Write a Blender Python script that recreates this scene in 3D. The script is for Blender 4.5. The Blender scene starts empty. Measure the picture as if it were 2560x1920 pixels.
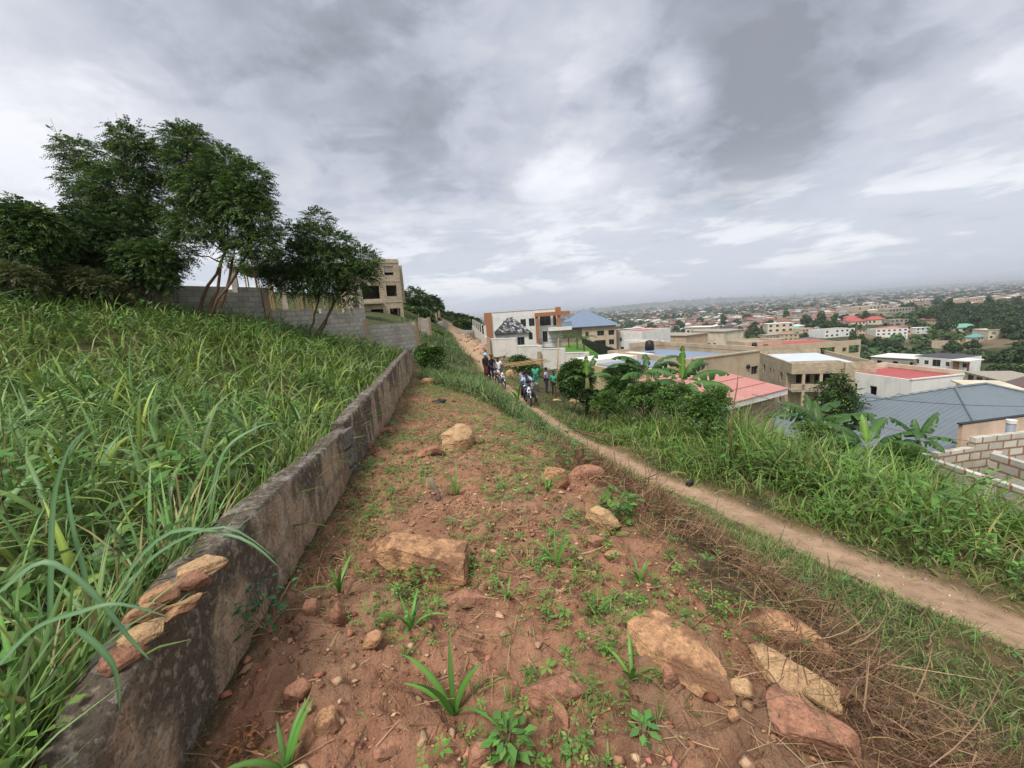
import bpy, bmesh, math, random
import numpy as np
from mathutils import Vector, Matrix, Euler
R = math.radians
random.seed(7); rng = np.random.default_rng(7)
scene = bpy.context.scene
col = scene.collection

# ------------------------------------------------------------------ camera
EYE = 1.6
PITCH, ROLL, FPX = R(9.57), R(3.93), 1024.0      # focal length in pixels of the 2560 wide photograph
cr, sr, cp, sp = math.cos(ROLL), math.sin(ROLL), math.cos(PITCH), math.sin(PITCH)
cam_d = bpy.data.cameras.new('camera'); cam = bpy.data.objects.new('camera', cam_d); col.objects.link(cam)
right0, up0, fwd = Vector((1, 0, 0)), Vector((0, sp, cp)), Vector((0, cp, -sp))
cx, cy, cz = cr*right0 - sr*up0, sr*right0 + cr*up0, -fwd
M = Matrix((cx, cy, cz)).transposed().to_4x4(); M.translation = (0, 0, EYE)
cam.matrix_world = M
cam_d.sensor_width = 36; cam_d.lens = 36*FPX/2560; cam_d.clip_start = 0.05; cam_d.clip_end = 60000
scene.camera = cam

# ------------------------------------------------------------------ light and sky
SUN_EL, SUN_AZ = R(58), R(-150)      # sun behind the camera and to the left, behind cloud
world = bpy.data.worlds.new('World'); scene.world = world; world.use_nodes = True
SKY_STRENGTH = 0.1
sun_d = bpy.data.lights.new('sun', 'SUN'); sun_d.energy = 1.5; sun_d.angle = R(18); sun_d.color = (1, .965, .91)
sun = bpy.data.objects.new('sun', sun_d); col.objects.link(sun)
sdir = Vector((math.sin(SUN_AZ)*math.cos(SUN_EL), math.cos(SUN_AZ)*math.cos(SUN_EL), math.sin(SUN_EL)))
sun.rotation_euler = sdir.to_track_quat('Z', 'Y').to_euler()
sun.location = (-20, -30, 60)
scene.view_settings.view_transform = 'Standard'; scene.view_settings.look = 'None'
scene.view_settings.exposure = 1.22; scene.view_settings.gamma = 1.0
scene.render.engine = 'CYCLES'
scene.cycles.use_denoising = True
scene.cycles.max_bounces = 5; scene.cycles.diffuse_bounces = 3; scene.cycles.transparent_max_bounces = 4
scene.cycles.volume_bounces = 0; scene.cycles.caustics_reflective = False; scene.cycles.caustics_refractive = False

def ray(u, v):
    """direction of the photo's pixel (2560x1920) as X/Y and Z/Y"""
    x = (u-1280)/FPX; y = -(v-960)/FPX
    xl = x*cr+y*sr; yl = -x*sr+y*cr
    Y = cp+yl*sp
    return xl/Y, (-sp+yl*cp)/Y
def at(u, v, d):
    a, b = ray(u, v); return Vector((a*d, d, EYE+b*d))
def proj(x, y, z):
    """world point -> photo pixel"""
    q = M.inverted() @ Vector((x, y, z)); return 1280+FPX*q.x/-q.z, 960-FPX*q.y/-q.z
def atz(u, v, z):
    a, b = ray(u, v); d = (z-EYE)/b; return Vector((a*d, d, z))

# ------------------------------------------------------------------ numpy noise
def _h(ix, iy, s):
    n = (ix.astype(np.int64)*374761393 + iy.astype(np.int64)*668265263 + s*1442695041) & 0xffffffff
    n = ((n ^ (n >> 13))*1274126177) & 0xffffffff
    n = n ^ (n >> 16)
    return (n & 0xffffff)/float(0xffffff)
def vn(x, y, s=0):
    x = np.asarray(x, float); y = np.asarray(y, float)
    ix = np.floor(x); iy = np.floor(y); fx = x-ix; fy = y-iy
    fx = fx*fx*(3-2*fx); fy = fy*fy*(3-2*fy)
    a = _h(ix, iy, s); b = _h(ix+1, iy, s); c = _h(ix, iy+1, s); d = _h(ix+1, iy+1, s)
    return (a*(1-fx)+b*fx)*(1-fy)+(c*(1-fx)+d*fx)*fy
def fbm(x, y, s=0, o=4):
    r = 0; amp = .5; t = 0
    for k in range(o):
        r = r+amp*vn(x*2**k+17*k, y*2**k-9*k, s+k); t += amp; amp *= .5
    return r/t
def sst(e0, e1, x):
    t = np.clip((np.asarray(x, float)-e0)/(e1-e0), 0, 1); return t*t*(3-2*t)

# ------------------------------------------------------------------ materials
def mat(name, base=(.5, .5, .5), rough=.8, attr=None, noise=None, bump=None, brick=None, spec=.3, metal=0, trans=0, rust=None, streak=None):
    """procedural material: base colour or vertex colour, blotches, fine bump, block courses"""
    m = bpy.data.materials.new(name); m.use_nodes = True
    nt = m.node_tree; N = nt.nodes; L = nt.links; bs = N['Principled BSDF']
    bs.inputs['Roughness'].default_value = rough
    bs.inputs['Specular IOR Level'].default_value = spec
    bs.inputs['Metallic'].default_value = metal
    def node(t, **k):
        n = N.new(t)
        for a, b in k.items():
            if a in n.inputs: n.inputs[a].default_value = b
            else: setattr(n, a, b)
        return n
    tc = node('ShaderNodeTexCoord')
    if attr:
        c = node('ShaderNodeAttribute', attribute_name=attr).outputs['Color']
    else:
        c = node('ShaderNodeRGB'); c.outputs[0].default_value = (*base, 1); c = c.outputs[0]
    def mix(fac, a, b, mode='MIX'):
        x = node('ShaderNodeMix', data_type='RGBA', blend_type=mode)
        for s, v in ((0, fac), (6, a), (7, b)):
            if hasattr(v, 'is_linked'): L.new(v, x.inputs[s])
            else: x.inputs[s].default_value = v if s == 0 else (*v, 1)
        return x.outputs[2]
    def tex(scale, detail=4, coord='Object', rough_=.6, stretch=None):
        n = node('ShaderNodeTexNoise', Scale=scale, Detail=detail, Roughness=rough_)
        src = tc.outputs[coord]
        if stretch:
            mp = node('ShaderNodeMapping'); mp.inputs['Scale'].default_value = stretch
            L.new(src, mp.inputs[0]); src = mp.outputs[0]
        L.new(src, n.inputs['Vector']); return n.outputs['Fac']
    def ramp(f, a, b):
        r = node('ShaderNodeMapRange', interpolation_type='SMOOTHSTEP')
        r.inputs[1].default_value = a; r.inputs[2].default_value = b
        L.new(f, r.inputs[0]); return r.outputs[0]
    height = None
    if brick:            # (mortar colour, block width, course height, mortar size)
        sep = node('ShaderNodeSeparateXYZ'); L.new(tc.outputs['Object'], sep.inputs[0])
        ad = node('ShaderNodeMath', operation='ADD'); L.new(sep.outputs[0], ad.inputs[0]); L.new(sep.outputs[1], ad.inputs[1])
        cb = node('ShaderNodeCombineXYZ'); L.new(ad.outputs[0], cb.inputs[0]); L.new(sep.outputs[2], cb.inputs[1])
        # uneven joints
        nz = node('ShaderNodeTexNoise', Scale=3.0, Detail=2); L.new(tc.outputs['Object'], nz.inputs['Vector'])
        va = node('ShaderNodeVectorMath', operation='SCALE'); va.inputs['Scale'].default_value = .03; L.new(nz.outputs['Color'], va.inputs[0])
        vb = node('ShaderNodeVectorMath', operation='ADD'); L.new(cb.outputs[0], vb.inputs[0]); L.new(va.outputs[0], vb.inputs[1])
        bt = node('ShaderNodeTexBrick'); L.new(vb.outputs[0], bt.inputs['Vector'])
        bt.inputs['Scale'].default_value = 1; bt.inputs['Brick Width'].default_value = brick[1]; bt.inputs['Row Height'].default_value = brick[2]
        bt.inputs['Mortar Size'].default_value = brick[3]; bt.inputs['Mortar Smooth'].default_value = .3; bt.inputs['Bias'].default_value = 0
        bt.inputs['Color1'].default_value = (.78, .78, .78, 1); bt.inputs['Color2'].default_value = (1.18, 1.16, 1.12, 1); bt.inputs['Mortar'].default_value = (1, 1, 1, 1)
        c = mix(1.0, c, bt.outputs['Color'], 'MULTIPLY')
        c = mix(bt.outputs['Fac'], c, brick[0])
        inv = node('ShaderNodeMath', operation='SUBTRACT'); inv.inputs[0].default_value = 1; L.new(bt.outputs['Fac'], inv.inputs[1]); height = inv.outputs[0]
    for nz in (noise or []):   # (scale, lo, hi, colour, strength[, stretch])
        f = ramp(tex(nz[0], stretch=nz[5] if len(nz) > 5 else None), nz[1], nz[2])
        mu = node('ShaderNodeMath', operation='MULTIPLY'); L.new(f, mu.inputs[0]); mu.inputs[1].default_value = nz[4]
        c = mix(mu.outputs[0], c, nz[3])
    L.new(c, bs.inputs['Base Color'])
    if bump or height:
        bscale, bstr = bump or (30, .2)
        t = tex(bscale, 5)
        if height:
            ad = node('ShaderNodeMath', operation='MULTIPLY_ADD'); L.new(height, ad.inputs[0]); ad.inputs[1].default_value = 1.2; L.new(t, ad.inputs[2]); t = ad.outputs[0]
        b = node('ShaderNodeBump', Strength=bstr); b.inputs['Distance'].default_value = .02
        L.new(t, b.inputs['Height']); L.new(b.outputs[0], bs.inputs['Normal'])
    if trans:
        tr = node('ShaderNodeBsdfTranslucent'); L.new(c, tr.inputs['Color'])
        ms = node('ShaderNodeMixShader'); ms.inputs[0].default_value = trans
        L.new(bs.outputs[0], ms.inputs[1]); L.new(tr.outputs[0], ms.inputs[2]); L.new(ms.outputs[0], N['Material Output'].inputs[0])
    return m

# ------------------------------------------------------------------ objects
def tag(o, label=None, cat=None, group=None, kind=None):
    if label: o['label'] = label
    if cat: o['category'] = cat
    if group: o['group'] = group
    if kind: o['kind'] = kind
    return o
def empty(name, loc=(0, 0, 0), rz=0, label=None, cat=None, group=None):
    o = bpy.data.objects.new(name, None); col.objects.link(o); o.location = loc; o.rotation_euler = (0, 0, rz)
    o.empty_display_size = .2
    return tag(o, label, cat, group)
def link(name, me, m, parent=None, loc=None, rot=None, smooth=False):
    o = bpy.data.objects.new(name, me); col.objects.link(o)
    for x in (m if isinstance(m, (list, tuple)) else [m]): me.materials.append(x)
    if parent: o.parent = parent
    if loc is not None: o.location = loc
    if rot is not None: o.rotation_euler = rot
    if smooth: me.polygons.foreach_set('use_smooth', [True]*len(me.polygons))
    return o
def npmesh(name, V, F, colr=None, smooth=False):
    """V (n,3), F (m,k) -> mesh with optional per-vertex colour"""
    me = bpy.data.meshes.new(name); V = np.asarray(V, np.float32); F = np.asarray(F, np.int32)
    me.vertices.add(len(V)); me.vertices.foreach_set('co', V.ravel())
    m, k = F.shape
    me.loops.add(m*k); me.loops.foreach_set('vertex_index', F.ravel())
    me.polygons.add(m); me.polygons.foreach_set('loop_start', np.arange(0, m*k, k, dtype=np.int32))
    me.update(calc_edges=True)
    if smooth: me.polygons.foreach_set('use_smooth', np.ones(m, bool))
    if colr is not None:
        a = me.color_attributes.new('tint', 'FLOAT_COLOR', 'POINT')
        c4 = np.ones((len(V), 4), np.float32); c4[:, :3] = colr; a.data.foreach_set('color', c4.ravel())
    return me
class MB:
    """collects shapes and links them as one mesh object"""
    def __init__(s): s.v = []; s.f = []
    def add(s, vs, fs):
        n = len(s.v); s.v += [tuple(p) for p in vs]; s.f += [tuple(i+n for i in f) for f in fs]; return s
    def box(s, x0, y0, z0, x1, y1, z1):
        vs = [(x, y, z) for z in (z0, z1) for y in (y0, y1) for x in (x0, x1)]
        return s.add(vs, [(0, 2, 3, 1), (4, 5, 7, 6), (0, 1, 5, 4), (2, 6, 7, 3), (0, 4, 6, 2), (1, 3, 7, 5)])
    def tube(s, pts, rad, n=8, cap=True):
        pts = [Vector(p) for p in pts]; rs = rad if isinstance(rad, (list, tuple)) else [rad]*len(pts); rings = []
        up = Vector((0, 0, 1)); t0 = (pts[1]-pts[0]).normalized(); a = t0.cross(up)
        if a.length < .01: a = Vector((1, 0, 0))
        a.normalize()
        vs = []
        for i, p in enumerate(pts):
            t = (pts[min(i+1, len(pts)-1)]-pts[max(i-1, 0)]).normalized()
            a = (a-t*a.dot(t)); a = a.normalized() if a.length > 1e-5 else t.orthogonal().normalized()
            b = t.cross(a)
            vs += [p+(a*math.cos(k*2*math.pi/n)+b*math.sin(k*2*math.pi/n))*rs[i] for k in range(n)]
        fs = [(i*n+k, i*n+(k+1) % n, (i+1)*n+(k+1) % n, (i+1)*n+k) for i in range(len(pts)-1) for k in range(n)]
        if cap: fs += [tuple(range(n-1, -1, -1)), tuple(range((len(pts)-1)*n, len(pts)*n))]
        return s.add(vs, fs)
    def prism(s, poly, z0, z1):
        n = len(poly); vs = [(x, y, z0) for x, y in poly]+[(x, y, z1) for x, y in poly]
        return s.add(vs, [tuple(range(n-1, -1, -1)), tuple(range(n, 2*n))]+[(i, (i+1) % n, n+(i+1) % n, n+i) for i in range(n)])
    def ball(s, c, r, n=10, m=7):
        r = r if isinstance(r, (tuple, list)) else (r, r, r); vs = []
        for i in range(m+1):
            th = math.pi*i/m
            vs += [(c[0]+r[0]*math.sin(th)*math.cos(2*math.pi*k/n), c[1]+r[1]*math.sin(th)*math.sin(2*math.pi*k/n), c[2]+r[2]*math.cos(th)) for k in range(n)]
        return s.add(vs, [(i*n+k, (i+1)*n+k, (i+1)*n+(k+1) % n, i*n+(k+1) % n) for i in range(m) for k in range(n)])
    def holed(s, W, H, t, holes, o=(0, 0, 0), ax=0, base=0):
        """wall W x H, thickness t, with rectangular holes (x0,z0,x1,z1); ax=0 runs along +x and thickens to +y, ax=1 runs along +y and thickens to +x"""
        xs = sorted({0, W, *[h[0] for h in holes], *[h[2] for h in holes]}); zs = sorted({0, H, *[h[1] for h in holes], *[h[3] for h in holes]})
        solid = lambda i, j: 0 <= i < len(xs)-1 and 0 <= j < len(zs)-1 and not any(h[0] < (xs[i]+xs[i+1])/2 < h[2] and h[1] < (zs[j]+zs[j+1])/2 < h[3] for h in holes)
        def q(*p):
            s.add([(o[0]+(a if ax == 0 else b), o[1]+(b if ax == 0 else a), o[2]+c) for a, b, c in p], [(0, 1, 2, 3)])
        for i in range(len(xs)-1):
            for j in range(len(zs)-1):
                if not solid(i, j): continue
                x0, x1, z0, z1 = xs[i], xs[i+1], zs[j], zs[j+1]
                q((x0, 0, z0), (x1, 0, z0), (x1, 0, z1), (x0, 0, z1)); q((x0, t, z0), (x0, t, z1), (x1, t, z1), (x1, t, z0))
                if not solid(i-1, j): q((x0, 0, z0), (x0, 0, z1), (x0, t, z1), (x0, t, z0))
                if not solid(i+1, j): q((x1, 0, z0), (x1, t, z0), (x1, t, z1), (x1, 0, z1))
                if not solid(i, j-1): q((x0, 0, z0), (x0, t, z0), (x1, t, z0), (x1, 0, z0))
                if not solid(i, j+1): q((x0, 0, z1), (x1, 0, z1), (x1, t, z1), (x0, t, z1))
        return s
    def build(s, name, m, parent=None, loc=None, rot=None, smooth=False):
        me = bpy.data.meshes.new(name); me.from_pydata(s.v, [], s.f); me.update()
        return link(name, me, m, parent, loc, rot, smooth)
def copy_tree(o, parent=None):
    c = o.copy(); col.objects.link(c); c.parent = parent
    for ch in o.children: copy_tree(ch, c)
    return c
# ------------------------------------------------------------------ terrain heights (metres, eye at z = 1.6)
CP = [(-1.0, .5, 0), (-1.3, 2, .12), (0, -1, 0), (0, 0, 0), (0, 2, 0), (.7, 1.6, 0), (1.3, 2, -.12), (1.2, .3, -.05), (0, 3, 0), (-1.7, 3.6, .02), (.3, 4.5, -.1),
 (1.2, 3.6, -.2), (-2, 5, -.06), (0, 7, -.42), (-1.3, 6.5, -.25), (1.3, 5.5, -.62), (-2.6, 8.5, -.38), (-.9, 9, -.6), (.6, 9, -1.15), (-3.2, 12, -.55), (-1.5, 12, -.9), (.1, 12, -1.5),
 (-4, 16, -.78), (-2.3, 16, -1.2), (-.6, 16, -1.6), (-4.8, 20, -.9), (-3, 20, -1.5), (-1.2, 20, -2.0),
 (2.3, 1.2, -.7), (2.3, 2.5, -.75), (2.2, 4, -.9), (2.1, 6, -1.32), (1.6, 8.5, -1.65), (1.0, 12, -1.98), (-.2, 18, -2.3),
 # path
 (4.6, 1.4, -1.15), (4.1, 3.1, -1.3), (3.7, 4.3, -1.45), (3.3, 5.9, -1.6), (2.7, 8, -1.85), (2.1, 11, -2.1), (1.3, 15, -2.4), (.85, 19, -2.75), (.3, 22, -2.85), (-.7, 26, -2.75), (-1.6, 32, -2.7),
 (4.8, -2, -1.1), (5, -8, -1),
 # the path and its road further up the ridge
 (-3.6, 45, -2.5), (-6.2, 60, -2.2), (-9.5, 80, -1.7), (-12.5, 100, -.9), (-16.5, 128, -.4), (-21, 165, -.2),
 # field on the left
 (-1.6, 1, .22), (-2.2, 3.6, .22), (-3.5, 9, .0), (-5, 17, -.4), (-7.3, 6, .75), (-4, 4, .42), (-3, 1, .4), (-5.5, 11, .55), (-9.5, 10, 1.6), (-14, 12.5, 2.85), (-11.3, 15, 2.2), (-8.4, 17, 1.15),
 (-6.4, 24, -.4), (-12, 19, 2.0), (-17, 14, 3.6), (-22, 6, 4.3), (-10, 2, 1.5), (-8, -6, 1.3), (-30, 20, 5), (-12, 30, 2), (-9, 40, .8), (-14, 56, 1.9), (-25, 60, 4), (-20, 90, 4.5),
 (-24, 125, 5.5), (-40, 140, 9), (-60, 60, 10), (-60, 0, 10), (-30, -30, 5), (-28, 170, 3),
 # bank on the right, down to the houses
 (5.4, 3, -1.5), (6.8, 2, -1.8), (6.6, 5, -1.95), (5, 7, -1.95), (8.5, 7, -3.1), (5, 11, -2.5), (3.6, 14, -3.0), (8, 12, -4.1), (3.3, 20, -3.6), (8.5, 17, -5.3), (13, 10, -5.4), (17, 6, -6), (12, 3, -4.8),
 (3, 30, -3.9), (8, 30, -6), (1, 40, -4.0), (5, 46, -4.6), (15, 48, -7.2), (14, 26, -7.2), (22, 22, -8.6), (30, 15, -10), (35, 28, -12), (20, 38, -9.6), (32, 45, -13), (48, 60, -17), (75, 60, -20), (60, 30, -16), (20, 0, -6.5), (40, -20, -10),
 (-1.5, 62, -3.3), (-4, 85, -3.2), (-6, 110, -2.6), (2, 78, -4.6), (14, 78, -5.5), (24, 85, -9), (3, 120, -6), (30, 110, -14), (60, 110, -23), (-3, 150, -4), (10, 180, -12),
 (110, 100, -27), (160, 150, -32), (60, 200, -32), (150, 60, -27), (120, 220, -37), (40, 300, -33), (-30, 260, -6), (-10, 300, -20),
 (250, 250, -40), (330, 330, -40), (250, 500, -43), (450, 400, -36), (420, 300, -33), (500, 480, -32), (370, 430, -31), (600, 650, -42), (300, 800, -46), (100, 700, -46), (0, 600, -42), (-150, 600, -20),
 (900, 500, -40), (800, 200, -40), (500, 0, -38), (1500, 1500, -50), (0, 2000, -50), (2500, 600, -50), (-1500, 2500, -50), (0, 6000, -52), (5000, 5000, -52), (7000, 1000, -52), (-6000, 7000, -52),
 (0, 30000, -54), (25000, 20000, -54), (-25000, 20000, -54), (30000, -3000, -54), (-200, 200, 20), (-300, 0, 25), (-100, -150, 12), (100, -150, -15), (-2000, 0, 20), (-2000, -3000, 0), (2000, -3000, -30)]
CP = np.array(CP, float)
def warp(x, y):
    r = np.sqrt(x*x+y*y)+1e-9; k = np.log1p(r/8)/r; return x*k, y*k
def _U(r2): return .5*r2*np.log(r2+1e-12)
_qx, _qy = warp(CP[:, 0], CP[:, 1]); _n = len(CP)
_K = _U((_qx[:, None]-_qx)**2+(_qy[:, None]-_qy)**2)+np.eye(_n)*2e-4
_P = np.c_[np.ones(_n), _qx, _qy]
_W = np.linalg.solve(np.block([[_K, _P], [_P.T, np.zeros((3, 3))]]), np.r_[CP[:, 2], 0, 0, 0])
def base_h(X, Y):
    X = np.asarray(X, float); Y = np.asarray(Y, float); sh = X.shape; X = X.ravel(); Y = Y.ravel(); out = np.empty(len(X))
    for i in range(0, len(X), 20000):
        qx, qy = warp(X[i:i+20000], Y[i:i+20000])
        out[i:i+20000] = _U((qx[:, None]-_qx)**2+(qy[:, None]-_qy)**2)@_W[:_n]+_W[_n]+_W[_n+1]*qx+_W[_n+2]*qy
    return out.reshape(sh)
PATH = np.array([(5.2, -6), (4.9, -1), (4.6, 1.4), (4.1, 3.1), (3.7, 4.3), (3.3, 5.9), (2.7, 8), (2.1, 11), (1.3, 15), (.85, 19), (.3, 22), (-.7, 26), (-1.6, 32), (-3.6, 45), (-6.2, 60), (-9.5, 80), (-12.5, 100), (-16.5, 128), (-21, 165)], float)
def path_x(Y): return np.interp(Y, PATH[:, 1], PATH[:, 0])
def wall_x(Y): return -1.0-.19*np.asarray(Y, float)          # front face of the low wall
def hills(X, Y):
    z = np.zeros_like(X)
    for hx, hy, w, d, h in ((2700, 7600, 1500, 500, 95), (3900, 8600, 1700, 600, 100), (700, 9500, 2500, 700, 55), (9000, 9500, 4000, 1200, 70), (12000, 5000, 2500, 2500, 75), (5600, 12000, 3500, 900, 90)):
        z = z+h*np.exp(-((X-hx)/w)**2-((Y-hy)/d)**2)
    return z
def zones(X, Y):
    """0..1 masks of bare soil, trodden path, lawn-less scrub on the near slope"""
    wob = (fbm(X*1.3, Y*1.3, 5)-.5)*1.2
    r = X-wall_x(Y)
    edge = 2.55+.05*Y+wob                                   # right-hand edge of the cleared strip
    edge = np.where(Y > 7, 2.9+wob+(Y-7)*(-.02), edge)
    soil = sst(0, .1, r)*sst(.25, -.25, r-edge)*sst(24, 17, Y+wob*3)
    pathm = sst(.54, .28, np.abs(X-path_x(Y)+wob*.3)*np.where(Y > 30, .5, 1.))*sst(-8, -5, Y)
    pathm = np.where(Y > 40, sst(2.6, 1.4, np.abs(X-path_x(Y)+wob)), pathm)
    # raw earth tipped beside the upper road
    dump = sst(0, 1.5, X-path_x(Y)+.3+wob*.6)*sst(6.3, 4.2, X-path_x(Y)+wob)*sst(36, 42, Y)*sst(100, 85, Y)
    return soil, pathm, dump
def H(X, Y, detail=True):
    X = np.asarray(X, float); Y = np.asarray(Y, float); one = X.ndim == 0
    X = np.atleast_1d(X); Y = np.atleast_1d(Y)
    z = base_h(X, Y); r = np.hypot(X, Y)
    z = z+(fbm(X/90, Y/90, 3, 3)-.5)*14*sst(250, 900, r)+hills(X, Y)
    if detail:
        soil, pathm, dump = zones(X, Y)
        m = sst(60, 8, r)
        lump = (fbm(X*1.1, Y*1.1, 11, 3)-.5)*.16+(fbm(X*5, Y*5, 12, 4)-.5)*.10+((np.abs(fbm(X*9, Y*9, 13, 4)-.5)-.08)*-.14+(fbm(X*22, Y*22, 15, 3)-.5)*.045)*soil*sst(9, 5, r)
        z = z+lump*m*(1-pathm*.75)*(.6+.6*soil)+(fbm(X*.35, Y*.35, 14, 3)-.5)*.35*sst(6, 20, r)*sst(200, 60, r)
        z = z-pathm*.05*sst(60, 20, r)+dump*(fbm(X*.5, Y*.5, 21, 4)-.35)*2.2
    return float(z[0]) if one else z
def G(u, v, dmin=.6, dmax=400):
    """where the line of sight of a pixel meets the ground"""
    a, b = ray(u, v); d = np.geomspace(dmin, dmax, 700); z = H(a*d, d, False); k = np.argmax(EYE+b*d < z)
    d0 = d[max(k, 1)]; lo, hi = d[max(k-1, 0)], d0
    for _ in range(12):
        mid = (lo+hi)/2
        if EYE+b*mid < H(a*mid, mid, True): hi = mid
        else: lo = mid
    return Vector((a*hi, hi, H(a*hi, hi)))
# ---- the ground as one sheet, fine near the camera and coarse at the horizon
def make_ground():
    rr = np.concatenate([np.geomspace(.3, 1.2, 28, endpoint=False), np.geomspace(1.2, 14, 250, endpoint=False), np.geomspace(14, 120, 170, endpoint=False), np.geomspace(120, 34000, 170)])
    th = np.concatenate([np.arange(-75, 75, .42), np.arange(75, 285, 5.)])
    T = np.radians(th); n, m = len(rr), len(th)
    X = rr[:, None]*np.sin(T); Y = rr[:, None]*np.cos(T)
    Z = H(X.ravel(), Y.ravel()).reshape(n, m)
    V = np.c_[X.ravel(), Y.ravel(), Z.ravel()]; V = np.vstack([V, [[0, 0, H(0., 0.)]]])
    i = np.arange(n-1)[:, None]*m; j = np.arange(m)
    F = np.stack([i+j, i+(j+1) % m, i+m+(j+1) % m, i+m+j], -1).reshape(-1, 4)
    x, y = V[:, 0], V[:, 1]; soil, pathm, dump = zones(x, y); r = np.hypot(x, y)
    f1 = fbm(x*.8, y*.8, 31)[:, None]; f2 = fbm(x*6, y*6, 32)[:, None]
    green = np.array([.04, .058, .018])+f1*np.array([.035, .035, .012]); under = np.array([.05, .05, .022])+f2*np.array([.05, .035, .02])
    c = under*(sst(45, 20, r))[:, None]+green*(sst(20, 45, r))[:, None]
    redsoil = np.array([.33, .165, .098])*(.42+1.08*f2)+f1*np.array([.05, .04, .025])
    litter = np.array([.30, .20, .125])*(.6+.8*f2)
    lit = sst(.55, .72, fbm(x*1.7, y*1.7, 35))[:, None]
    c = c+(redsoil*(1-.45*lit)+litter*.45*lit-c)*soil[:, None]
    dmp = np.array([.17, .12, .085])*(.3+1.3*f2)
    c = c+(dmp-c)*(dump*sst(.25, .42, fbm(x*.45, y*.45, 36)))[:, None]
    tan = np.array([.44, .295, .19])*(.62+.6*f2+.2*fbm(x*2.2, y*2.2, 38)[:, None])
    c = c+(tan-c)*pathm[:, None]
    # rough verge of the path: half bare, half grass
    verge = (sst(2.2, .9, np.abs(x-path_x(y)))*sst(60, 20, r))[:, None]*sst(.45, .6, fbm(x*2.5, y*2.5, 37))[:, None]*.8*(1-pathm[:, None])*(1-soil[:, None])
    c = c+(np.array([.2, .135, .07])-c)*verge
    # valley floor: scrub, bare plots and roads
    far = sst(60, 160, r)[:, None]; fb = fbm(x/60, y/60, 41)[:, None]; fc = fbm(x/25, y/25, 43)[:, None]
    val = np.array([.028, .045, .017])+fc*np.array([.035, .042, .014]); bare = np.array([.26, .18, .115])
    val = val+(bare-val)*sst(.64, .74, fb)*.7
    val = val+(np.array([.075, .12, .03])-val)*sst(.58, .68, fbm(x/80+9, y/80, 44))[:, None]*.7
    c = c+(val-c)*far
    me = npmesh('ground', V, F, c, True)
    bm = bmesh.new(); bm.from_mesh(me); bm.verts.ensure_lookup_table(); k = len(bm.verts)-1
    for a in range(m):
        try: bm.faces.new((bm.verts[k], bm.verts[(a+1) % m], bm.verts[a])).smooth = True
        except ValueError: pass
    bmesh.ops.recalc_face_normals(bm, faces=bm.faces); bm.to_mesh(me); bm.free()
    m_ = mat('ground_earth', attr='tint', rough=.95, noise=[(9, .5, .7, (.09, .05, .03), .35), (45, .52, .7, (.36, .24, .16), .4), (110, .55, .7, (.07, .04, .025), .4)], bump=(75, 1.0), spec=.1)
    tag(link('ground', me, m_), kind='structure')
make_ground()
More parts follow.
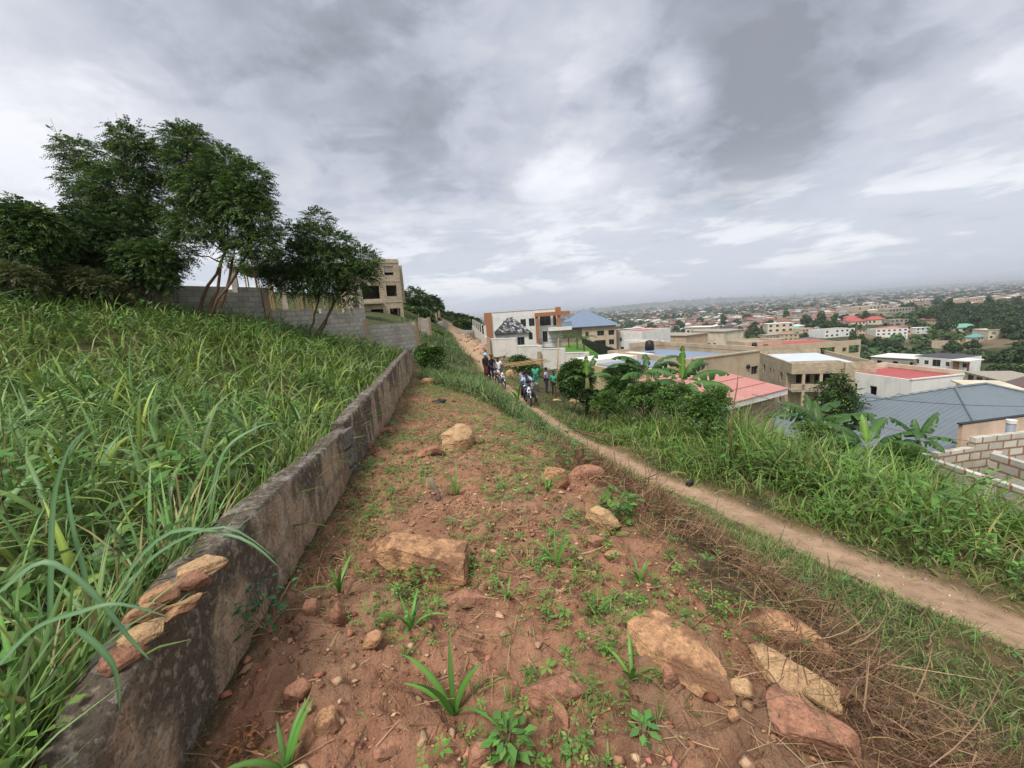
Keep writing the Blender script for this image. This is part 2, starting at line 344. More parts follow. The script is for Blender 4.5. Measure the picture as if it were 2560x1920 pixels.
# ------------------------------------------------------------------ overcast sky: Nishita sky behind layers of cloud
def make_sky():
    nt = world.node_tree; N = nt.nodes; L = nt.links; N.clear()
    def node(t, **k):
        n = N.new(t)
        for a, b in k.items():
            if a in n.inputs: n.inputs[a].default_value = b
            else: setattr(n, a, b)
        return n
    def lk(v, s):
        if hasattr(v, 'is_linked'): L.new(v, s)
        else: s.default_value = v
    def ma(op, a, b=0., c=None, clamp=False):
        n = node('ShaderNodeMath', operation=op, use_clamp=clamp); lk(a, n.inputs[0]); lk(b, n.inputs[1])
        if c is not None: lk(c, n.inputs[2])
        return n.outputs[0]
    def mr(f, a, b, c=0., d=1., t='SMOOTHSTEP'):
        n = node('ShaderNodeMapRange', interpolation_type=t); lk(f, n.inputs[0])
        for i, v in enumerate((a, b, c, d)): n.inputs[i+1].default_value = v
        return n.outputs[0]
    def mix(f, a, b):
        x = node('ShaderNodeMix', data_type='RGBA'); lk(f, x.inputs[0])
        lk(a if hasattr(a, 'is_linked') else (*a, 1), x.inputs[6]); lk(b if hasattr(b, 'is_linked') else (*b, 1), x.inputs[7]); return x.outputs[2]
    tc = node('ShaderNodeTexCoord'); d = tc.outputs['Generated']
    nrm = node('ShaderNodeVectorMath', operation='NORMALIZE'); L.new(d, nrm.inputs[0]); d = nrm.outputs[0]
    sep = node('ShaderNodeSeparateXYZ'); L.new(d, sep.inputs[0]); z = sep.outputs[2]
    zz = ma('MAXIMUM', z, 0.0)
    den = ma('ADD', zz, .24)
    cb = node('ShaderNodeCombineXYZ'); lk(ma('DIVIDE', sep.outputs[0], den), cb.inputs[0]); lk(ma('DIVIDE', sep.outputs[1], den), cb.inputs[1])
    P = cb.outputs[0]
    def noise(sc, det, rough, off, dist=0., vec=P, lac=2.0):
        mp = node('ShaderNodeMapping'); mp.inputs['Location'].default_value = off; L.new(vec, mp.inputs[0])
        n = node('ShaderNodeTexNoise', Scale=sc, Detail=det, Roughness=rough, Distortion=dist, Lacunarity=lac); L.new(mp.outputs[0], n.inputs['Vector']); return n.outputs['Fac']
    def blob(u, v, inner, outer, jit=.35):
        a, b = ray(u, v); w = Vector((a, 1, b)).normalized()
        dp = node('ShaderNodeVectorMath', operation='DISTANCE'); L.new(d, dp.inputs[0]); dp.inputs[1].default_value = w
        dd = ma('ADD', dp.outputs['Value'], ma('MULTIPLY', ma('SUBTRACT', warpn, .5), jit))
        return mr(dd, outer, inner)
    warpn = noise(1.5, 7, .62, (3.1, 1.7, 0), .2)
    big = noise(.8, 8, .58, (1.3, 4.2, 0), .15)
    fine = noise(2.9, 10, .58, (7.7, 2.2, .5), .25)
    # thickness of the upper layer, with the heavy banks where they hang in this sky
    t = ma('ADD', ma('MULTIPLY_ADD', big, 1.0, ma('MULTIPLY', fine, .75)), ma('MULTIPLY', mr(noise(4.2, 8, .55, (4.4, 8.1, 2), .3), .42, .60), .16))           # about .72
    t = ma('ADD', t, -.41)
    dark = 0.
    for u, v, i, o, s in ((760, 300, .05, .55, .30), (1150, 330, .05, .40, .22), (250, 60, .05, .5, .24), (600, 120, .05, .4, .12), (2150, 60, .08, .50, .36), (1800, 80, .05, .38, .3), (1750, 420, .02, .30, .2), (2000, 420, .02, .24, .10), (1300, 40, 0.05, .5, .06)):
        dark = ma('MULTIPLY_ADD', blob(u, v, i, o), s, dark)
    lite = 0.
    for u, v, i, o, s in ((60, 330, .05, .5, .42), (2350, 620, .02, .3, .15), (1350, 520, .02, .3, .12), (1050, 60, .02, .35, .12), (1700, 255, .0, .10, .5), (1480, 250, .02, .28, .16), (2440, 420, .02, .35, .12), (820, 480, .02, .25, .14), (2200, 260, .02, .3, .12)):
        lite = ma('MULTIPLY_ADD', blob(u, v, i, o, .3), s, lite)
    t = ma('SUBTRACT', ma('ADD', t, dark), lite)
    cr_ = node('ShaderNodeValToRGB'); L.new(mr(t, .28, 1.15, 0, 1, 'LINEAR'), cr_.inputs[0])
    e = cr_.color_ramp; e.elements[0].position = 0; e.elements[0].color = (4.2, 4.22, 4.4, 1); e.elements[1].position = 1; e.elements[1].color = (1.35, 1.43, 1.62, 1)
    for p, c in ((.2, (3.6, 3.64, 3.88)), (.4, (2.85, 2.93, 3.22)), (.6, (2.4, 2.52, 2.88)), (.8, (1.8, 1.92, 2.2))):
        x = e.elements.new(p); x.color = (*c, 1)
    cloud = cr_.outputs[0]
    # far deck near the horizon: pale blue-grey with low cumulus rows
    cb2 = node('ShaderNodeCombineXYZ'); lk(ma('MULTIPLY', ma('ARCTAN2', sep.outputs[0], sep.outputs[1]), 2.2), cb2.inputs[0]); lk(ma('MULTIPLY', z, 9.), cb2.inputs[1])
    cu = noise(2.2, 8, .6, (2.3, 5.1, 1), .3, cb2.outputs[0])
    band = mr(cu, .47, .60)
    low = mix(band, (2.85, 3.02, 3.42), (4.0, 4.05, 4.3))
    cu2 = noise(3.4, 6, .6, (9.3, 1.1, 2), .2, cb2.outputs[0])
    low = mix(mr(cu2, .55, .75, 0, .55), low, (2.1, 2.25, 2.65))
    c = mix(mr(z, .09, .32), low, cloud)
    c = mix(mr(z, .0, .09), (2.75, 2.95, 3.4), c)
    sky = node('ShaderNodeTexSky', sky_type='NISHITA', sun_disc=False, sun_elevation=SUN_EL, sun_rotation=SUN_AZ)
    sky.air_density = 1.2; sky.dust_density = 3
    c = mix(.94, sky.outputs[0], c)
    bg = node('ShaderNodeBackground', Strength=SKY_STRENGTH); L.new(c, bg.inputs[0])
    out = node('ShaderNodeOutputWorld'); L.new(bg.outputs[0], out.inputs[0])
make_sky()
# ------------------------------------------------------------------ plant generators (numpy)
def blades(P, Hh, W, az, th0, bend, colr, seg=4, tipfade=.25, fold=False, wprof=None):
    """arching grass blades: root P (n,3), length Hh, width W, azimuth az, start lean th0, total bend"""
    n = len(P); ks = np.linspace(0, 1, seg+1)
    dx, dy = np.sin(az), np.cos(az); side = np.c_[dy, -dx, np.zeros(n)]
    tw = rng.uniform(-.7, .7, n); sc, ss = np.cos(tw)[:, None], np.sin(tw)[:, None]
    pos = np.array(P, float); rows = []; cols = []
    for k, t in enumerate(ks):
        th = th0+bend*t**1.3
        dirv = np.c_[np.sin(th)*dx, np.sin(th)*dy, np.cos(th)]
        nor = np.c_[np.cos(th)*dx, np.cos(th)*dy, -np.sin(th)]
        if k: pos = pos+dirv*(Hh/seg)[:, None]
        w = (W*(np.interp(t, [0, .15, .5, .8, 1], [.55, .9, 1, .6, .04]) if wprof is None else np.interp(t, *wprof)))[:, None]*.5
        sd = side*sc+nor*ss
        cc = colr*(1+tipfade*(t-.5))
        if fold:
            rows += [pos-sd*w+nor*w*.35, pos.copy(), pos+sd*w+nor*w*.35]; cols += [cc, cc*1.35, cc]
        else:
            rows += [pos-sd*w, pos+sd*w]; cols += [cc, cc]
    q = 3 if fold else 2
    V = np.stack(rows, 1).reshape(-1, 3); C = np.stack(cols, 1).reshape(-1, 3)
    base = np.arange(n)[:, None]*(q*(seg+1)); F = []
    for k in range(seg):
        for j in range(q-1):
            a = base+k*q+j; F.append(np.c_[a, a+1, a+q+1, a+q])
    return V, np.stack(F, 1).reshape(-1, 4), C
def leaves(P, D, Nn, Ln, W, colr, cup=.15):
    """flat pointed leaves as two quads: root P, direction D, normal Nn, length Ln, width W"""
    D = D/np.linalg.norm(D, axis=1, keepdims=True); S = np.cross(D, Nn); S /= np.linalg.norm(S, axis=1, keepdims=True)+1e-9; Nn = np.cross(S, D)
    L_, w = Ln[:, None], W[:, None]*.5
    a = P; b = P+D*L_*.45+S*w+Nn*w*cup; c = P+D*L_*.45-S*w+Nn*w*cup; m = P+D*L_*.5-Nn*L_*.02; e = P+D*L_-Nn*L_*.12
    V = np.stack([a, b, m, c, e], 1).reshape(-1, 3); k = np.arange(len(P))[:, None]*5
    F = np.stack([np.c_[k, k+1, k+2, k+3], np.c_[k+3, k+2, k+1, k+4]], 1).reshape(-1, 4)
    C = np.repeat(colr, 5, 0); return V, F, C
def join(parts):
    V, F, C, n = [], [], [], 0
    for v, f, c in parts:
        V.append(v); F.append(f+n); C.append(c); n += len(v)
    return np.vstack(V), np.vstack(F), np.vstack(C)
def vary(n, base, amt=.25, alt=None, palt=0.):
    c = np.array(base)*(1+rng.normal(0, amt, (n, 1))).clip(.4, 1.8)*(1+rng.normal(0, .07, (n, 3)))
    if alt is not None:
        k = rng.random(n) < palt; c[k] = np.array(alt)*(1+rng.normal(0, .2, (k.sum(), 1)))
    return c.clip(.004, .9)
def unit(n):
    v = rng.normal(size=(n, 3)); return v/np.linalg.norm(v, axis=1, keepdims=True)
M_grass = mat('grass_blade', attr='tint', rough=.45, trans=.28, spec=.35)
M_leaf = mat('green_leaf', attr='tint', rough=.5, trans=.25, spec=.3)
M_dry = mat('dry_straw', attr='tint', rough=.85, spec=.15)
M_bark = mat('brown_bark', (.17, .095, .055), .95, noise=[(8, .4, .7, (.2, .15, .1), .5)], bump=(40, .6))
M_palebark = mat('pale_bark', (.26, .21, .15), .9, noise=[(8, .4, .7, (.12, .1, .07), .5)], bump=(40, .6))
def stuff(name, parts, m, label, cat, smooth=False):
    V, F, C = join(parts); o = link(name, npmesh(name, V, F, C, smooth), m); return tag(o, label, cat, kind='stuff')
def scatter(n, x0, x1, y0, y1, keep):
    X = rng.uniform(x0, x1, n); Y = rng.uniform(y0, y1, n); k = keep(X, Y) > rng.random(n); return X[k], Y[k]
G_BLUE, G_MID, G_YEL = (.145, .235, .072), (.135, .21, .042), (.23, .30, .055)

# ---- tall grass of the field left of the wall
def grass_patch(X, Y, h, w, c, bend=(.5, 1.7), seg=4, sink=.03, lean=.25, fold=False, azm=None, tip=.25):
    n = len(X); Z = H(X, Y)-sink
    az = rng.uniform(0, 2*np.pi, n) if azm is None else rng.normal(azm, .9, n)
    return blades(np.c_[X, Y, Z], h, w, az, np.abs(rng.normal(0, lean, n)), rng.uniform(*bend, n), c, seg, tip, fold)
def clumpy(X, Y, s, sd): return fbm(X*s, Y*s, sd, 3)
parts = []
inf = lambda X, Y: (X < wall_x(Y)-.25-.02*Y)*1.
# near band with broad blades
X, Y = scatter(5200, -9, -1.3, .4, 6.5, lambda X, Y: inf(X, Y)*sst(.25, .5, clumpy(X, Y, 1.3, 51))*sst(.2, 1.0, wall_x(Y)-X))
n = len(X); hh = rng.uniform(.45, 1.0, n)*(.75+.5*clumpy(X, Y, .8, 52))*np.interp(wall_x(Y)-X, [.2, .8, 2], [.6, .85, 1])
parts.append(grass_patch(X, Y, hh, rng.uniform(.014, .04, n), vary(n, G_BLUE, .22, G_YEL, .16), seg=7, bend=(.4, 2.1), fold=True))
X, Y = scatter(9000, -10, -1.3, .4, 7, inf); n = len(X)
parts.append(grass_patch(X, Y, rng.uniform(.2, .6, n), rng.uniform(.006, .016, n), vary(n, G_MID, .3, (.2, .17, .06), .12), seg=4))
# middle and far
X, Y = scatter(42000, -26, -2.2, 5.5, 27, lambda X, Y: inf(X, Y)*sst(-27, -20, X-0*Y)*(X > -2.3*Y-4)*(.35+.65*sst(.3, .55, clumpy(X, Y, .9, 53)))); n = len(X)
fh = .65+.7*clumpy(X, Y, .5, 54)
tone = clumpy(X, Y, .35, 56)[:, None]
parts.append(grass_patch(X, Y, rng.uniform(.35, .95, n)*fh, rng.uniform(.014, .036, n)*(1+Y/30), vary(n, G_MID, .25, G_YEL, .12)*(.7+.6*tone), seg=3, bend=(.4, 1.9)))
X, Y = scatter(3000, -20, -2.5, 6, 22, lambda X, Y: inf(X, Y)*sst(.5, .65, clumpy(X, Y, .5, 55))); n = len(X)
parts.append(grass_patch(X, Y, rng.uniform(.8, 1.35, n), rng.uniform(.02, .038, n), vary(n, G_BLUE, .25), seg=5, bend=(.6, 2.2)))
X = rng.uniform(-.16, 0, 420); Y = rng.uniform(.55, 2.0, 420); X = wall_x(Y)-.22+X; n = len(X)
parts.append(blades(np.c_[X, Y, H(X, Y)+.05], rng.uniform(.4, .75, n), rng.uniform(.008, .022, n), rng.normal(.6, 1.3, n), np.abs(rng.normal(0, .12, n)), rng.uniform(.2, 1.3, n), vary(n, G_BLUE, .25, (.26, .22, .09), .15), 6, .25, True))
X = rng.uniform(-.2, 0, 2600); Y = rng.uniform(2.0, 18, 2600); X = wall_x(Y)-.24+X; n = len(X)
parts.append(blades(np.c_[X, Y, H(X, Y)+.02], rng.uniform(.3, .7, n), rng.uniform(.006, .016, n)*(1+Y/12), rng.normal(1.2, 1.2, n), np.abs(rng.normal(0, .25, n)), rng.uniform(.3, 1.5, n), vary(n, G_MID, .3, (.26, .22, .09), .12), 4, .25))
stuff('tall_grass', parts, M_grass, 'dense tall green grass filling the sloping field left of the low wall', 'grass')
# broad-leaved weeds among it
def weeds(X, Y, hmin, hmax, lsize, c, per=14):
    n = len(X); Z = H(X, Y); h = rng.uniform(hmin, hmax, n); idx = np.repeat(np.arange(n), per); N = len(idx)
    t = rng.uniform(.35, 1, N); az = rng.uniform(0, 2*np.pi, N); r = rng.uniform(.02, .16, N)*(h[idx]*1.2)
    D = np.c_[np.sin(az), np.cos(az), rng.uniform(-.3, .55, N)]
    P = np.c_[X[idx]+np.sin(az)*r, Y[idx]+np.cos(az)*r, Z[idx]+h[idx]*t]
    Nn = np.c_[rng.normal(0, .25, N), rng.normal(0, .25, N), np.ones(N)]
    L_ = lsize*rng.uniform(.6, 1.3, N); return leaves(P, D, Nn, L_, L_*rng.uniform(.35, .6, N), c[idx]*(1+rng.normal(0, .15, (N, 1))))
parts = []
X, Y = scatter(340, -8, -1.4, .8, 6, lambda X, Y: inf(X, Y)*sst(.45, .6, clumpy(X, Y, 1.1, 61))); parts.append(weeds(X, Y, .25, .75, .11, vary(len(X), (.09, .19, .035), .25)))
X, Y = scatter(1500, -20, -2.4, 5, 22, lambda X, Y: inf(X, Y)*sst(.48, .62, clumpy(X, Y, .6, 62))); parts.append(weeds(X, Y, .35, .9, .15, vary(len(X), (.085, .18, .04), .3), 16))
stuff('broadleaf_weeds', parts, M_leaf, 'bright broad-leaved weeds scattered through the tall grass of the left field', 'weeds')

# ---- right-hand bank
parts = []
rb = lambda X, Y: X-path_x(Y)
def bank(X, Y): return sst(.42, .8, rb(X, Y)-.25*(fbm(X*1.2, Y*1.2, 71)-.5))*sst(30, 20, Y)*(X < 12.5+0*Y)
def house_mask(X, Y): return 1-((X > 7.4) & (Y > 13.2))*1.
X, Y = scatter(60000, 1.5, 14, 1.2, 15, lambda X, Y: bank(X, Y)*house_mask(X, Y)*(.12+.88*sst(.38, .55, clumpy(X, Y, 1.1, 72)))); n = len(X)
q = rb(X, Y); hf = np.interp(q, [.7, 1.5, 2.4, 3.4, 6], [.4, .85, 1.5, 1.9, 1.9])*(.6+.8*clumpy(X, Y, .6, 73)); tone = clumpy(X, Y, .5, 74)[:, None]
hf = hf*np.interp(X/Y, [.55, .7, .85, 1.0, 1.3], [1, .82, .78, .64, .48])*np.interp(Y, [2, 4, 6, 8], [.6, .7, .9, 1])*np.where((X < 5.8) & (Y > 8.5), .82, 1.)
cb_ = vary(n, (.13, .215, .04), .28, (.28, .26, .09), .09)*(.65+.75*tone)
parts.append(grass_patch(X, Y, rng.uniform(.5, 1.2, n)*hf, rng.uniform(.009, .024, n)*(1+Y/25), cb_, seg=4, bend=(.4, 2.3), lean=.2))
X, Y = scatter(4200, 3, 13, 2.2, 14, lambda X, Y: bank(X, Y)*house_mask(X, Y)*sst(.5, .62, clumpy(X, Y, .7, 75))*(rb(X, Y) > 1.4)); n = len(X)
parts.append(grass_patch(X, Y, rng.uniform(1.2, 2.2, n)*np.where((X < 5.8) & (Y > 8.5), .8, 1.)*np.interp(rb(X,Y),[1.4,2.6],[.6,1])*np.interp(Y, [2, 4, 6, 8], [.55, .7, .85, .9])*np.interp(X/Y, [.55, .7, .85, 1.0, 1.3], [1, .85, .8, .66, .5]), rng.uniform(.02, .042, n), vary(n, (.14, .235, .055), .25), seg=7, bend=(.5, 2.2), lean=.15, fold=True))
X, Y = scatter(9000, -.5, 9, 14, 34, lambda X, Y: bank(X, Y)*(X < 6.5)*sst(.35, .55, clumpy(X, Y, .5, 78))); n = len(X)
parts.append(grass_patch(X, Y, rng.uniform(.15, .55, n)*(.4+.9*clumpy(X, Y, .4, 79)), rng.uniform(.02, .035, n), vary(n, (.11, .17, .035), .25), seg=3))
X, Y = scatter(7000, 2, 13, 1.5, 14, lambda X, Y: bank(X, Y)*house_mask(X, Y)*sst(.45, .6, clumpy(X, Y, 1.3, 76))); n = len(X)
parts.append(grass_patch(X, Y, rng.uniform(.3, 1.1, n)*np.interp(Y, [2, 4, 6, 8], [.5, .62, .85, 1]), rng.uniform(.006, .014, n), vary(n, (.30, .24, .11), .25), seg=4, bend=(.6, 2.6), lean=.5))
stuff('bank_grass', parts, M_grass, 'tall rough grass growing over the bank between the dirt path and the houses', 'grass')
# ---- short turf along the path
parts = []
def verge(X, Y):
    q = rb(X, Y); a = sst(-.28, -.38, q)*sst(-1.9, -1.2, q+.5*(fbm(X*1.5, Y*1.5, 81)-.5))
    b = sst(.26, .38, q)*sst(1.4, .9, q)*.5
    return (a+b)*(.35+.65*sst(.3, .5, fbm(X*1.8, Y*1.8, 82)))*sst(42, 20, Y)
X, Y = scatter(260000, -5, 8, 1.2, 34, lambda X, Y: verge(X, Y)*np.clip(14/Y**1.2, .1, 1)); n = len(X)
sc_ = (1+Y/9)
parts.append(grass_patch(X, Y, rng.uniform(.05, .15, n)*(1+Y/30), rng.uniform(.003, .006, n)*sc_, vary(n, (.19, .26, .06), .25, (.34, .3, .14), .12), seg=2, sink=.01, lean=.35))
# overgrown mound that hides the path bend, and the roadside beyond
X, Y = scatter(26000, -4.6, 1.9, 9.5, 27, lambda X, Y: sst(-.55, -.95, rb(X, Y))*sst(.2, .6, X-wall_x(Y)-np.interp(Y, [9.5, 12, 15, 17.5], [3.1, 2.6, 1.8, 0]))*sst(.2, .45, clumpy(X, Y, .8, 83))); n = len(X)
parts.append(grass_patch(X, Y, rng.uniform(.3, .9, n)*(.5+.8*clumpy(X, Y, .6, 84))*np.interp(rb(X, Y), [-2.5, -.8], [1, .5]), rng.uniform(.012, .026, n)*(1+Y/40), vary(n, (.11, .18, .055), .25, (.19, .21, .07), .25), seg=4, bend=(.6, 2.3)))
X, Y = scatter(24000, -16, 4, 26, 75, lambda X, Y: sst(1.0, 2.2, np.abs(rb(X, Y)))*(1-zones(X, Y)[2])*(rb(X, Y) < np.interp(Y, [26, 45, 60, 75], [2.5, 2.2, 2, 2]))*sst(-9, -6, rb(X, Y))); n = len(X)
parts.append(grass_patch(X, Y, rng.uniform(.2, .8, n)*(.4+clumpy(X, Y, .3, 85)), rng.uniform(.03, .07, n), vary(n, (.09, .15, .04), .28), seg=2))
stuff('verge_grass', parts, M_grass, 'grass growing along both edges of the dirt path and over the mound beside its bend', 'grass')

parts = []
X, Y = scatter(5200, 2, 13, 1.5, 14, lambda X, Y: bank(X, Y)*house_mask(X, Y)*sst(.47, .6, clumpy(X, Y, .8, 77))); X = X[:230]; Y = Y[:230]
parts.append(weeds(X, Y, .5, 1.1, .12, vary(len(X), (.10, .2, .04), .3), 18))
X, Y = scatter(1600, 1.5, 9, 1.5, 12, lambda X, Y: sst(.7, .9, rb(X, Y))*sst(1.9, 1.2, rb(X, Y))*sst(.4, .55, clumpy(X, Y, 1., 78))); parts.append(weeds(X, Y, .12, .45, .07, vary(len(X), (.11, .22, .045), .3), 18))
stuff('bank_weeds', parts, M_leaf, 'leafy weeds and creepers mixed through the tall grass of the right bank', 'weeds')
# ------------------------------------------------------------------ low concrete wall of the field
M_conc = mat('weathered_concrete', attr='tint', rough=.95, noise=[(26, .5, .64, (.5, .43, .34), .4), (9, .5, .6, (.10, .08, .06), .45), (70, .52, .64, (.04, .035, .03), .55)], bump=(40, 1.0), spec=.15)
M_block = mat('raw_sandcrete_block', (.15, .14, .125), .95, noise=[(7, .4, .7, (.17, .15, .12), .6)], bump=(45, .7))
TOPY = [-1, .3, .7, .88, 1.1, 1.45, 1.9, 2.8, 4.2]; TOPZ = [.1, .22, .36, .5, .62, .68, .7, .62, .52]
def wall_sheet(y0, y1, top, step, joints):
    s = np.arange(y0, y1+1e-6, step); th = .16
    rows = []
    prof = [('f', a) for a in np.linspace(0, 1, 22)]+[('t', a) for a in np.linspace(0, 1, 7)[1:]]+[('b', a) for a in np.linspace(1, 0, 8)[1:]]
    for kind, a in prof:
        zt = top(s); zb = H(wall_x(s)+.05, s, False)-.45
        if kind == 'f': off = np.zeros_like(s); z = zb+(zt-zb)*a
        elif kind == 't': off = np.full_like(s, a*th); z = zt.copy()
        else: off = np.full_like(s, th); z = zb+(zt-zb)*a
        n1 = (fbm(s*2.2+off*9, z*2.2+off*5, 91)-.5)*.05+(fbm(s*13, z*13+off*8, 92, 5)-.5)*.034
        rnd = .004 if ((kind == 'f' and a == 1) or (kind == 't' and a == 1)) else 0
        x = wall_x(s)-off; nx = {'f': 1, 't': 0, 'b': -1}[kind]; x = x+nx*n1-(rnd if kind == 'f' else -rnd)
        z = z+(n1*.8 if kind == 't' else 0)-rnd
        if kind != 'b': z = z+.012*(fbm(s*7, off*30, 95)-.5)*(a > .9)
        if joints:
            g = np.exp(-((((s+.15) % joints)-joints/2)/.02)**2)
            if kind == 't': z = z-.018*g
            if kind == 'f' and a > .93: x = x-.015*g
        rows.append(np.c_[x, s, z])
    A = np.array(rows); k, n = A.shape[:2]; V = A.reshape(-1, 3)
    i = np.arange(k-1)[:, None]*n; j = np.arange(n-1); F = np.stack([i+j, i+n+j, i+n+j+1, i+j+1], -1).reshape(-1, 4)
    caps = []
    for e in (0, n-1): caps.append([q*n+e for q in range(k)])
    y, z = V[:, 1], V[:, 2]; zt = top(y); dp = zt-z
    f = fbm(y*3, z*1.1, 93, 5); g = fbm(y*9, z*3, 94, 4); h = fbm(y*1.2, z*.9, 96, 3)
    c = np.array([.43, .32, .21])*(.62+.75*g)[:, None]
    c = c+(np.array([.24, .13, .075])-c)*(sst(.5, .66, h)*.55)[:, None]
    c = c+(np.array([.42, .37, .30])-c)*(sst(.55, .7, g)*.5)[:, None]
    crk = np.exp(-((fbm(y*1.6, z*1.6, 190, 4)-.5)/.006)**2); c = c*(1-.6*crk[:, None]); jt = np.exp(-(((y+.1) % .47-.235)/.008)**2)*sst(.35, .55, fbm(y*2, z*2, 191))+np.exp(-((dp % .225-.11)/.007)**2)*sst(.45, .6, fbm(y*1.7, z*2, 192)); c = c*(1-.45*np.clip(jt, 0, 1)[:, None])
    splash = sst(.28, .02, z-H(wall_x(y)+.1, y, False))[:, None]*(.4+.6*g[:, None]); c = c+(np.array([.27, .13, .075])-c)*splash*.6
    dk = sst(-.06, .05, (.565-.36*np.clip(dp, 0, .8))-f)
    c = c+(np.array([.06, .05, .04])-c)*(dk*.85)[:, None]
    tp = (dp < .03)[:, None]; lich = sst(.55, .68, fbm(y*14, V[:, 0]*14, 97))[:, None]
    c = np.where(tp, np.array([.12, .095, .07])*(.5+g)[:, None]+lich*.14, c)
    return V, F, c, caps
gw = empty('garden_wall', (0, 0, 0), 0, 'low weathered concrete wall stained black running beside the red soil', 'wall')
t1 = lambda y: np.interp(y, TOPY, TOPZ)+.03*(fbm(y*2.5, y*0, 98)-.5)
t2 = lambda y: np.interp(y, [4.2, 5, 8, 12, 16, 19.5], [.60, .59, .52, .48, .44, .36])+.05*(np.round(fbm(np.floor(y/.47)*.7, y*0, 99)*3)/3-.5)
for nm, (y0, y1, tp, st, jt) in (('wall_section', (-1, 4.18, t1, .03, 0)), ('wall_section', (4.3, 19.4, t2, .035, .47))):
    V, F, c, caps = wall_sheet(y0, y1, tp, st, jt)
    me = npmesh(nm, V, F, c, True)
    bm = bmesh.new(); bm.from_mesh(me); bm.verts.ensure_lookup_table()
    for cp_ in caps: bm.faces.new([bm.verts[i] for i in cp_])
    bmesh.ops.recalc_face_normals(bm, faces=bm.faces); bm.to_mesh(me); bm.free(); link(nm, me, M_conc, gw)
for k, z0 in enumerate((-.12, .1, .32)):      # broken joint showing raw blocks
    m = MB(); y0 = 4.05+.03*(k % 2); x = wall_x(4.2); m.box(x-.16, y0, z0, x-.005+.01*k, y0+.36, z0+.19)
    o = m.build('block', mat('broken_grey_block', (.17, .155, .135), .95, noise=[(14, .42, .62, (.07, .06, .05), .7), (35, .5, .66, (.3, .27, .23), .5)], bump=(40, 1.)), gw); b = o.modifiers.new('b', 'BEVEL'); b.width = .015; b.segments = 2
# ------------------------------------------------------------------ trees
def sprays(C, Rr, N, flen, lfl, c, pairs=7, droop=.7, shell=.55, up=.25, aspect=.38):
    """pinnate leaf sprays growing out of crown lobes; C (k,3) centres, Rr (k,) radii, N sprays per unit area weight"""
    w = Rr**2; k = rng.choice(len(C), N, p=w/w.sum()); U = unit(N); U[:, 2] = U[:, 2]*.85
    rad = (shell+(1-shell)*rng.random(N)**.6)*rng.uniform(.75, 1.12, N)
    P = C[k]+U*(Rr[k]*rad)[:, None]
    D = U+np.array([0, 0, up])+rng.normal(0, .35, (N, 3)); D /= np.linalg.norm(D, axis=1, keepdims=True)
    base = np.repeat(np.arange(N), pairs*2); t = np.tile(np.repeat((np.arange(pairs)+.6)/pairs, 2), N); sgn = np.tile([1., -1.], N*pairs)
    fl = flen*rng.uniform(.6, 1.3, N); hor = np.cross(D, [0, 0, 1.]); hor /= np.linalg.norm(hor, axis=1, keepdims=True)+1e-6
    dd = D[base]; pos = P[base]+dd*(fl[base]*t)[:, None]; pos[:, 2] -= droop*fl[base]*t**2*.6
    sd = hor[base]*sgn[:, None]; ld = sd*.8+dd*.55; ld[:, 2] -= .25+.35*t; ld += rng.normal(0, .18, ld.shape)
    n = len(base); nn = np.cross(hor[base], dd)+rng.normal(0, .3, (n, 3))
    ln = lfl*rng.uniform(.7, 1.2, n)*np.interp(t, [0, .5, 1], [.8, 1, .7])
    cc = c[base]*rng.uniform(.8, 1.2, (n, 1))
    return leaves(pos, ld, nn, ln, ln*aspect, cc, .1)
def limb(mb, a, b, r0, r1, wob=.12, n=6):
    a, b = Vector(a), Vector(b); L_ = (b-a).length; pts = []; rs = []
    for i in range(n+1):
        t = i/n; p = a.lerp(b, t); s = math.sin(math.pi*t)*L_*wob
        pts.append(p+Vector((random.uniform(-s, s), random.uniform(-s, s), random.uniform(-s*.3, s*.8)))); rs.append(r0+(r1-r0)*t)
    mb.tube(pts, rs, 7); return pts
def tree(name, label, cat, stems, lobes, N, flen=.38, lfl=.105, c0=(.068, .125, .032), alt=(.14, .22, .045), palt=.22, bark=None, group=None, zs=1., bare=False, thick=.075, **kw):
    """stems: list of (u,v,d) foot points; lobes (u,v,d,r_px): the crown's masses at their real depth"""
    feet = []
    for u, v, d in stems:
        p = at(u, v, d); p.z = H(p.x, p.y)-.05; feet.append(p)
    o = feet[0].copy(); root = empty(name, o, 0, label, cat, group)
    C = np.array([tuple(at(u, v, d)-o) for u, v, d, r in lobes]); Rr = np.array([r*.86*d/1024 for u, v, d, r in lobes]); N = int(N*1.95)
    mb = MB(); cen = Vector(C.mean(0)); forks = []
    for i, f in enumerate(feet):
        tgt = Vector(C[(i*3+1) % len(C)]).lerp(cen, .6); tgt.z = cen.z*.55+(f-o).z*.45
        pts = limb(mb, f-o, tgt, thick*random.uniform(.85, 1.2), thick*.6, .025); forks.append(pts[3:])
    for c in C:
        fk = min((p for F in forks for p in F), key=lambda p: (p-Vector(c)).length)
        pts = limb(mb, fk, c, thick*.45, .012, .1)
        for _ in range(3):
            limb(mb, pts[random.randint(2, 5)], Vector(c)+Vector(unit(1)[0])*float(Rr.mean())*.9, .014, .005, .1, 3)
    mb.build('trunk', bark or M_bark, root, smooth=True)
    if not bare:
        V, F, Cc = sprays(C, Rr, N, flen, lfl, vary(N, c0, .28, alt, palt), **kw)
        link('crown', npmesh('crown', V, F, Cc), M_leaf, root)
    return root
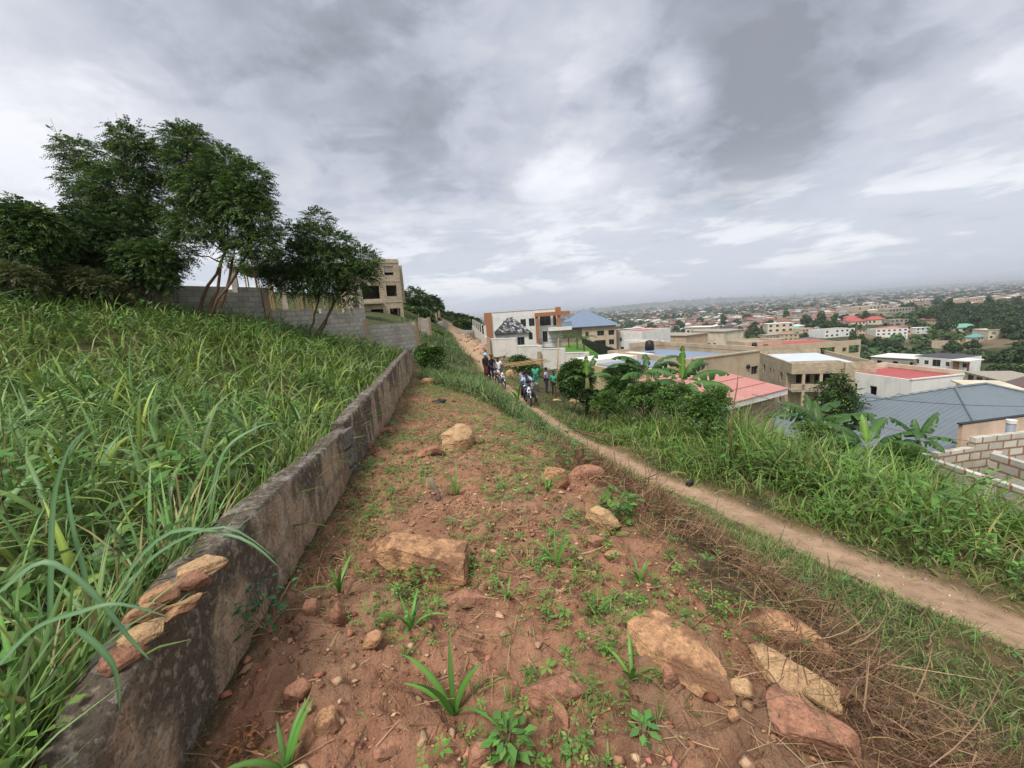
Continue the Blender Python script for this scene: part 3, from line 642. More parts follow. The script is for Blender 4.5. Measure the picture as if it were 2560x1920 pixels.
LA = [(150, 340, 16, 12), (330, 320, 15.6, 14), (300, 330, 15.6, 12), (205, 400, 16, 22), (187, 380, 16, 36), (160, 375, 16, 22), (217, 454, 16, 52), (269, 400, 16, 45), (318, 345, 15.6, 36), (345, 365, 15.6, 34), (347, 406, 16, 62), (304, 475, 15.5, 74), (300, 560, 15.8, 70), (404, 415, 16.3, 52), (412, 498, 16.5, 72), (326, 540, 15.5, 66), (250, 500, 16, 58), (215, 492, 15.7, 34), (390, 584, 16, 60), (260, 566, 16.2, 44)]
tree('feathery_tree', 'tall dark feathery-leaved tree with pale leaning trunk left of the twin-stemmed one', 'tree', [(322, 742, 15)], LA, 2600, bark=M_palebark, thick=.09, palt=.2)
LB = [(450, 330, 15.8, 16), (490, 335, 15.5, 12), (545, 385, 15.3, 14), (610, 405, 15, 14), (655, 440, 15, 14), (670, 520, 14.8, 14), (455, 350, 15.8, 40), (478, 352, 15.5, 32), (469, 406, 15.5, 55), (500, 470, 15.4, 60), (551, 405, 15.3, 42), (575, 412, 15.3, 30), (542, 467, 15, 66), (620, 450, 15, 48), (600, 506, 14.8, 66), (645, 545, 14.7, 42), (640, 490, 14.9, 36), (640, 610, 14.6, 42), (668, 590, 14.6, 28), (564, 570, 14.8, 52), (490, 560, 15, 52), (452, 540, 15.4, 50), (600, 640, 14.6, 34), (440, 625, 15, 42)]
tree('feathery_tree', 'big dark feathery-leaved tree on a clump of thin reddish stems before the block wall', 'tree', [(477, 772, 15), (503, 782, 14.6), (512, 776, 14.9), (530, 777, 14.7)], LB, 3000, thick=.06)
LC = [(794, 549, 17, 30), (738, 592, 17, 40), (781, 592, 16.8, 44), (825, 606, 16.8, 44), (859, 606, 17, 24), (738, 649, 16.8, 50), (794, 657, 16.6, 58), (846, 662, 16.8, 50), (903, 649, 17, 38), (930, 650, 17, 20), (694, 671, 17, 42), (672, 660, 17, 30), (703, 705, 17, 38), (773, 700, 16.7, 52), (825, 705, 16.8, 44), (890, 690, 17, 42), (868, 738, 17, 26), (925, 690, 17, 18)]
tree('feathery_tree', 'smaller round-crowned dark tree standing alone in front of the block wall', 'tree', [(766, 842, 16.8), (770, 840, 16.9), (788, 836, 17.2)], LC, 2300, thick=.055, palt=.1)
tree('shrub_tree', 'leafy low tree at the left edge before the grey block wall', 'tree', [(40, 700, 12.5), (60, 702, 12.6)], [(43, 545, 12.5, 42), (35, 512, 12.5, 20), (87, 549, 12.6, 42), (108, 584, 12.8, 50), (10, 560, 12.5, 46), (15, 605, 12.6, 50), (60, 610, 12.4, 48), (150, 600, 13, 36), (-30, 590, 12.6, 50), (130, 640, 13, 32)], 1700, flen=.3, lfl=.1, c0=(.065, .12, .03), alt=(.14, .22, .045), palt=.25, thick=.045)
tree('shrub_tree', 'nearly black-green bushy tree between the left edge tree and the tall pale-trunked tree', 'tree', [(250, 735, 14.5), (236, 735, 14.6)], [(195, 535, 14.5, 30), (190, 570, 14.5, 44), (239, 590, 14.5, 70), (195, 630, 14.3, 60), (282, 636, 14.4, 56), (240, 660, 14.2, 50), (160, 640, 14.2, 36), (300, 590, 14.6, 50)], 2000, flen=.3, c0=(.05, .095, .03), alt=(.1, .16, .04), palt=.12, thick=.05)
tree('shrub_tree', 'dense green shrub with a fan of short stems under the big tree', 'tree', [(362, 752, 14), (370, 752, 14), (378, 754, 14.1)], [(340, 640, 14, 48), (385, 645, 14, 52), (360, 672, 13.9, 46), (412, 660, 14.1, 40), (320, 675, 14, 36), (395, 690, 14, 34), (420, 700, 13.9, 24)], 1300, flen=.26, c0=(.055, .105, .028), thick=.035)
for lb, u, v, d, s in (('olive brown thorny undergrowth at the foot of the block wall, far left', 30, 695, 11.6, 48), ('olive brown thorny undergrowth under the black-green tree', 205, 708, 13, 52), ('olive brown thorny undergrowth around the pale leaning trunk', 285, 716, 13.6, 42)):
    tree('bush', lb, 'bush', [(u, v+30, d)], [(u-s*.9, v+5, d, s*.6), (u-s*.3, v-12, d, s*.7), (u+s*.4, v-4, d, s*.7), (u+s, v+8, d, s*.5)], 700, flen=.22, lfl=.07, c0=(.09, .125, .04), alt=(.18, .15, .07), palt=.25, thick=.02)
# ------------------------------------------------------------------ block boundary wall behind the trees
M_blockw = mat('grey_block_wall', (.44, .41, .36), .95, brick=((.28, .255, .22), .45, .225, .018), noise=[(1.2, .45, .7, (.24, .20, .155), .5), (.5, .5, .7, (.55, .5, .44), .35), (14, .5, .7, (.2, .19, .17), .3)], bump=(30, .5))
M_pillar = mat('tan_concrete_pillar', (.36, .27, .18), .95, noise=[(3, .45, .7, (.2, .15, .1), .5)], bump=(30, .4))
A_, B_ = Vector((-14.8, 12.0)), Vector((-5.7, 27))
def on_wall(u, v):
    a, b = ray(u, v); dx, dy = B_-A_; s = (a*A_.y-A_.x)/(dx-a*dy); Y = A_.y+dy*s; return s*(B_-A_).length, EYE+b*Y
bw = empty('block_boundary_wall', (A_.x, A_.y, 0), math.atan2(B_.y-A_.y, B_.x-A_.x), 'stepped grey block boundary wall behind the trees of the field', 'wall')
for i, (u0, u1, uz, vz) in enumerate(((-330, 178, 90, 628), (178, 402, 300, 690), (402, 655, 530, 716), (665, 912, 790, 772), (912, 1036, 975, 808))):
    s0 = on_wall(u0, vz)[0]; s1 = on_wall(u1, vz)[0]; z = on_wall(uz, vz)[1]; m = MB()
    # ragged top course
    x = s0+.002
    m.box(s0+.002, 0, z-4.2, s1-.002, .2, z-.225)
    while x < s1-.3:
        x2 = min(x+random.choice((.9, 1.35, 2.25)), s1-.002)
        m.box(x, 0, z-.225, x2, .2, z+(0 if random.random() < .75 else .0)); x = x2+(.46 if random.random() < .18 else 0)
    m.build('wall_section', M_blockw, bw)
for u, v, in ((178, 640), (404, 700), (660, 722), (913, 800), (1040, 806)):
    s, z = on_wall(u, v); m = MB(); m.box(s-.14, -.06, z-4.2, s+.14, .26, z+.05); m.build('pillar', M_pillar, bw)
# ------------------------------------------------------------------ building kit
def wmat(n, c, dirt=(.25, .19, .13), k=.4, brick=None): return mat(n, c, .9, brick=brick, noise=[(.5, .42, .7, dirt, k), (1.3, .5, .68, tuple(x*.6 for x in c), .35, (1, 1, .25)), (9, .5, .7, tuple(min(1, x*1.2) for x in c), .25)], bump=(12, .35))
M_tan = wmat('tan_render', (.50, .405, .28)); M_beige = wmat('stained_beige_render', (.47, .37, .25), (.25, .17, .10), .6)
M_tanb = wmat('tan_blockwork', (.47, .39, .28), brick=((.33, .26, .18), .45, .225, .02)); M_greyb = wmat('grey_blockwork', (.36, .33, .29), brick=((.25, .22, .18), .45, .225, .02))
M_white = wmat('white_render', (.74, .73, .69), (.45, .41, .35), .3); M_cream = wmat('cream_render', (.66, .58, .44)); M_peach = wmat('peach_render', (.56, .40, .28))
M_brown = mat('terracotta_cladding', (.36, .155, .075), .7, noise=[(3, .4, .7, (.28, .12, .06), .4)]); M_trim = mat('white_trim', (.72, .70, .64), .8, noise=[(3, .5, .7, (.45, .42, .36), .4)])
M_glass = mat('dark_glass', (.018, .022, .026), .12, spec=.6); M_void = mat('dark_opening', (.03, .026, .022), .9); M_black = mat('black_metal', (.018, .018, .02), .5)
M_slab = mat('concrete_slab', (.36, .32, .26), .95, noise=[(2, .4, .7, (.22, .18, .14), .5)]); M_frame = mat('window_frame', (.10, .09, .09), .5)
def roofm(n, c, per=.45, rough=.55, ax=0, c2=None):
    """ribbed sheet metal"""
    m = mat(n, c, rough, noise=[(1.2, .45, .7, c2 or tuple(x*.8 for x in c), .5), (7, .5, .7, tuple(min(1, x*1.15) for x in c), .25)]); nt = m.node_tree; N = nt.nodes; L = nt.links
    tc = N.new('ShaderNodeTexCoord'); w = N.new('ShaderNodeTexWave'); w.bands_direction = 'XY'[ax]; w.inputs['Scale'].default_value = .314/per
    b = N.new('ShaderNodeBump'); b.inputs['Strength'].default_value = .55; b.inputs['Distance'].default_value = .04
    L.new(tc.outputs['Object'], w.inputs['Vector']); L.new(w.outputs['Fac'], b.inputs['Height']); L.new(b.outputs[0], N['Principled BSDF'].inputs['Normal']); return m
M_rred = roofm('red_roof_sheet', (.42, .095, .085)); M_rpink = roofm('faded_pink_roof_sheet', (.50, .22, .19), .3, c2=(.58, .36, .30)); M_rblue = roofm('blue_grey_roof_sheet', (.23, .29, .38))
M_rpale = roofm('pale_roof_sheet', (.58, .63, .66)); M_rgreen = roofm('green_roof_sheet', (.16, .40, .28)); M_rteal = roofm('teal_roof_sheet', (.12, .34, .33)); M_rbrown = roofm('brown_roof_tile', (.14, .10, .095))
M_rdark = roofm('dark_roof_sheet', (.06, .055, .065)); M_rrust = roofm('rusty_roof_sheet', (.34, .14, .085))
def frame2(u1, v1, d1, u2, v2, Hh, d2=None):
    p = at(u1, v1, d1); q = atz(u2, v2, p.z) if d2 is None else at(u2, v2, d2)
    return (p.x, p.y, p.z-Hh), math.atan2(q.y-p.y, q.x-p.x), math.hypot(q.x-p.x, q.y-p.y)
def hip(mb, x0, y0, x1, y1, z, h, ov=.5, th=.14, ridge=None):
    """hipped roof; ridge along the longer side"""
    x0, y0, x1, y1 = x0-ov, y0-ov, x1+ov, y1+ov; w, d = x1-x0, y1-y0; k = min(w, d)/2 if ridge is None else ridge
    a, b = ((x0+k, (y0+y1)/2), (x1-k, (y0+y1)/2)) if w >= d else (((x0+x1)/2, y0+k), ((x0+x1)/2, y1-k))
    vs = [(x0, y0, z), (x1, y0, z), (x1, y1, z), (x0, y1, z), (x0, y0, z-th), (x1, y0, z-th), (x1, y1, z-th), (x0, y1, z-th), (*a, z+h), (*b, z+h)]
    f = [(0, 1, 9, 8), (1, 2, 9), (2, 3, 8, 9), (3, 0, 8)] if w >= d else [(0, 1, 8), (1, 2, 9, 8), (2, 3, 9), (3, 0, 8, 9)]
    mb.add(vs, f+[(4, 5, 1, 0), (5, 6, 2, 1), (6, 7, 3, 2), (7, 4, 0, 3), (7, 6, 5, 4)])
def windows(root, holes, o, ax, t, pane=True, fm=None, gm=None, div=2, out=1):
    for h in holes:
        if len(h) > 4 and h[4] == 'o': continue
        x0, z0, x1, z1 = h[:4]; e = .05; m = MB(); g = MB(); dd = t*.45
        def bx(mb, a0, c0, a1, c1, b0, b1):
            if ax == 0: mb.box(o[0]+a0, o[1]+b0, o[2]+c0, o[0]+a1, o[1]+b1, o[2]+c1)
            else: mb.box(o[0]+b0, o[1]+a0, o[2]+c0, o[0]+b1, o[1]+a1, o[2]+c1)
        e = min(.07, (x1-x0)*.08)
        bx(m, x0+.003, z0+.003, x0+e, z1-.003, dd, dd+.07); bx(m, x1-e, z0+.003, x1-.003, z1-.003, dd, dd+.07); bx(m, x0+e, z0+.003, x1-e, z0+e, dd, dd+.07); bx(m, x0+e, z1-e, x1-e, z1-.003, dd, dd+.07)
        for k in range(1, div): xx = x0+(x1-x0)*k/div; bx(m, xx-e/2, z0+e, xx+e/2, z1-e, dd+.004, dd+.066)
        nm = 'door' if (len(h) > 4 and h[4] == 'd') else 'window'
        w = m.build(nm, fm or M_frame, root)
        if pane: bx(g, x0+e*.9, z0+e*.9, x1-e*.9, z1-e*.9, dd+.03, dd+.045); g.build('pane', gm or M_glass, w)
def house(name, label, cat, fr, D, Hh, wm=None, front=(), left=(), right=(), roof=('flat', M_slab), t=.22, group=None, floors=None, W=None, para=.45, fm=None, gm=None, found=2.5, void=False, div=2, back=True):
    """walls with real openings on four sides, floor slabs, windows and a roof; front faces local -y"""
    loc, yaw, W_ = fr; W = W or W_; root = empty(name, loc, yaw, label, cat, group); wm = wm or M_tan
    m = MB(); m.holed(W, Hh, t, front); m.holed(W, Hh, t, (), (0, D-t, 0)); m.holed(D-2*t, Hh, t, left, (0, t, 0), 1); m.holed(D-2*t, Hh, t, right, (W-t, t, 0), 1)
    if found: m.box(.01, .01, -found, W-.01, D-.01, -.002)
    m.build('wall', wm, root)
    windows(root, front, (0, 0, 0), 0, t, fm=fm, gm=gm, div=div); windows(root, left, (0, t, 0), 1, t, fm=fm, gm=gm, div=div); windows(root, right, (W-t, t, 0), 1, t, fm=fm, gm=gm, div=div)
    for z in floors or (0.0,):
        s = MB(); s.box(t+.004, t+.004, z+.005, W-t-.004, D-t-.004, z+.15); s.build('floor_slab', M_slab, root)
    r = MB()
    if roof[0] == 'flat': r.box(t+.004, t+.004, Hh-para-.2, W-t-.004, D-t-.004, Hh-para)
    elif roof[0] == 'lid': r.box(-.35, -.35, Hh+.003, W+.35, D+.35, Hh+.18)
    elif roof[0] == 'hip': hip(r, 0, 0, W, D, Hh+.15, roof[2], roof[3] if len(roof) > 3 else .5)
    elif roof[0] == 'shed': r.add([(-.3, -.3, Hh+.01), (W+.3, -.3, Hh+.01), (W+.3, D+.3, Hh+roof[2]), (-.3, D+.3, Hh+roof[2]), (-.3, -.3, Hh+.16), (W+.3, -.3, Hh+.16), (W+.3, D+.3, Hh+roof[2]+.15), (-.3, D+.3, Hh+roof[2]+.15)], [(3, 2, 1, 0), (4, 5, 6, 7), (0, 1, 5, 4), (1, 2, 6, 5), (2, 3, 7, 6), (3, 0, 4, 7)])
    if roof[0] != 'none': r.build('roof', roof[1], root)
    return root
def rowh(xs, w, z0, z1, k='w'): return [(x, z0, x+w, z1, k) for x in xs]
def prt(root, name, m, *boxes):
    b = MB()
    for x in boxes: b.box(*x)
    return b.build(name, m, root)

# ---- three-storey shell above the block wall
fr = frame2(868, 646, 60, 994, 640, 9.3, 64)
h3 = house('unfinished_block_building', 'unfinished three-storey block building with empty windows above the block wall', 'building', fr, 9, 9.3, M_tanb,
  front=[(1.3, 3.6, 4.0, 5.5, 'o'), (5.0, 3.9, 6.6, 5.5, 'o'), (5.0, 7.0, 6.4, 8.3, 'o'), (2.4, .9, 4.2, 2.1, 'o'), (5.2, .9, 6.8, 2.1, 'o'), (1.4, 7.0, 2.8, 8.3, 'o')],
  right=[(1.2, .9, 2.0, 2.4, 'o'), (4, .9, 4.8, 2.4, 'o'), (1.2, 3.9, 2.0, 5.5, 'o'), (3, 3.9, 3.8, 5.5, 'o'), (5, 3.9, 5.8, 5.5, 'o'), (1.2, 7, 2, 8.4, 'o'), (3, 7, 3.8, 8.4, 'o'), (5, 7, 5.8, 8.4, 'o')], floors=(0, 3.0, 6.1), para=.5, found=3)
W = fr[2]
prt(h3, 'balcony_slab', M_slab, (-.6, -1.0, 2.85, 4.3, -.003, 3.05)); 
for bb in ((-.05, -.07, 8.75, W+.05, -.003, 9.0), (4.4, -.05, 6.05, W, -.004, 6.2), (4.4, -.05, 3.0, W, -.004, 3.15)): prt(h3, 'lintel_band', M_tan, bb)
prt(h3, 'side_bay', M_tanb, (W+.004, 1.5, 2.9, W+1.0, 7.5, 8.6)); prt(h3, 'infill_panel', M_slab, (5.0, .1, 7.4, 6.4, .16, 8.3))
# ---- scaffolded slab structure behind the wall
M_bamboo = mat('bamboo', (.42, .28, .13), .7, noise=[(5, .4, .7, (.25, .16, .08), .5)])
sc0 = at(590, 700, 34); sroot = empty('propped_slab_frame', (sc0.x, sc0.y, 0), .35, 'concrete slab floor held up on rows of wooden props behind the block wall', 'building site')
zt = at(590, 660, 34).z; gz = H(sc0.x, sc0.y)-1
prt(sroot, 'slab', M_slab, (-.5, 0, zt-.2, 9.5, 8, zt)); prt(sroot, 'column', M_slab, (-.4, .2, gz-2, 0, .6, zt-.202), (3, .2, gz-2, 3.4, .6, zt-.202), (9, .2, gz-2, 9.4, .6, zt-.202))
for k in range(30):
    x = -.2+9.5*random.random(); m = MB(); y = random.uniform(.1, 3); m.tube([(x, y, gz-2), (x+random.uniform(-.25, .25), y, zt-.21 if k > 4 else zt+random.uniform(.3, 1))], .05, 6); m.build('wooden_prop', M_bamboo, sroot)
# ---- far left roof corner and leaning mast behind the trees
p = at(118, 560, 30); house('far_house', 'corner of an orange-tan house rising behind the left edge tree', 'house', ((p.x-3, p.y, p.z-6), .3, 3.4), 6, 6, M_peach, roof=('flat', M_slab))
p = at(112, 552, 29.5); q = at(98, 500, 29.5); m = MB(); m.tube([p-Vector((0, 0, 2)), p, q], [.07, .05, .03], 6); tag(m.build('mast', M_slab), 'thin leaning mast rising beside the orange-tan house corner at far left', 'mast')

# ---- white villa with terracotta frame
fr = (at(1213, 783, 84)-Vector((0, 0, 6.7)), -.03, 15.2)
f_up = [(7.0, 3.5, 8.1, 5.0), (8.7, 3.5, 9.85, 5.05), (3.5, 3.6, 4.6, 4.9)]; f_lo = [(4.4, 1.0, 5.9, 2.2), (7.9, .8, 9.3, 2.2), (11.3, .1, 12.3, 2.3, 'd')]
v = house('white_villa', 'white two-storey villa with terracotta pillars and canopy above the lawn', 'house', fr, 11, 6.7, M_white, front=f_up+f_lo+[(10.9, 3.4, 13.1, 5.4), (13.6, 3.3, 14.2, 5.4, 'd')], right=[(2, 3.6, 3.4, 5), (5, 3.6, 6.4, 5), (2, .9, 3.4, 2.2)], floors=(0, 3.1), para=.35)
prt(v, 'terracotta_pilaster', M_brown, (-.25, -.45, 0, 1.15, -.003, 6.75)); prt(v, 'terracotta_pillar', M_brown, (9.95, -1.6, 0, 10.6, -1.0, 5.3)); prt(v, 'terracotta_pillar', M_brown, (14.3, -1.6, 3.1, 15.0, -1.0, 5.3))
prt(v, 'canopy_beam', M_brown, (9.9, -1.8, 5.3, 16.8, -.7, 6.05)); prt(v, 'roof_panel', M_brown, (14.1, -.3, 6.06, 15.2, -.003, 6.95)); prt(v, 'balcony', M_trim, (12.4, -2.4, 2.35, 17.0, -.003, 3.0))
b = MB(); [b.box(x, -2.36, 3.02, x+.04, -2.32, 3.85) for x in np.arange(15.0, 17.0, .14)]; b.box(14.9, -2.38, 3.86, 17.0, -2.3, 3.92); b.build('balcony_railing', M_black, v)
prt(v, 'coping', M_trim, (-.1, -.1, 6.703, 14.05, .3, 6.8))
b = MB(); [b.box(x, -3.6, 0, x+.04, -3.56, .95) for x in np.arange(10.2, 16.8, .2)]; b.box(10.1, -3.62, .96, 16.8, -3.54, 1.02); b.box(10.1, -3.61, .15, 16.8, -3.55, .19); b.build('terrace_railing', M_black, v)
# ---- gatehouse with patterned pyramid roof
M_tile = mat('black_white_roof_tiles', (.03, .03, .035), .5); nt = M_tile.node_tree; N = nt.nodes
tc = N.new('ShaderNodeTexCoord'); bt = N.new('ShaderNodeTexBrick'); mp = N.new('ShaderNodeMapping'); mp.inputs['Rotation'].default_value = (0, 0, .6)
nt.links.new(tc.outputs['Object'], mp.inputs[0]); nt.links.new(mp.outputs[0], bt.inputs['Vector'])
for a, b_ in (('Scale', 1.), ('Brick Width', .42), ('Row Height', .24), ('Mortar Size', .035), ('Bias', -.35)): bt.inputs[a].default_value = b_
bt.inputs['Color1'].default_value = (.025, .025, .03, 1); bt.inputs['Color2'].default_value = (.65, .65, .63, 1); bt.inputs['Mortar'].default_value = (.02, .02, .022, 1)
nt.links.new(bt.outputs['Color'], N['Principled BSDF'].inputs['Base Color'])
p = at(1238, 836, 57); gh = empty('gatehouse', (p.x, p.y, p.z-2.6), .02, 'small gatehouse with black and white patterned pyramid roof inside the white perimeter wall', 'gatehouse')
m = MB(); m.holed(4.6, 2.6, .18, [(1.2, .0, 2.0, 2.1), (2.9, .9, 4.0, 2.0)]); m.holed(4.6, 2.6, .18, (), (0, 3.8, 0)); m.holed(3.62, 2.6, .18, (), (0, .18, 0), 1); m.holed(3.62, 2.6, .18, (), (4.42, .18, 0), 1); m.box(-.02, -.02, -2, 4.62, 4, -.002); m.build('wall', M_white, gh)
windows(gh, [(2.9, .9, 4.0, 2.0)], (0, 0, 0), 0, .18); windows(gh, [(1.2, .02, 2.0, 2.1, 'd')], (0, 0, 0), 0, .18, gm=M_brown)
m = MB(); hip(m, 0, 0, 4.6, 4, 2.62, 2.15, .35, .12, ridge=2.3); m.build('roof', M_tile, gh)
# ---- perimeter wall with steps, pillars and fences
M_pwall = mat('grimy_white_wall', (.60, .58, .53), .9, noise=[(.8, .45, .7, (.42, .39, .33), .5), (1.6, .56, .72, (.2, .18, .15), .55, (1, 1, .35)), (6, .55, .7, (.3, .27, .22), .4)], bump=(20, .3))
M_tanwall = wmat('tan_wall_render', (.52, .42, .24))
c0 = at(1223, 848, 48); c1 = at(1578, 887, 40.5); pwy = math.atan2(c1.y-c0.y, c1.x-c0.x)
pw = empty('perimeter_wall', (c0.x, c0.y, 0), pwy, 'grimy white perimeter wall stepping down around the villa lawn', 'wall')
def on_pw(u, v):
    a, b = ray(u, v); dx, dy = c1.x-c0.x, c1.y-c0.y; s = (a*c0.y-c0.x)/(dx-a*dy); Y = c0.y+dy*s; return s*math.hypot(dx, dy), EYE+b*Y
prev = 0
for i, (u0, v0, u1, v1) in enumerate(((1223, 848, 1291, 847), (1293, 867, 1354, 865), (1355, 874, 1412, 872), (1413, 884, 1472, 882), (1473, 893, 1526, 892), (1527, 889, 1578, 887))):
    s1 = on_pw(u1, v1)[0]; z = on_pw((u0+u1)/2, (v0+v1)/2)[1]; lo = z-5
    mm = M_pwall if i < 5 else M_tanwall
    prt(pw, 'wall_panel', mm, (prev+.003, .04, lo, s1-.5, .2, z)); prt(pw, 'coping', M_trim, (prev+.003, .0, z+.003, s1-.003, .26, z+.1)); prt(pw, 'pillar', mm, (s1-.497, -.03, lo, s1-.003, .27, z-.002)); prev = s1
# left run beside the road, with black fence panels
e0 = at(1181, 812, 96); L0 = math.hypot(e0.x-c0.x, e0.y-c0.y)
pl = empty('roadside_wall', (c0.x, c0.y, 0), math.atan2(e0.y-c0.y, e0.x-c0.x), 'white wall topped with black metal fence running up beside the dirt road', 'wall')
nseg = 8
for k in range(nseg):
    s0, s1 = L0*k/nseg, L0*(k+1)/nseg; z = c0.z+(e0.z-c0.z)*(k+.5)/nseg
    prt(pl, 'wall_panel', M_pwall, (s0+.3+(.05 if k == 0 else 0), -.1, z-4, s1-.003, .1, z)); prt(pl, 'pillar', M_pwall, (s0+.002+(.05 if k == 0 else 0), -.16, z-4, s0+.297, .16, z+(1.3 if k >= 1 else 0)))
    if k >= 1:
        b = MB(); [b.box(x, -.025, z+.01, x+.07, .025, z+1.25) for x in np.arange(s0+.32, s1-.08, .13)]; b.box(s0+.3, -.03, z+1.252, s1, .03, z+1.3); b.build('fence_panel', M_black, pl)
# ---- terrace lawn behind the wall, with fences and palms
M_lawn = mat('mown_lawn', (.075, .19, .02), .9, noise=[(.6, .4, .7, (.11, .24, .03), .6), (12, .45, .7, (.05, .13, .02), .5)], bump=(40, .6))
ux, uy = math.cos(pwy), math.sin(pwy)
def PW(s, w): return Vector((c0.x+ux*s-uy*w, c0.y+uy*s+ux*w, 0))
ws = prev; n = 14; fa = at(1455, 845, 72)
q00, q10, q01, q11 = PW(.25, .3), PW(ws-.9, .3), PW(.25, 29), Vector((fa.x, fa.y, 0))
V = []
for j in range(n):
    for i in range(n):
        p = q00.lerp(q10, i/(n-1)).lerp(q01.lerp(q11, i/(n-1)), j/(n-1)); V.append((p.x, p.y, -4.15-.55*(i/(n-1))*(1-j/(n-1))))
F = [(j*n+i, j*n+i+1, (j+1)*n+i+1, (j+1)*n+i) for j in range(n-1) for i in range(n-1)]
m = MB(); m.add(V, F); b = len(m.v); m.add([(x, y, z-5) for x, y, z in V], [tuple(reversed(f)) for f in F])
edge = [i for i in range(n)]+[j*n+n-1 for j in range(1, n)]+[(n-1)*n+i for i in range(n-2, -1, -1)]+[j*n for j in range(n-2, 0, -1)]
m.f += [(edge[k], edge[k]+b, edge[(k+1) % len(edge)]+b, edge[(k+1) % len(edge)]) for k in range(len(edge))]
tag(m.build('lawn', M_lawn, smooth=False), kind='structure')
fb_ = at(1568, 882, 42); Lf = math.hypot(fb_.x-fa.x, fb_.y-fa.y)
fn = empty('metal_fence', (fa.x, fa.y, 0), math.atan2(fb_.y-fa.y, fb_.x-fa.x), 'long black metal fence running down the right side of the villa lawn', 'fence')
for k in range(8):
    s0, s1 = Lf*k/8, Lf*(k+1)/8; z = fa.z+(fb_.z-fa.z)*(k+.5)/8; b = MB(); [b.box(x, -.02, z-1.9, x+.09, .02, z) for x in np.arange(s0+.08, s1-.05, .14)]; b.box(s0+.06, -.03, z-.25, s1-.003, .03, z-.2); b.build('fence_panel', M_black, fn)
    prt(fn, 'post', M_black, (s0, -.05, z-3, s0+.057, .05, z+.15))
# ------------------------------------------------------------------ houses on the slope to the right
def bx2(*a): return a
# blue hipped house behind the villa
fr = frame2(1454, 817, 118, 1540, 809, 6.4, 116)
bh = house('blue_roofed_house', 'tan two-storey house under a large blue-grey hipped roof, right of the white villa', 'house', fr, 17, 6.4, M_tan, roof=('none',),
  front=rowh((1.0, ), .9, 3.7, 4.9)+rowh((4.3,), 1.9, 3.6, 5.0)+rowh((7.4,), 1.6, 3.6, 5.0)+[(.4, .3, 1.6, 2.2, 'o'), (3.5, .4, 6.6, 2.3), (7.5, .9, 8.9, 2.4)], left=rowh((2, 4, 6, 12), 1, 3.7, 4.9)+rowh((3, 7, 12), 1.3, .8, 2.2), floors=(0, 3.1))
m = MB(); hip(m, -8, 0, fr[2], 16, 6.45, 4.4, .8); m.build('roof', roofm('slate_blue_roof_sheet', (.17, .22, .30)), bh)
m = MB(); m.holed(8, 6.3, .22, [(1, 3.7, 2, 4.9), (3, 3.7, 4, 4.9), (5.5, 1, 7, 2.4)], (-8, 1.5, 0)); m.box(-8, 1.75, -2, -.003, 14.5, 6.2); m.build('side_wing', M_tan, bh)
# white house with red roof
fr = frame2(1541, 828, 120, 1605, 829, 6.5, 112)
wh = house('white_house', 'white two-storey house with flat maroon roof just right of the blue roof', 'house', fr, 12, 6.5, M_white, roof=('flat', M_rred), front=[(1.2, 3.6, 2.0, 4.6), (4.5, .8, 6.2, 2.2), (1.5, .8, 2.8, 2.0)], para=.25, floors=(0, 3.1))
fr = frame2(1605, 823, 125, 1627, 824, 8, 124); house('white_tower_block', 'plain white upright block beside the flat maroon roof', 'house', fr, 6, 8, M_white, roof=('flat', M_slab), front=[(1, 1, 1.9, 2)])
fr = frame2(1560, 851, 88, 1632, 852, 2.6, 80); house('white_boundary_wall_house', 'low white outbuilding among shrubs below the white house', 'outbuilding', fr, 3, 2.6, M_white, roof=('flat', M_slab))
# tan twin house
fr = frame2(1626, 839, 140, 1715, 834, 7, 128)
house('tan_house', 'flat-roofed tan and orange two-storey house left of the banana plant tip', 'house', fr, 11, 7, M_peach, front=rowh((.8, 2.2), .9, 3.8, 5)+[(4.0, 3.2, 4.9, 5.6, 'o'), (4.1, .3, 5.3, 2.4, 'o'), (.8, .8, 2.2, 2.2), (8.2, 1.0, 9.6, 2.2)], roof=('lid', M_slab), floors=(0, 3.1))
fr = frame2(1728, 829, 150, 1811, 834, 8.3, 138)
house('cream_block_house', 'cream three-storey shell with several dark windows in the middle of the town', 'house', fr, 10, 8.3, M_cream, front=rowh((1.2, 2.2, 3.4), .6, 5.6, 6.8)+rowh((2.4, 5.2, 7.0, 9.2), 1.0, 3.0, 4.4)+rowh((2.4, 5.2, 8.4), 1.1, .5, 1.6), roof=('lid', M_slab), floors=(0, 2.8, 5.4))
fr = frame2(1713, 819, 200, 1775, 816, 6, 190); house('long_cream_house', 'cream house with thin flat roof behind the three-storey shell', 'house', fr, 9, 6, M_cream, front=rowh((1, 3, 8, 10), 1.2, 3.4, 4.6)+rowh((1.5, 5.5), 1.2, .6, 1.9), roof=('lid', M_trim), floors=(0, 3))
fr = frame2(1792, 820, 210, 1829, 817, 6, 206); house('small_white_house', 'small white house with dark roof in front of an orange block', 'house', fr, 8, 6, M_white, front=rowh((1, 3.4, 5.6), 1, 3.5, 4.8)+rowh((2,), 2, .6, 1.9), roof=('lid', M_rdark))
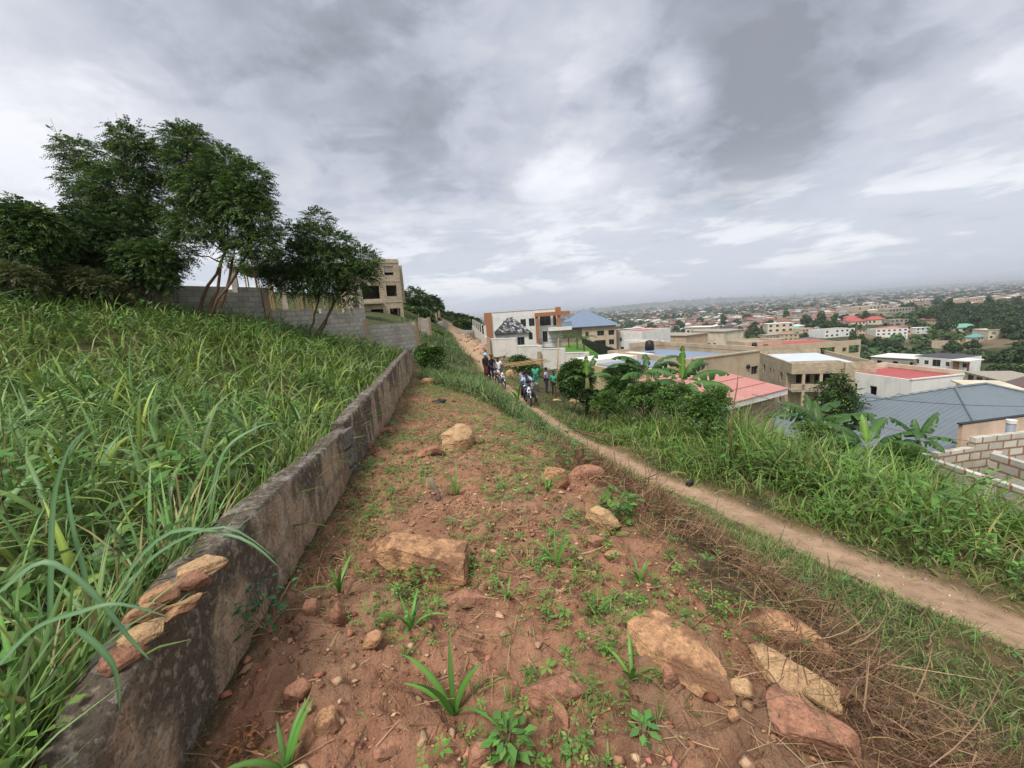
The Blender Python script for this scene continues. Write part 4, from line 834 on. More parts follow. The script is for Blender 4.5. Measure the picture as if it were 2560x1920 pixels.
# long building with maroon roof
fr = frame2(1885, 868, 88, 2096, 853, 6.2)
lb = house('long_tan_building', 'long tan two-storey shell with maroon roof and wide dark openings', 'building', fr, 9, 6.2, M_tan, W=fr[2], front=rowh((1.0,), .7, 3.7, 4.5)+rowh((4.2,), 1.2, 3.6, 4.8, 'o')+rowh((7.2, 14.5), 3.4, 3.5, 5.0, 'o')+rowh((12.2, 19.6), .9, 3.8, 4.7, 'o')+rowh((21.0,), 2.4, 3.4, 5.1, 'o')+rowh((1.5, 5, 9, 13, 18, 22), 1.6, .5, 2.2, 'o'), roof=('flat', M_rred), right=[(1, .5, 4, 2.3, 'o'), (1, 3.4, 4, 5.2, 'o')], para=.25, floors=(0, 3.0))
fr = frame2(1862, 856, 92, 1955, 854, 5.6, 92); house('annex_block', 'pale flat-roofed block adjoining the left end of the long tan building', 'building', fr, 8, 5.6, M_tan, front=[(.8, 3.8, 2.2, 4.6), (4.2, 3.6, 5.4, 4.8, 'o')], roof=('flat', M_slab), floors=(0, 3))
m = MB(); p = at(1886, 861, 90); m.tube([p-Vector((0, 0, .8)), p-Vector((0, 0, .2)), p+Vector((0, 0, .35)), p+Vector((0, 0, .45))], [.55, .55, .45, .15], 12); tag(m.build('water_tank', M_black, smooth=True), 'black plastic water tank on the pale flat-roofed block', 'water tank')
# big tan unfinished building with pale roof
fr = frame2(1980, 909, 54, 2189, 903, 6.6)
W = fr[2]
T = empty('unfinished_building', fr[0], fr[1], 'large unfinished tan building with pale blue roof sheet and deep open verandas', 'building')
m = MB(); D = 13.5; t = .25; a = W*.635
m.holed(a, 6.6, t, [(1.2, 3.6, 2.9, 5.0, 'o'), (4.1, .6, a-.3, 2.5, 'o'), (3.4, 3.1, a-.3, 5.2, 'o')], (0, 1.9, 0)); m.holed(a, 1.45, t, (), (0, 0, 5.15)); m.holed(1.64, 1.45, t, (), (0, t, 5.15), 1)
m.holed(W-a, 6.6, t, [(1.3, 3.5, 2.6, 4.9, 'o'), (1.0, .5, 2.4, 1.7, 'o')], (a+.003, -.35, 0)); m.holed(2, 6.6, t, (), (a+.003, -.1, 0), 1)
m.holed(D, 6.6, t, rowh((1.2, 9), 1.0, 3.6, 4.9, 'o')+rowh((4.8, 6.2), .6, 3.8, 4.8, 'o')+[(1.5, .4, 2.7, 2.2, 'o')], (0, 2.16, 0), 1)
m.holed(D, 6.6, t, (), (W-t, .2, 0), 1); m.holed(W, 6.6, t, (), (0, D+2.2, 0)); m.build('wall', M_tanb, T)
for x in (1.3, 3.3, 5.4): prt(T, 'pillar', M_tan, (x, .02, -1, x+.32, .34, 5.148))
prt(T, 'floor_slab', M_slab, (.1, .05, 2.7, W-.3, D+2, 2.95)); prt(T, 'balcony_parapet', M_tanb, (.0, .02, 2.953, a, .2, 3.75)); prt(T, 'ground_slab', M_slab, (0, 0, -3, W, D+2, -.01))
prt(T, 'roof', M_rpale, (.8, 1.2, 5.95, W-1.1, D+1, 6.2)); prt(T, 'roof_slab', M_slab, (.26, .26, 5.6, W-.3, D+2, 5.8))
prt(T, 'bay_sill', M_tan, (a-.1, -.5, 2.45, W+.1, -.353, 2.7))
# white block house with red flat roof
fr = frame2(2281, 950, 45, 2409, 937, 4.6)
y2 = frame2(2281, 950, 45, 2120, 926, 4.6)
wr = house('white_red_roof_house', 'white rendered house with large flat crimson roof behind its parapet', 'house', fr, y2[2], 4.6, M_white, front=[(5.2, 1.6, 5.9, 2.1)], left=rowh((1.6,), .5, 1.8, 2.3)+rowh((3.6, 6.1, 8.4), .9, 1.3, 3.2, 'o'), roof=('flat', M_rred), para=.12)
prt(wr, 'coping', M_trim, (-.08, -.08, 4.603, fr[2]+.08, .2, 4.72), ); prt(wr, 'parapet', M_cream, (fr[2]-.3, .0, 4.605, fr[2]+.02, y2[2], 5.1)); prt(wr, 'rear_parapet', M_cream, (0, y2[2]-.25, 4.605, fr[2]-.31, y2[2]+.02, 5.2))
fr = frame2(2391, 955, 44, 2443, 961, 2.2, 40); house('annex', 'small cream annex with flat roof at the right corner of the white house', 'outbuilding', fr, 3, 2.2, M_cream, front=[(.3, 1.1, 1.9, 1.9, 'o')], roof=('lid', M_cream))
# beige stained block with blue sheet roof
fr = frame2(1736, 899, 29, 1900, 878, 5.0)
y2 = frame2(1736, 899, 29, 1583, 882, 5.0)
bg = house('beige_stained_building', 'large beige building with rain-stained wall and blue roof sheets behind the banana plants', 'building', fr, 11, 5.0, M_beige, front=[(1.3, 3.3, 1.95, 3.6), (2.5, 3.3, 3.05, 3.75), (fr[2]-.85, 3.25, fr[2]-.14, 3.9)], roof=('flat', M_rblue), para=.35, fm=M_frame)
prt(bg, 'coping', M_tan, (-.06, -.06, 5.003, fr[2]+.06, .25, 5.1)); prt(bg, 'parapet', M_beige, (fr[2]-.25, .26, 5.005, fr[2], 11, 5.35)); prt(bg, 'rear_parapet', M_beige, (2.5, 10.75, 5.005, fr[2]-.26, 11, 5.5)); 
m = MB(); m.ball((fr[2]-1.25, -.08, 3.95), (.17, .12, .17)); m.build('wall_lamp', M_black, bg, smooth=True)
p = Vector(y2[0]); lw = math.hypot(p.x-0, p.y)
m = MB(); prt(bg, 'side_wing', M_tanwall, (-4.6, 1.3, -2, -.003, 9.8, 4.5)); prt(bg, 'wing_roof', M_rblue, (-4.2, 1.7, 4.502, -.003, 6.2, 4.6)); prt(bg, 'wing_roof_slab', M_trim, (-4.5, 6.5, 4.502, 1.8, 9.7, 4.85))
m = MB(); m.tube([(3, 8.6, 4.9), (3, 8.6, 5.3), (3, 8.6, 5.75), (3, 8.6, 5.85)], [.42, .42, .36, .1], 12); m.build('roof_tank', M_black, bg, smooth=True)
# pink roofed stone house
e1 = at(1810, 1012, 15.4); e2 = atz(1968, 972, e1.z); yaw = math.atan2(e2.y-e1.y, e2.x-e1.x); Wk = (e2-e1).length
kh = empty('pink_roofed_house', (e1.x, e1.y, e1.z), yaw, 'stone block house with faded pink sheet roof and barred window, nearest the grass bank', 'house')
M_stone = wmat('stone_blocks', (.46, .37, .26), brick=((.30, .22, .15), .42, .22, .03))
ym = kh.matrix_world; Wh = 3.4
m = MB(); m.holed(Wk-.5, 3.4, .2, [(1.35, .5, 2.25, 2.1)], (.25, .35, -3.6)); m.holed(4.9, 3.4, .2, (), (.25, .55, -3.6), 1); m.holed(4.9, 3.4, .2, (), (Wk-.45, .55, -3.6), 1); m.holed(Wk-.5, 3.4, .2, (), (.25, 5.45, -3.6)); m.box(.26, .36, -6, Wk-.26, 5.6, -3.61); m.build('wall', M_stone, kh)
windows(kh, [(1.35, .5, 2.25, 2.1)], (.25, .35, -3.6), 0, .2, div=2)
for k in range(7): b = MB(); b.tube([(1.65+k*.13, .3, -3.1), (1.65+k*.13, .3, -1.5)], .012, 6); b.build('window_bar', M_trim, kh)
prt(kh, 'fascia', M_trim, (-.02, -.02, -.24, Wk+.02, .02, -.02))
prt(kh, 'side_fascia', M_trim, (-.02, .022, -.24, .02, 5.9, -.02))
m = MB(); X1 = Wk+.05
m.add([(-.05, -.05, 0), (X1, -.05, 0), (X1, 2.9, .42), (-.05, 2.9, .42), (X1, 5.9, .12), (-.05, 5.9, .12), (-.05, -.05, .03), (X1, -.05, .03), (X1, 2.9, .45), (-.05, 2.9, .45), (X1, 5.9, .15), (-.05, 5.9, .15)],
 [(0, 1, 7, 6), (6, 7, 8, 9), (9, 8, 10, 11), (3, 2, 1, 0), (5, 4, 2, 3), (1, 2, 8, 7), (2, 4, 10, 8), (4, 5, 11, 10), (5, 3, 9, 11), (3, 0, 6, 9)]); m.build('roof', M_rpink, kh)
for k in range(5): b = MB(); yy_ = .9+k*1.05; b.box(.1, yy_, (.42*yy_/2.9 if yy_ < 2.9 else .42-(yy_-2.9)*.1)+.035, X1-.1, yy_+.03, (.42*yy_/2.9 if yy_ < 2.9 else .42-(yy_-2.9)*.1)+.06); b.build('sheet_lap', M_rrust, kh)
# low yard wall in front of the pink house
M_yard = wmat('yard_wall_render', (.34, .27, .19)); p = at(1560, 985, 17); q = at(1790, 1000, 14.6); yy = math.atan2(q.y-p.y, q.x-p.x)
yw = empty('yard_wall', (p.x, p.y, p.z), yy, 'low brown yard wall behind the tall grass, below the banana plants', 'wall'); L_ = math.hypot(q.x-p.x, q.y-p.y)
prt(yw, 'wall', M_yard, (0, 0, -3, L_, .15, 0)); prt(yw, 'coping', M_tan, (-.03, -.03, .003, L_+.03, .18, .06))
# big grey ribbed roof
def roofmesh(root, name, polys, m, th=.12):
    mb = MB()
    for p in polys:
        n = len(p); mb.add(list(p)+[(x, y, z-th) for x, y, z in p], [tuple(range(n)), tuple(range(2*n-1, n-1, -1))]+[((i+1) % n, i, n+i, n+(i+1) % n) for i in range(n)])
    return mb.build(name, m, root)
def ribbed(n, c, per, phase_ax): return roofm(n, c, per, .45, phase_ax)
M_rg0 = roofm('grey_ribbed_sheet', (.155, .185, .205), .33, .42, 0); M_rg1 = roofm('grey_ribbed_sheet_side', (.155, .185, .205), .33, .42, 1)
R1 = at(2388, 969, 27.5); A = atz(2466, 960, R1.z); Lr = (A-R1).length; gy = math.atan2(A.y-R1.y, A.x-R1.x)
gr = empty('grey_roofed_house', (R1.x, R1.y, R1.z), gy, 'house under a broad grey ribbed metal roof behind the unfinished block walls', 'house')
hh = 3.6; o_ = 9.0
for nm, poly, mt in (('roof_slope', [(0, 0, 0), (-o_, -o_, -hh), (Lr+o_, -o_, -hh), (Lr, 0, 0)], M_rg0), ('roof_slope', [(0, 0, 0), (-o_, o_, -hh), (-o_, -o_, -hh)], M_rg1), ('roof_slope', [(Lr, 0, 0), (Lr+o_, o_, -hh), (-o_, o_, -hh), (0, 0, 0)], M_rg0), ('roof_slope', [(Lr, 0, 0), (Lr+o_, -o_, -hh), (Lr+o_, o_, -hh)], M_rg1)):
    roofmesh(gr, nm, [poly], mt)
prt(gr, 'wall', M_tan, (-o_+.8, -o_+.8, -hh-4, Lr+o_-.8, o_-.8, -hh-.13))
for a_, b_ in (((0, 0, .03), (-o_, -o_, -hh+.03)), ((0, 0, .03), (-o_, o_, -hh+.03)), ((0, 0, .04), (Lr, 0, .04)), ((Lr, 0, .03), (Lr+o_, -o_, -hh+.03))):
    m = MB(); m.tube([a_, b_], .09, 6); m.build('ridge_cap', M_rg0, gr)
# lower left wing with two gables
w0 = at(2159, 981, 31); w1 = atz(2290, 984, w0.z)
for k, (uu, vv, dd, LL, hw) in enumerate(((2165, 980, 33, 9, 3.4), (2245, 982, 31, 7, 3.2), (2330, 977, 31, 5, 3.0))):
    P0 = at(uu, vv, dd); gw_ = empty('roof_wing', (0, 0, 0)); bpy.data.objects.remove(gw_)
    Rm = Matrix.Rotation(-gy, 3, 'Z'); l = Rm @ (P0-R1)
    for sgn in (-1, 1): roofmesh(gr, 'wing_roof_slope', [[(l.x, l.y, l.z), (l.x-hw*.2+sgn*hw, l.y-1.0, l.z-1.5), (l.x-hw*.2+sgn*hw, l.y-LL, l.z-2.3), (l.x-hw*.1, l.y-LL+2, l.z-1.0)]], M_rg1)
# recessed light well with tan walls on the right slope
lx, ly = Lr*.5+2.2, -6.2
p = at(2525, 1088, 20.2); l = Matrix.Rotation(-gy, 3, 'Z') @ (p-R1)
prt(gr, 'light_well_wall', M_peach, (l.x-.9, l.y+1.4, l.z-2, l.x+3.6, l.y+1.6, l.z+.3)); prt(gr, 'light_well_floor', M_rpale, (l.x-.5, l.y-.6, l.z-.75, l.x+3.6, l.y+1.39, l.z-.6)); prt(gr, 'light_well_kerb', M_black, (l.x-1., l.y+1.38, l.z+.303, l.x+3.7, l.y+1.62, l.z+.36))
# unfinished walls of white blocks, bottom right
M_wblock = wmat('pale_blocks_red_mortar', (.56, .54, .46), (.36, .27, .18), .35, brick=((.30, .15, .09), .46, .235, .032))
ub = empty('unfinished_block_walls', (0, 0, 0), 0, 'roofless unfinished walls of pale blocks with red mortar at the right edge', 'building site')
def seg(name, ax, ay, bx, by, top, bot=3.2, th=.16, step=0):
    L_ = math.hypot(bx-ax, by-ay); o = MB(); n = max(1, int(L_/2.3)) if step else 1
    for k in range(n): o.box(L_*k/n+(.001 if k else 0), 0, top-bot, L_*(k+1)/n, th, top+step*k)
    ob = o.build(name, M_wblock, ub, (ax, ay, 0), (0, 0, math.atan2(by-ay, bx-ax))); return ob
k0 = at(2318, 1145, 10.4); k1 = atz(2560, 1225, k0.z); k1 = k0+(k1-k0)*1.35
seg('wall', k0.x, k0.y, k1.x, k1.y, k0.z)
k2 = atz(2440, 1098, k0.z+.25); k3 = atz(2560, 1068, k0.z+.45); k3b = k2+(k3-k2)*1.6
seg('wall', k0.x+.1, k0.y+.17, k2.x, k2.y, k0.z+.0); seg('wall', k2.x, k2.y, k3b.x, k3b.y, k0.z+.28, step=.0)
k4 = atz(2475, 1133, k0.z+.05); k5 = atz(2560, 1158, k0.z+.05); seg('wall', k4.x, k4.y, k5.x+(k5.x-k4.x), k5.y+(k5.y-k4.y), k0.z+.05)
seg('wall', k2.x+.3, k2.y-.2, k4.x, k4.y-.02, k0.z-.02)
prt(ub, 'floor', M_slab, (k0.x-.3, k0.y-4, k0.z-3.2, k0.x+8, k0.y+5, k0.z-2.9))
p = at(2528, 1058, 11.3); q = at(2518, 1140, 11.2); m = MB(); m.tube([q-Vector((0, 0, 1)), p], .1, 12); pp = m.build('vent_pipe', mat('grey_pipe', (.22, .25, .28), .5), smooth=True); tag(pp, 'upright grey vent pipe rising from the unfinished pale block walls', 'pipe')
m = MB(); m.tube([p+Vector((0, 0, .002)), p+Vector((0, 0, .1))], .115, 12); m.build('pipe_cap', M_trim, pp)
# brown roof far right, black-roofed white villa, low white roof
fr = frame2(2475, 975, 62, 2640, 985, 3, 55); house('brown_roofed_house', 'house with dark brown hipped roof at the right edge beyond the grey roof', 'house', fr, 12, 3, M_tan, roof=('hip', M_rbrown, 3.0, .8))
fr = frame2(2286, 891, 150, 2386, 898, 5.6)
nb = house('black_roofed_white_house', 'modern white two-storey house with black roof and dark windows across the green dip', 'house', fr, 13, 5.6, M_white, front=rowh((.3, 3.2), 1.3, 3.0, 4.5)+[(5.6, 2.6, 8, 5, 'd')]+rowh((9.4, 11.6, 14), 1.1, 3.0, 4.5)+rowh((3.2, 6, 9.4, 12.6), 1.2, .6, 1.9), right=rowh((2, 6), 1.4, 3, 4.6), roof=('flat', M_rdark), para=.05, floors=(0, 2.8), fm=M_brown)
prt(nb, 'white_canopy', M_trim, (fr[2]-.5, -1.5, 5.2, fr[2]+4.5, 6, 5.5)); prt(nb, 'brown_side_panel', M_brown, (fr[2]+.004, -.4, 0, fr[2]+1.4, 5, 5.1)); prt(nb, 'roof_top', M_rdark, (-.3, .4, 5.605, fr[2]-.3, 12.8, 5.8))
fr = frame2(2178, 892, 160, 2284, 900, 3.6, 148); house('low_white_roofed_house', 'long low building with flat off-white roof left of the black-roofed house', 'house', fr, 13, 3.6, M_greyb, front=rowh((2, 7, 12), 1.5, .9, 2.4, 'o'), roof=('lid', M_trim))
fr = frame2(2412, 930, 110, 2520, 952, 2.4, 95); house('garage_row', 'row of low garages with dark doors behind the brown roof', 'garage', fr, 9, 2.4, M_cream, front=rowh((1.5, 5, 8.5), 2.4, .1, 2.0, 'd'), roof=('lid', M_slab))
# ---- houses on the far side of the green valley: their feet stand on the ground the photo shows
def hit(u, v):
    a, b = ray(u, v); d = np.geomspace(60, 9000, 1500); z = H(a*d, d, False); k = int(np.argmax(EYE+b*d < z)); return Vector((a*d[k], d[k], z[k]))
def farhouse(u0, u1, vt, vb, wm, roof, label, rows=2, nw=5, deep=.6, yaw=0., open_=False, cat='house', name='valley_house', group=None, hr=.25):
    p = hit(u0, vb); d = p.y; w = (u1-u0)*d/1024; h = (vb-vt)*d/1024; r = roof[0] == 'hip'
    if r: hw = h*(1-hr*1.6)
    else: hw = h
    st = hw/rows; k = 'o' if open_ else 'w'; wh_ = w/nw
    front = [(wh_*(i+.28), st*j+st*.32, wh_*(i+.72), st*j+st*.78, k) for j in range(rows) for i in range(nw) if random.random() < .9]
    rf = ('hip', roof[1], h-hw, .6) if r else roof
    return house(name, label, cat, ((p.x, p.y, p.z), yaw, w), w*deep, hw, wm, front=front, roof=rf, group=group, floors=tuple(st*j for j in range(rows)), found=4, div=1)
FH = [
 (1918, 1976, 811, 845, M_cream, ('lid', M_trim), 'tall pale grey modern house with stacked balconies in the green middle distance', 3, 4),
 (2005, 2053, 823, 842, M_peach, ('flat', M_slab), 'small peach house beside the green hipped roof', 2, 5),
 (2061, 2144, 826, 846, M_white, ('flat', M_slab), 'long white two-storey house with dark square windows, nearest of the valley rows', 2, 6),
 (2146, 2162, 824, 842, M_peach, ('lid', M_rdark), 'narrow house with open balconies joined to the long white house', 2, 2),
 (2189, 2256, 824, 841, M_white, ('flat', M_rrust), 'pale blue-white house with a row of small windows', 2, 6),
 (2226, 2293, 820, 839, M_peach, ('lid', M_rrust), 'peach house with rusty flat roof behind the pale blue-white one', 2, 4),
 (2289, 2328, 821, 836, M_white, ('lid', M_trim), 'bright white stepped house right of the rusty flat roof', 2, 3),
 (2225, 2266, 800, 818, M_greyb, ('flat', M_slab), 'small grey unfinished house above the peach one', 2, 4),
 (2080, 2121, 787, 804, M_greyb, ('flat', M_slab), 'grey unfinished two-storey block on the far rise', 2, 5),
 (2055, 2079, 787, 803, M_peach, ('lid', M_rrust), 'peach house squeezed between two grey blocks on the far rise', 2, 3),
 (2026, 2057, 781, 799, M_greyb, ('flat', M_slab), 'grey three-storey block at the left end of the far rise', 3, 4),
 (2127, 2161, 798, 815, M_cream, ('hip', M_rred), 'house with red hipped roof, left one of the two on the far rise', 1, 4),
 (2169, 2205, 793, 812, M_cream, ('hip', M_rred), 'house with red hipped roof, right one of the two on the far rise', 1, 4),
 (2144, 2236, 768, 788, M_tan, ('flat', M_slab), 'large sandy building crowning the far rise', 2, 8),
 (2214, 2293, 773, 794, M_greyb, ('flat', M_slab), 'long grey unfinished block with rows of openings on the far rise', 2, 9),
 (2270, 2310, 750, 766, M_cream, ('flat', M_slab), 'cream block behind the long grey one on the ridge', 2, 5),
 (2334, 2380, 757, 768, M_tan, ('flat', M_slab), 'low sandy building on the wooded ridge', 1, 6),
 (2417, 2470, 748, 763, M_peach, ('flat', M_slab), 'pinkish building on top of the wooded ridge', 2, 6),
 (2331, 2390, 793, 811, M_peach, ('hip', M_rrust), 'long school-like building with rusty red roof among the trees', 1, 9),
 (2382, 2450, 813, 833, M_cream, ('hip', M_rgreen), 'house under a wide light green hipped roof', 1, 4),
 (2470, 2554, 826, 850, M_cream, ('lid', M_cream), 'cream two-storey house near the right edge of the valley', 2, 7),
 (2436, 2466, 836, 856, M_cream, ('hip', M_rteal), 'small house with steep teal roof', 1, 3),
 (1985, 2006, 817, 834, M_cream, ('hip', M_rgreen), 'small house with green hipped roof left of the peach house', 1, 3),
 (2000, 2026, 786, 796, M_white, ('hip', M_rdark), 'white house with dark roof at the left foot of the far rise', 1, 4),
 (1948, 1990, 801, 812, M_cream, ('flat', M_slab), 'flat cream house above the tall pale grey one', 1, 5),
 (1899, 1950, 792, 801, M_cream, ('lid', M_cream), 'wide low cream house beyond the tall pale grey one', 1, 6),
 (1840, 1890, 795, 806, M_cream, ('lid', M_trim), 'wide cream house right of the orange block in mid-town', 1, 6)]
for i, f in enumerate(FH): farhouse(f[0], f[1], f[2], f[3], f[4], f[5], f[6], f[7], f[8], yaw=(-.25, .2, .1, -.1)[i % 4], open_=f[4] is M_greyb)
fr = frame2(2330, 851, 260, 2400, 852, 2.5, 250); house('long_plot_wall', 'long low tan plot wall crossing the green field in the valley', 'wall', fr, .4, 2.5, M_tan, roof=('none',))
# ------------------------------------------------------------------ banana plants
M_ban = mat('banana_leaf', attr='tint', rough=.42, trans=.3, spec=.4); M_banstem = mat('banana_stem', (.16, .17, .06), .7, noise=[(4, .4, .7, (.12, .08, .04), .6)])
def banana_leaf(o, az, el, L_, W_, droop, c, tear=.35, roll=0.):
    n = 22; dx, dy = math.sin(az), math.cos(az); p = Vector(o); V = []; F = []; C = []
    side = Vector((dy, -dx, 0)); pts = []
    for k in range(n+1):
        t = k/n; a = el-droop*t**1.4; d = Vector((math.cos(a)*dx, math.cos(a)*dy, math.sin(a))); up = Vector((-math.sin(a)*dx, -math.sin(a)*dy, math.cos(a)))
        s2 = side*math.cos(roll)+up*math.sin(roll); u2 = up*math.cos(roll)-side*math.sin(roll)
        pts.append((p.copy(), s2, u2, t)); p = p+d*(L_/n)
    def w(t): return W_*.5*min(1, (t-.13)*5)*max(0, 1-abs((t-.5)/.5)**2.6)**.8 if t > .13 else .012
    for sg in (-1, 1):
        k = 0; hang = .25
        while k < n:
            run = random.randint(1, 4) if random.random() < tear*1.6 else random.randint(3, 7)
            hang = random.uniform(.15, .5)+random.random()*tear*2.2
            e = min(n, k+run); b = len(V); jag = random.uniform(.72, 1.08)
            for j in range(k, e+1):
                q, s, u, t = pts[j]; ww = w(t); g = .0 if j < e else -.012
                mid = pts[(k+e)//2][0]; V += [q, q+s*sg*ww*.5+u*(ww*.12)+(mid-q)*.06, q+s*sg*ww*(1-hang*.3)*jag-u*ww*hang+(mid-q)*.32+(pts[min(j+1, n)][0]-q)*.5]
                cc = np.array(c)*(random.uniform(.9, 1.1)); C += [cc*1.5, cc, cc*(.95 if random.random() > .15 else 1.4)]
            for j in range(e-k):
                a = b+j*3; F += [(a, a+1, a+4, a+3), (a+1, a+2, a+5, a+4)]
            k = e
    return V, F, C
def banana(label, u, v, d, h, leaves_, s=1., group=None, stem=True):
    p = at(u, v, d); root = empty('banana_plant', tuple(p), 0, label, 'banana plant', group)
    m = MB(); m.tube([(0, 0, -1.2), (0, 0, 0), (.03, 0, h*.6), (0, 0, h)], [.16*s, .14*s, .11*s, .07*s], 9); m.build('stem', M_banstem, root, smooth=True)
    for az, el, L_, W_, dr, *r in leaves_:
        c = np.array((.06, .135, .03))*random.uniform(.75, 1.3)
        if r and r[0] == 'y': c = np.array((.17, .3, .05))
        V, F, C = banana_leaf((0, 0, h*.93), R(az), R(el), L_*s, W_*s, dr, c, .35 if not (r and r[0] == 'y') else .05, random.uniform(-.5, .5) if not r else .2)
        link('leaf', npmesh('leaf', np.array([tuple(x) for x in V]), np.array(F), np.array(C), True), M_ban, root)
    return root
banana('large banana plant with one pale upright leaf before the beige building', 1706, 985, 14, .35, [(200, 84, 1.8, .36, .15, 'y'), (70, 72, 1.8, .5, 1.5), (85, 30, 2.3, .55, 1.0), (60, 48, 2.1, .5, 1.2), (110, 12, 2.1, .55, .9), (250, 25, 2.2, .55, 1.0), (275, 12, 2.4, .5, .6), (300, 50, 1.9, .5, 1.5), (225, 5, 1.9, .5, .6), (180, 15, 1.6, .5, .8), (20, 50, 1.6, .5, 1.4), (262, -2, 1.8, .45, .5)], .8)
banana('smaller banana plant with arching torn leaves left of the large one', 1620, 968, 16, .5, [(270, 45, 2.2, .5, 1.4), (290, 62, 2.2, .5, 1.6), (90, 60, 2.2, .5, 1.7), (75, 40, 2.2, .5, 1.5), (120, 35, 1.8, .45, 1.5), (240, 25, 2.0, .5, 1.1), (10, 70, 1.8, .5, 1.6), (180, 30, 1.5, .45, 1.4), (310, 35, 2.4, .45, 1.2)], .8)
banana('young banana sprout with one broad yellow-green leaf beside the round bush', 1468, 975, 20, .6, [(190, 84, 1.2, .42, .15, 'y'), (60, 75, 1.5, .4, .8), (100, 30, 1.3, .4, 1.2), (260, 25, 1.3, .4, 1.2), (30, 40, 1.0, .35, 1.)], 1.)
for lb, u, v, d, s, l in (('banana plant drooping in front of the left end of the grey ribbed roof', 2050, 1110, 12.5, .95, [(250, 50, 1.9, .5, 1.5), (280, 70, 2.0, .5, 1.3), (90, 45, 2.2, .5, 1.3), (75, 20, 2.1, .5, 1.0), (110, 60, 1.9, .5, 1.8), (180, 40, 1.5, .45, 1.6), (20, 75, 1.4, .4, .9), (230, 10, 1.7, .5, 1.)]),
  ('banana plant in the middle of the clump below the grey ribbed roof', 2165, 1150, 11, .9, [(265, 45, 1.9, .5, 1.4), (95, 40, 2.0, .5, 1.3), (60, 55, 1.8, .5, 1.2), (10, 80, 1.2, .34, .4, 'y'), (120, 35, 1.7, .45, 1.5), (200, 30, 1.5, .45, 1.5), (240, 20, 1.8, .45, 1.), (300, 60, 1.6, .45, 1.3)]),
  ('banana plant with dark upright leaves next to the unfinished pale walls', 2292, 1130, 11, .7, [(80, 62, 1.5, .55, .4), (285, 60, 1.6, .5, .7), (10, 80, 1.0, .4, .5), (110, 30, 1.4, .45, 1.4), (250, 25, 1.4, .45, 1.3), (180, 25, 1.2, .4, 1.4)]),
  ('banana plant with pale drooping leaves beside the stone house corner', 1990, 1085, 13.5, .95, [(260, 65, 1.9, .5, 1.6), (300, 40, 1.8, .5, 1.5), (90, 30, 2.0, .5, 1.2), (70, 60, 1.9, .5, 1.7), (190, 35, 1.7, .5, 1.6), (150, 50, 1.7, .5, 1.7), (20, 70, 1.5, .4, 1.)])):
    banana(lb, u+(40 if u < 2000 else 0), v+6, d, .4, l, s*.95, 'banana plants below the grey roof')
# ------------------------------------------------------------------ bushes and small trees near the houses
def bush(name, label, u, v, d, lobes, N, **k): return tree(name, label, 'tree' if 'tree' in name else 'bush', [(u, v, d)], [(a, b, d+o, r) for a, b, o, r in lobes], N, **k)
bush('round_bush', 'dense rounded dark green bush beside the standing bamboo pole', 1432, 985, 21, [(1424, 925, 0, 20), (1447, 922, .2, 22), (1462, 948, 0, 22), (1414, 948, -.2, 20), (1440, 960, -.3, 26), (1420, 975, -.2, 18), (1462, 975, -.3, 16), (1436, 908, 0, 9), (1468, 930, 0, 9)], 1100, flen=.3, lfl=.14, c0=(.05, .11, .025), pairs=4, aspect=.5, thick=.03)
bush('leafy_bush', 'fine-leaved bush between the young banana and the smaller banana plant', 1555, 1000, 17, [(1540, 965, 0, 20), (1562, 958, 0, 22), (1592, 972, 0, 18), (1545, 988, 0, 22), (1580, 995, 0, 22), (1522, 982, 0, 15)], 800, flen=.25, lfl=.1, c0=(.045, .11, .02), thick=.03)
bush('leafy_bush', 'dark bush with narrow leaves against the white perimeter wall', 1540, 950, 24, [(1525, 935, 0, 12), (1548, 928, 0, 13), (1572, 930, 0, 14), (1592, 920, 0, 12), (1555, 945, 0, 13)], 420, flen=.4, lfl=.2, c0=(.04, .09, .025), aspect=.25, pairs=5)
bush('dark_bush', 'low very dark bush with white flowers below the young banana leaf', 1480, 1000, 18, [(1470, 985, 0, 16), (1490, 990, 0, 18), (1502, 1000, 0, 14), (1466, 1000, 0, 12)], 500, flen=.2, lfl=.12, c0=(.015, .03, .012), pairs=4)
bush('mango_tree', 'dark round tree in front of the large unfinished building', 2095, 1040, 30, [(2070, 968, 0, 11), (2095, 958, 0, 13), (2120, 985, 0, 12), (2080, 992, 0, 15), (2105, 1008, 0, 14), (2058, 1008, 0, 12), (2138, 1008, 0, 9), (2098, 942, 0, 6), (2075, 1025, 0, 12)], 300, flen=.85, lfl=.26, c0=(.045, .09, .025), pairs=5, aspect=.4)
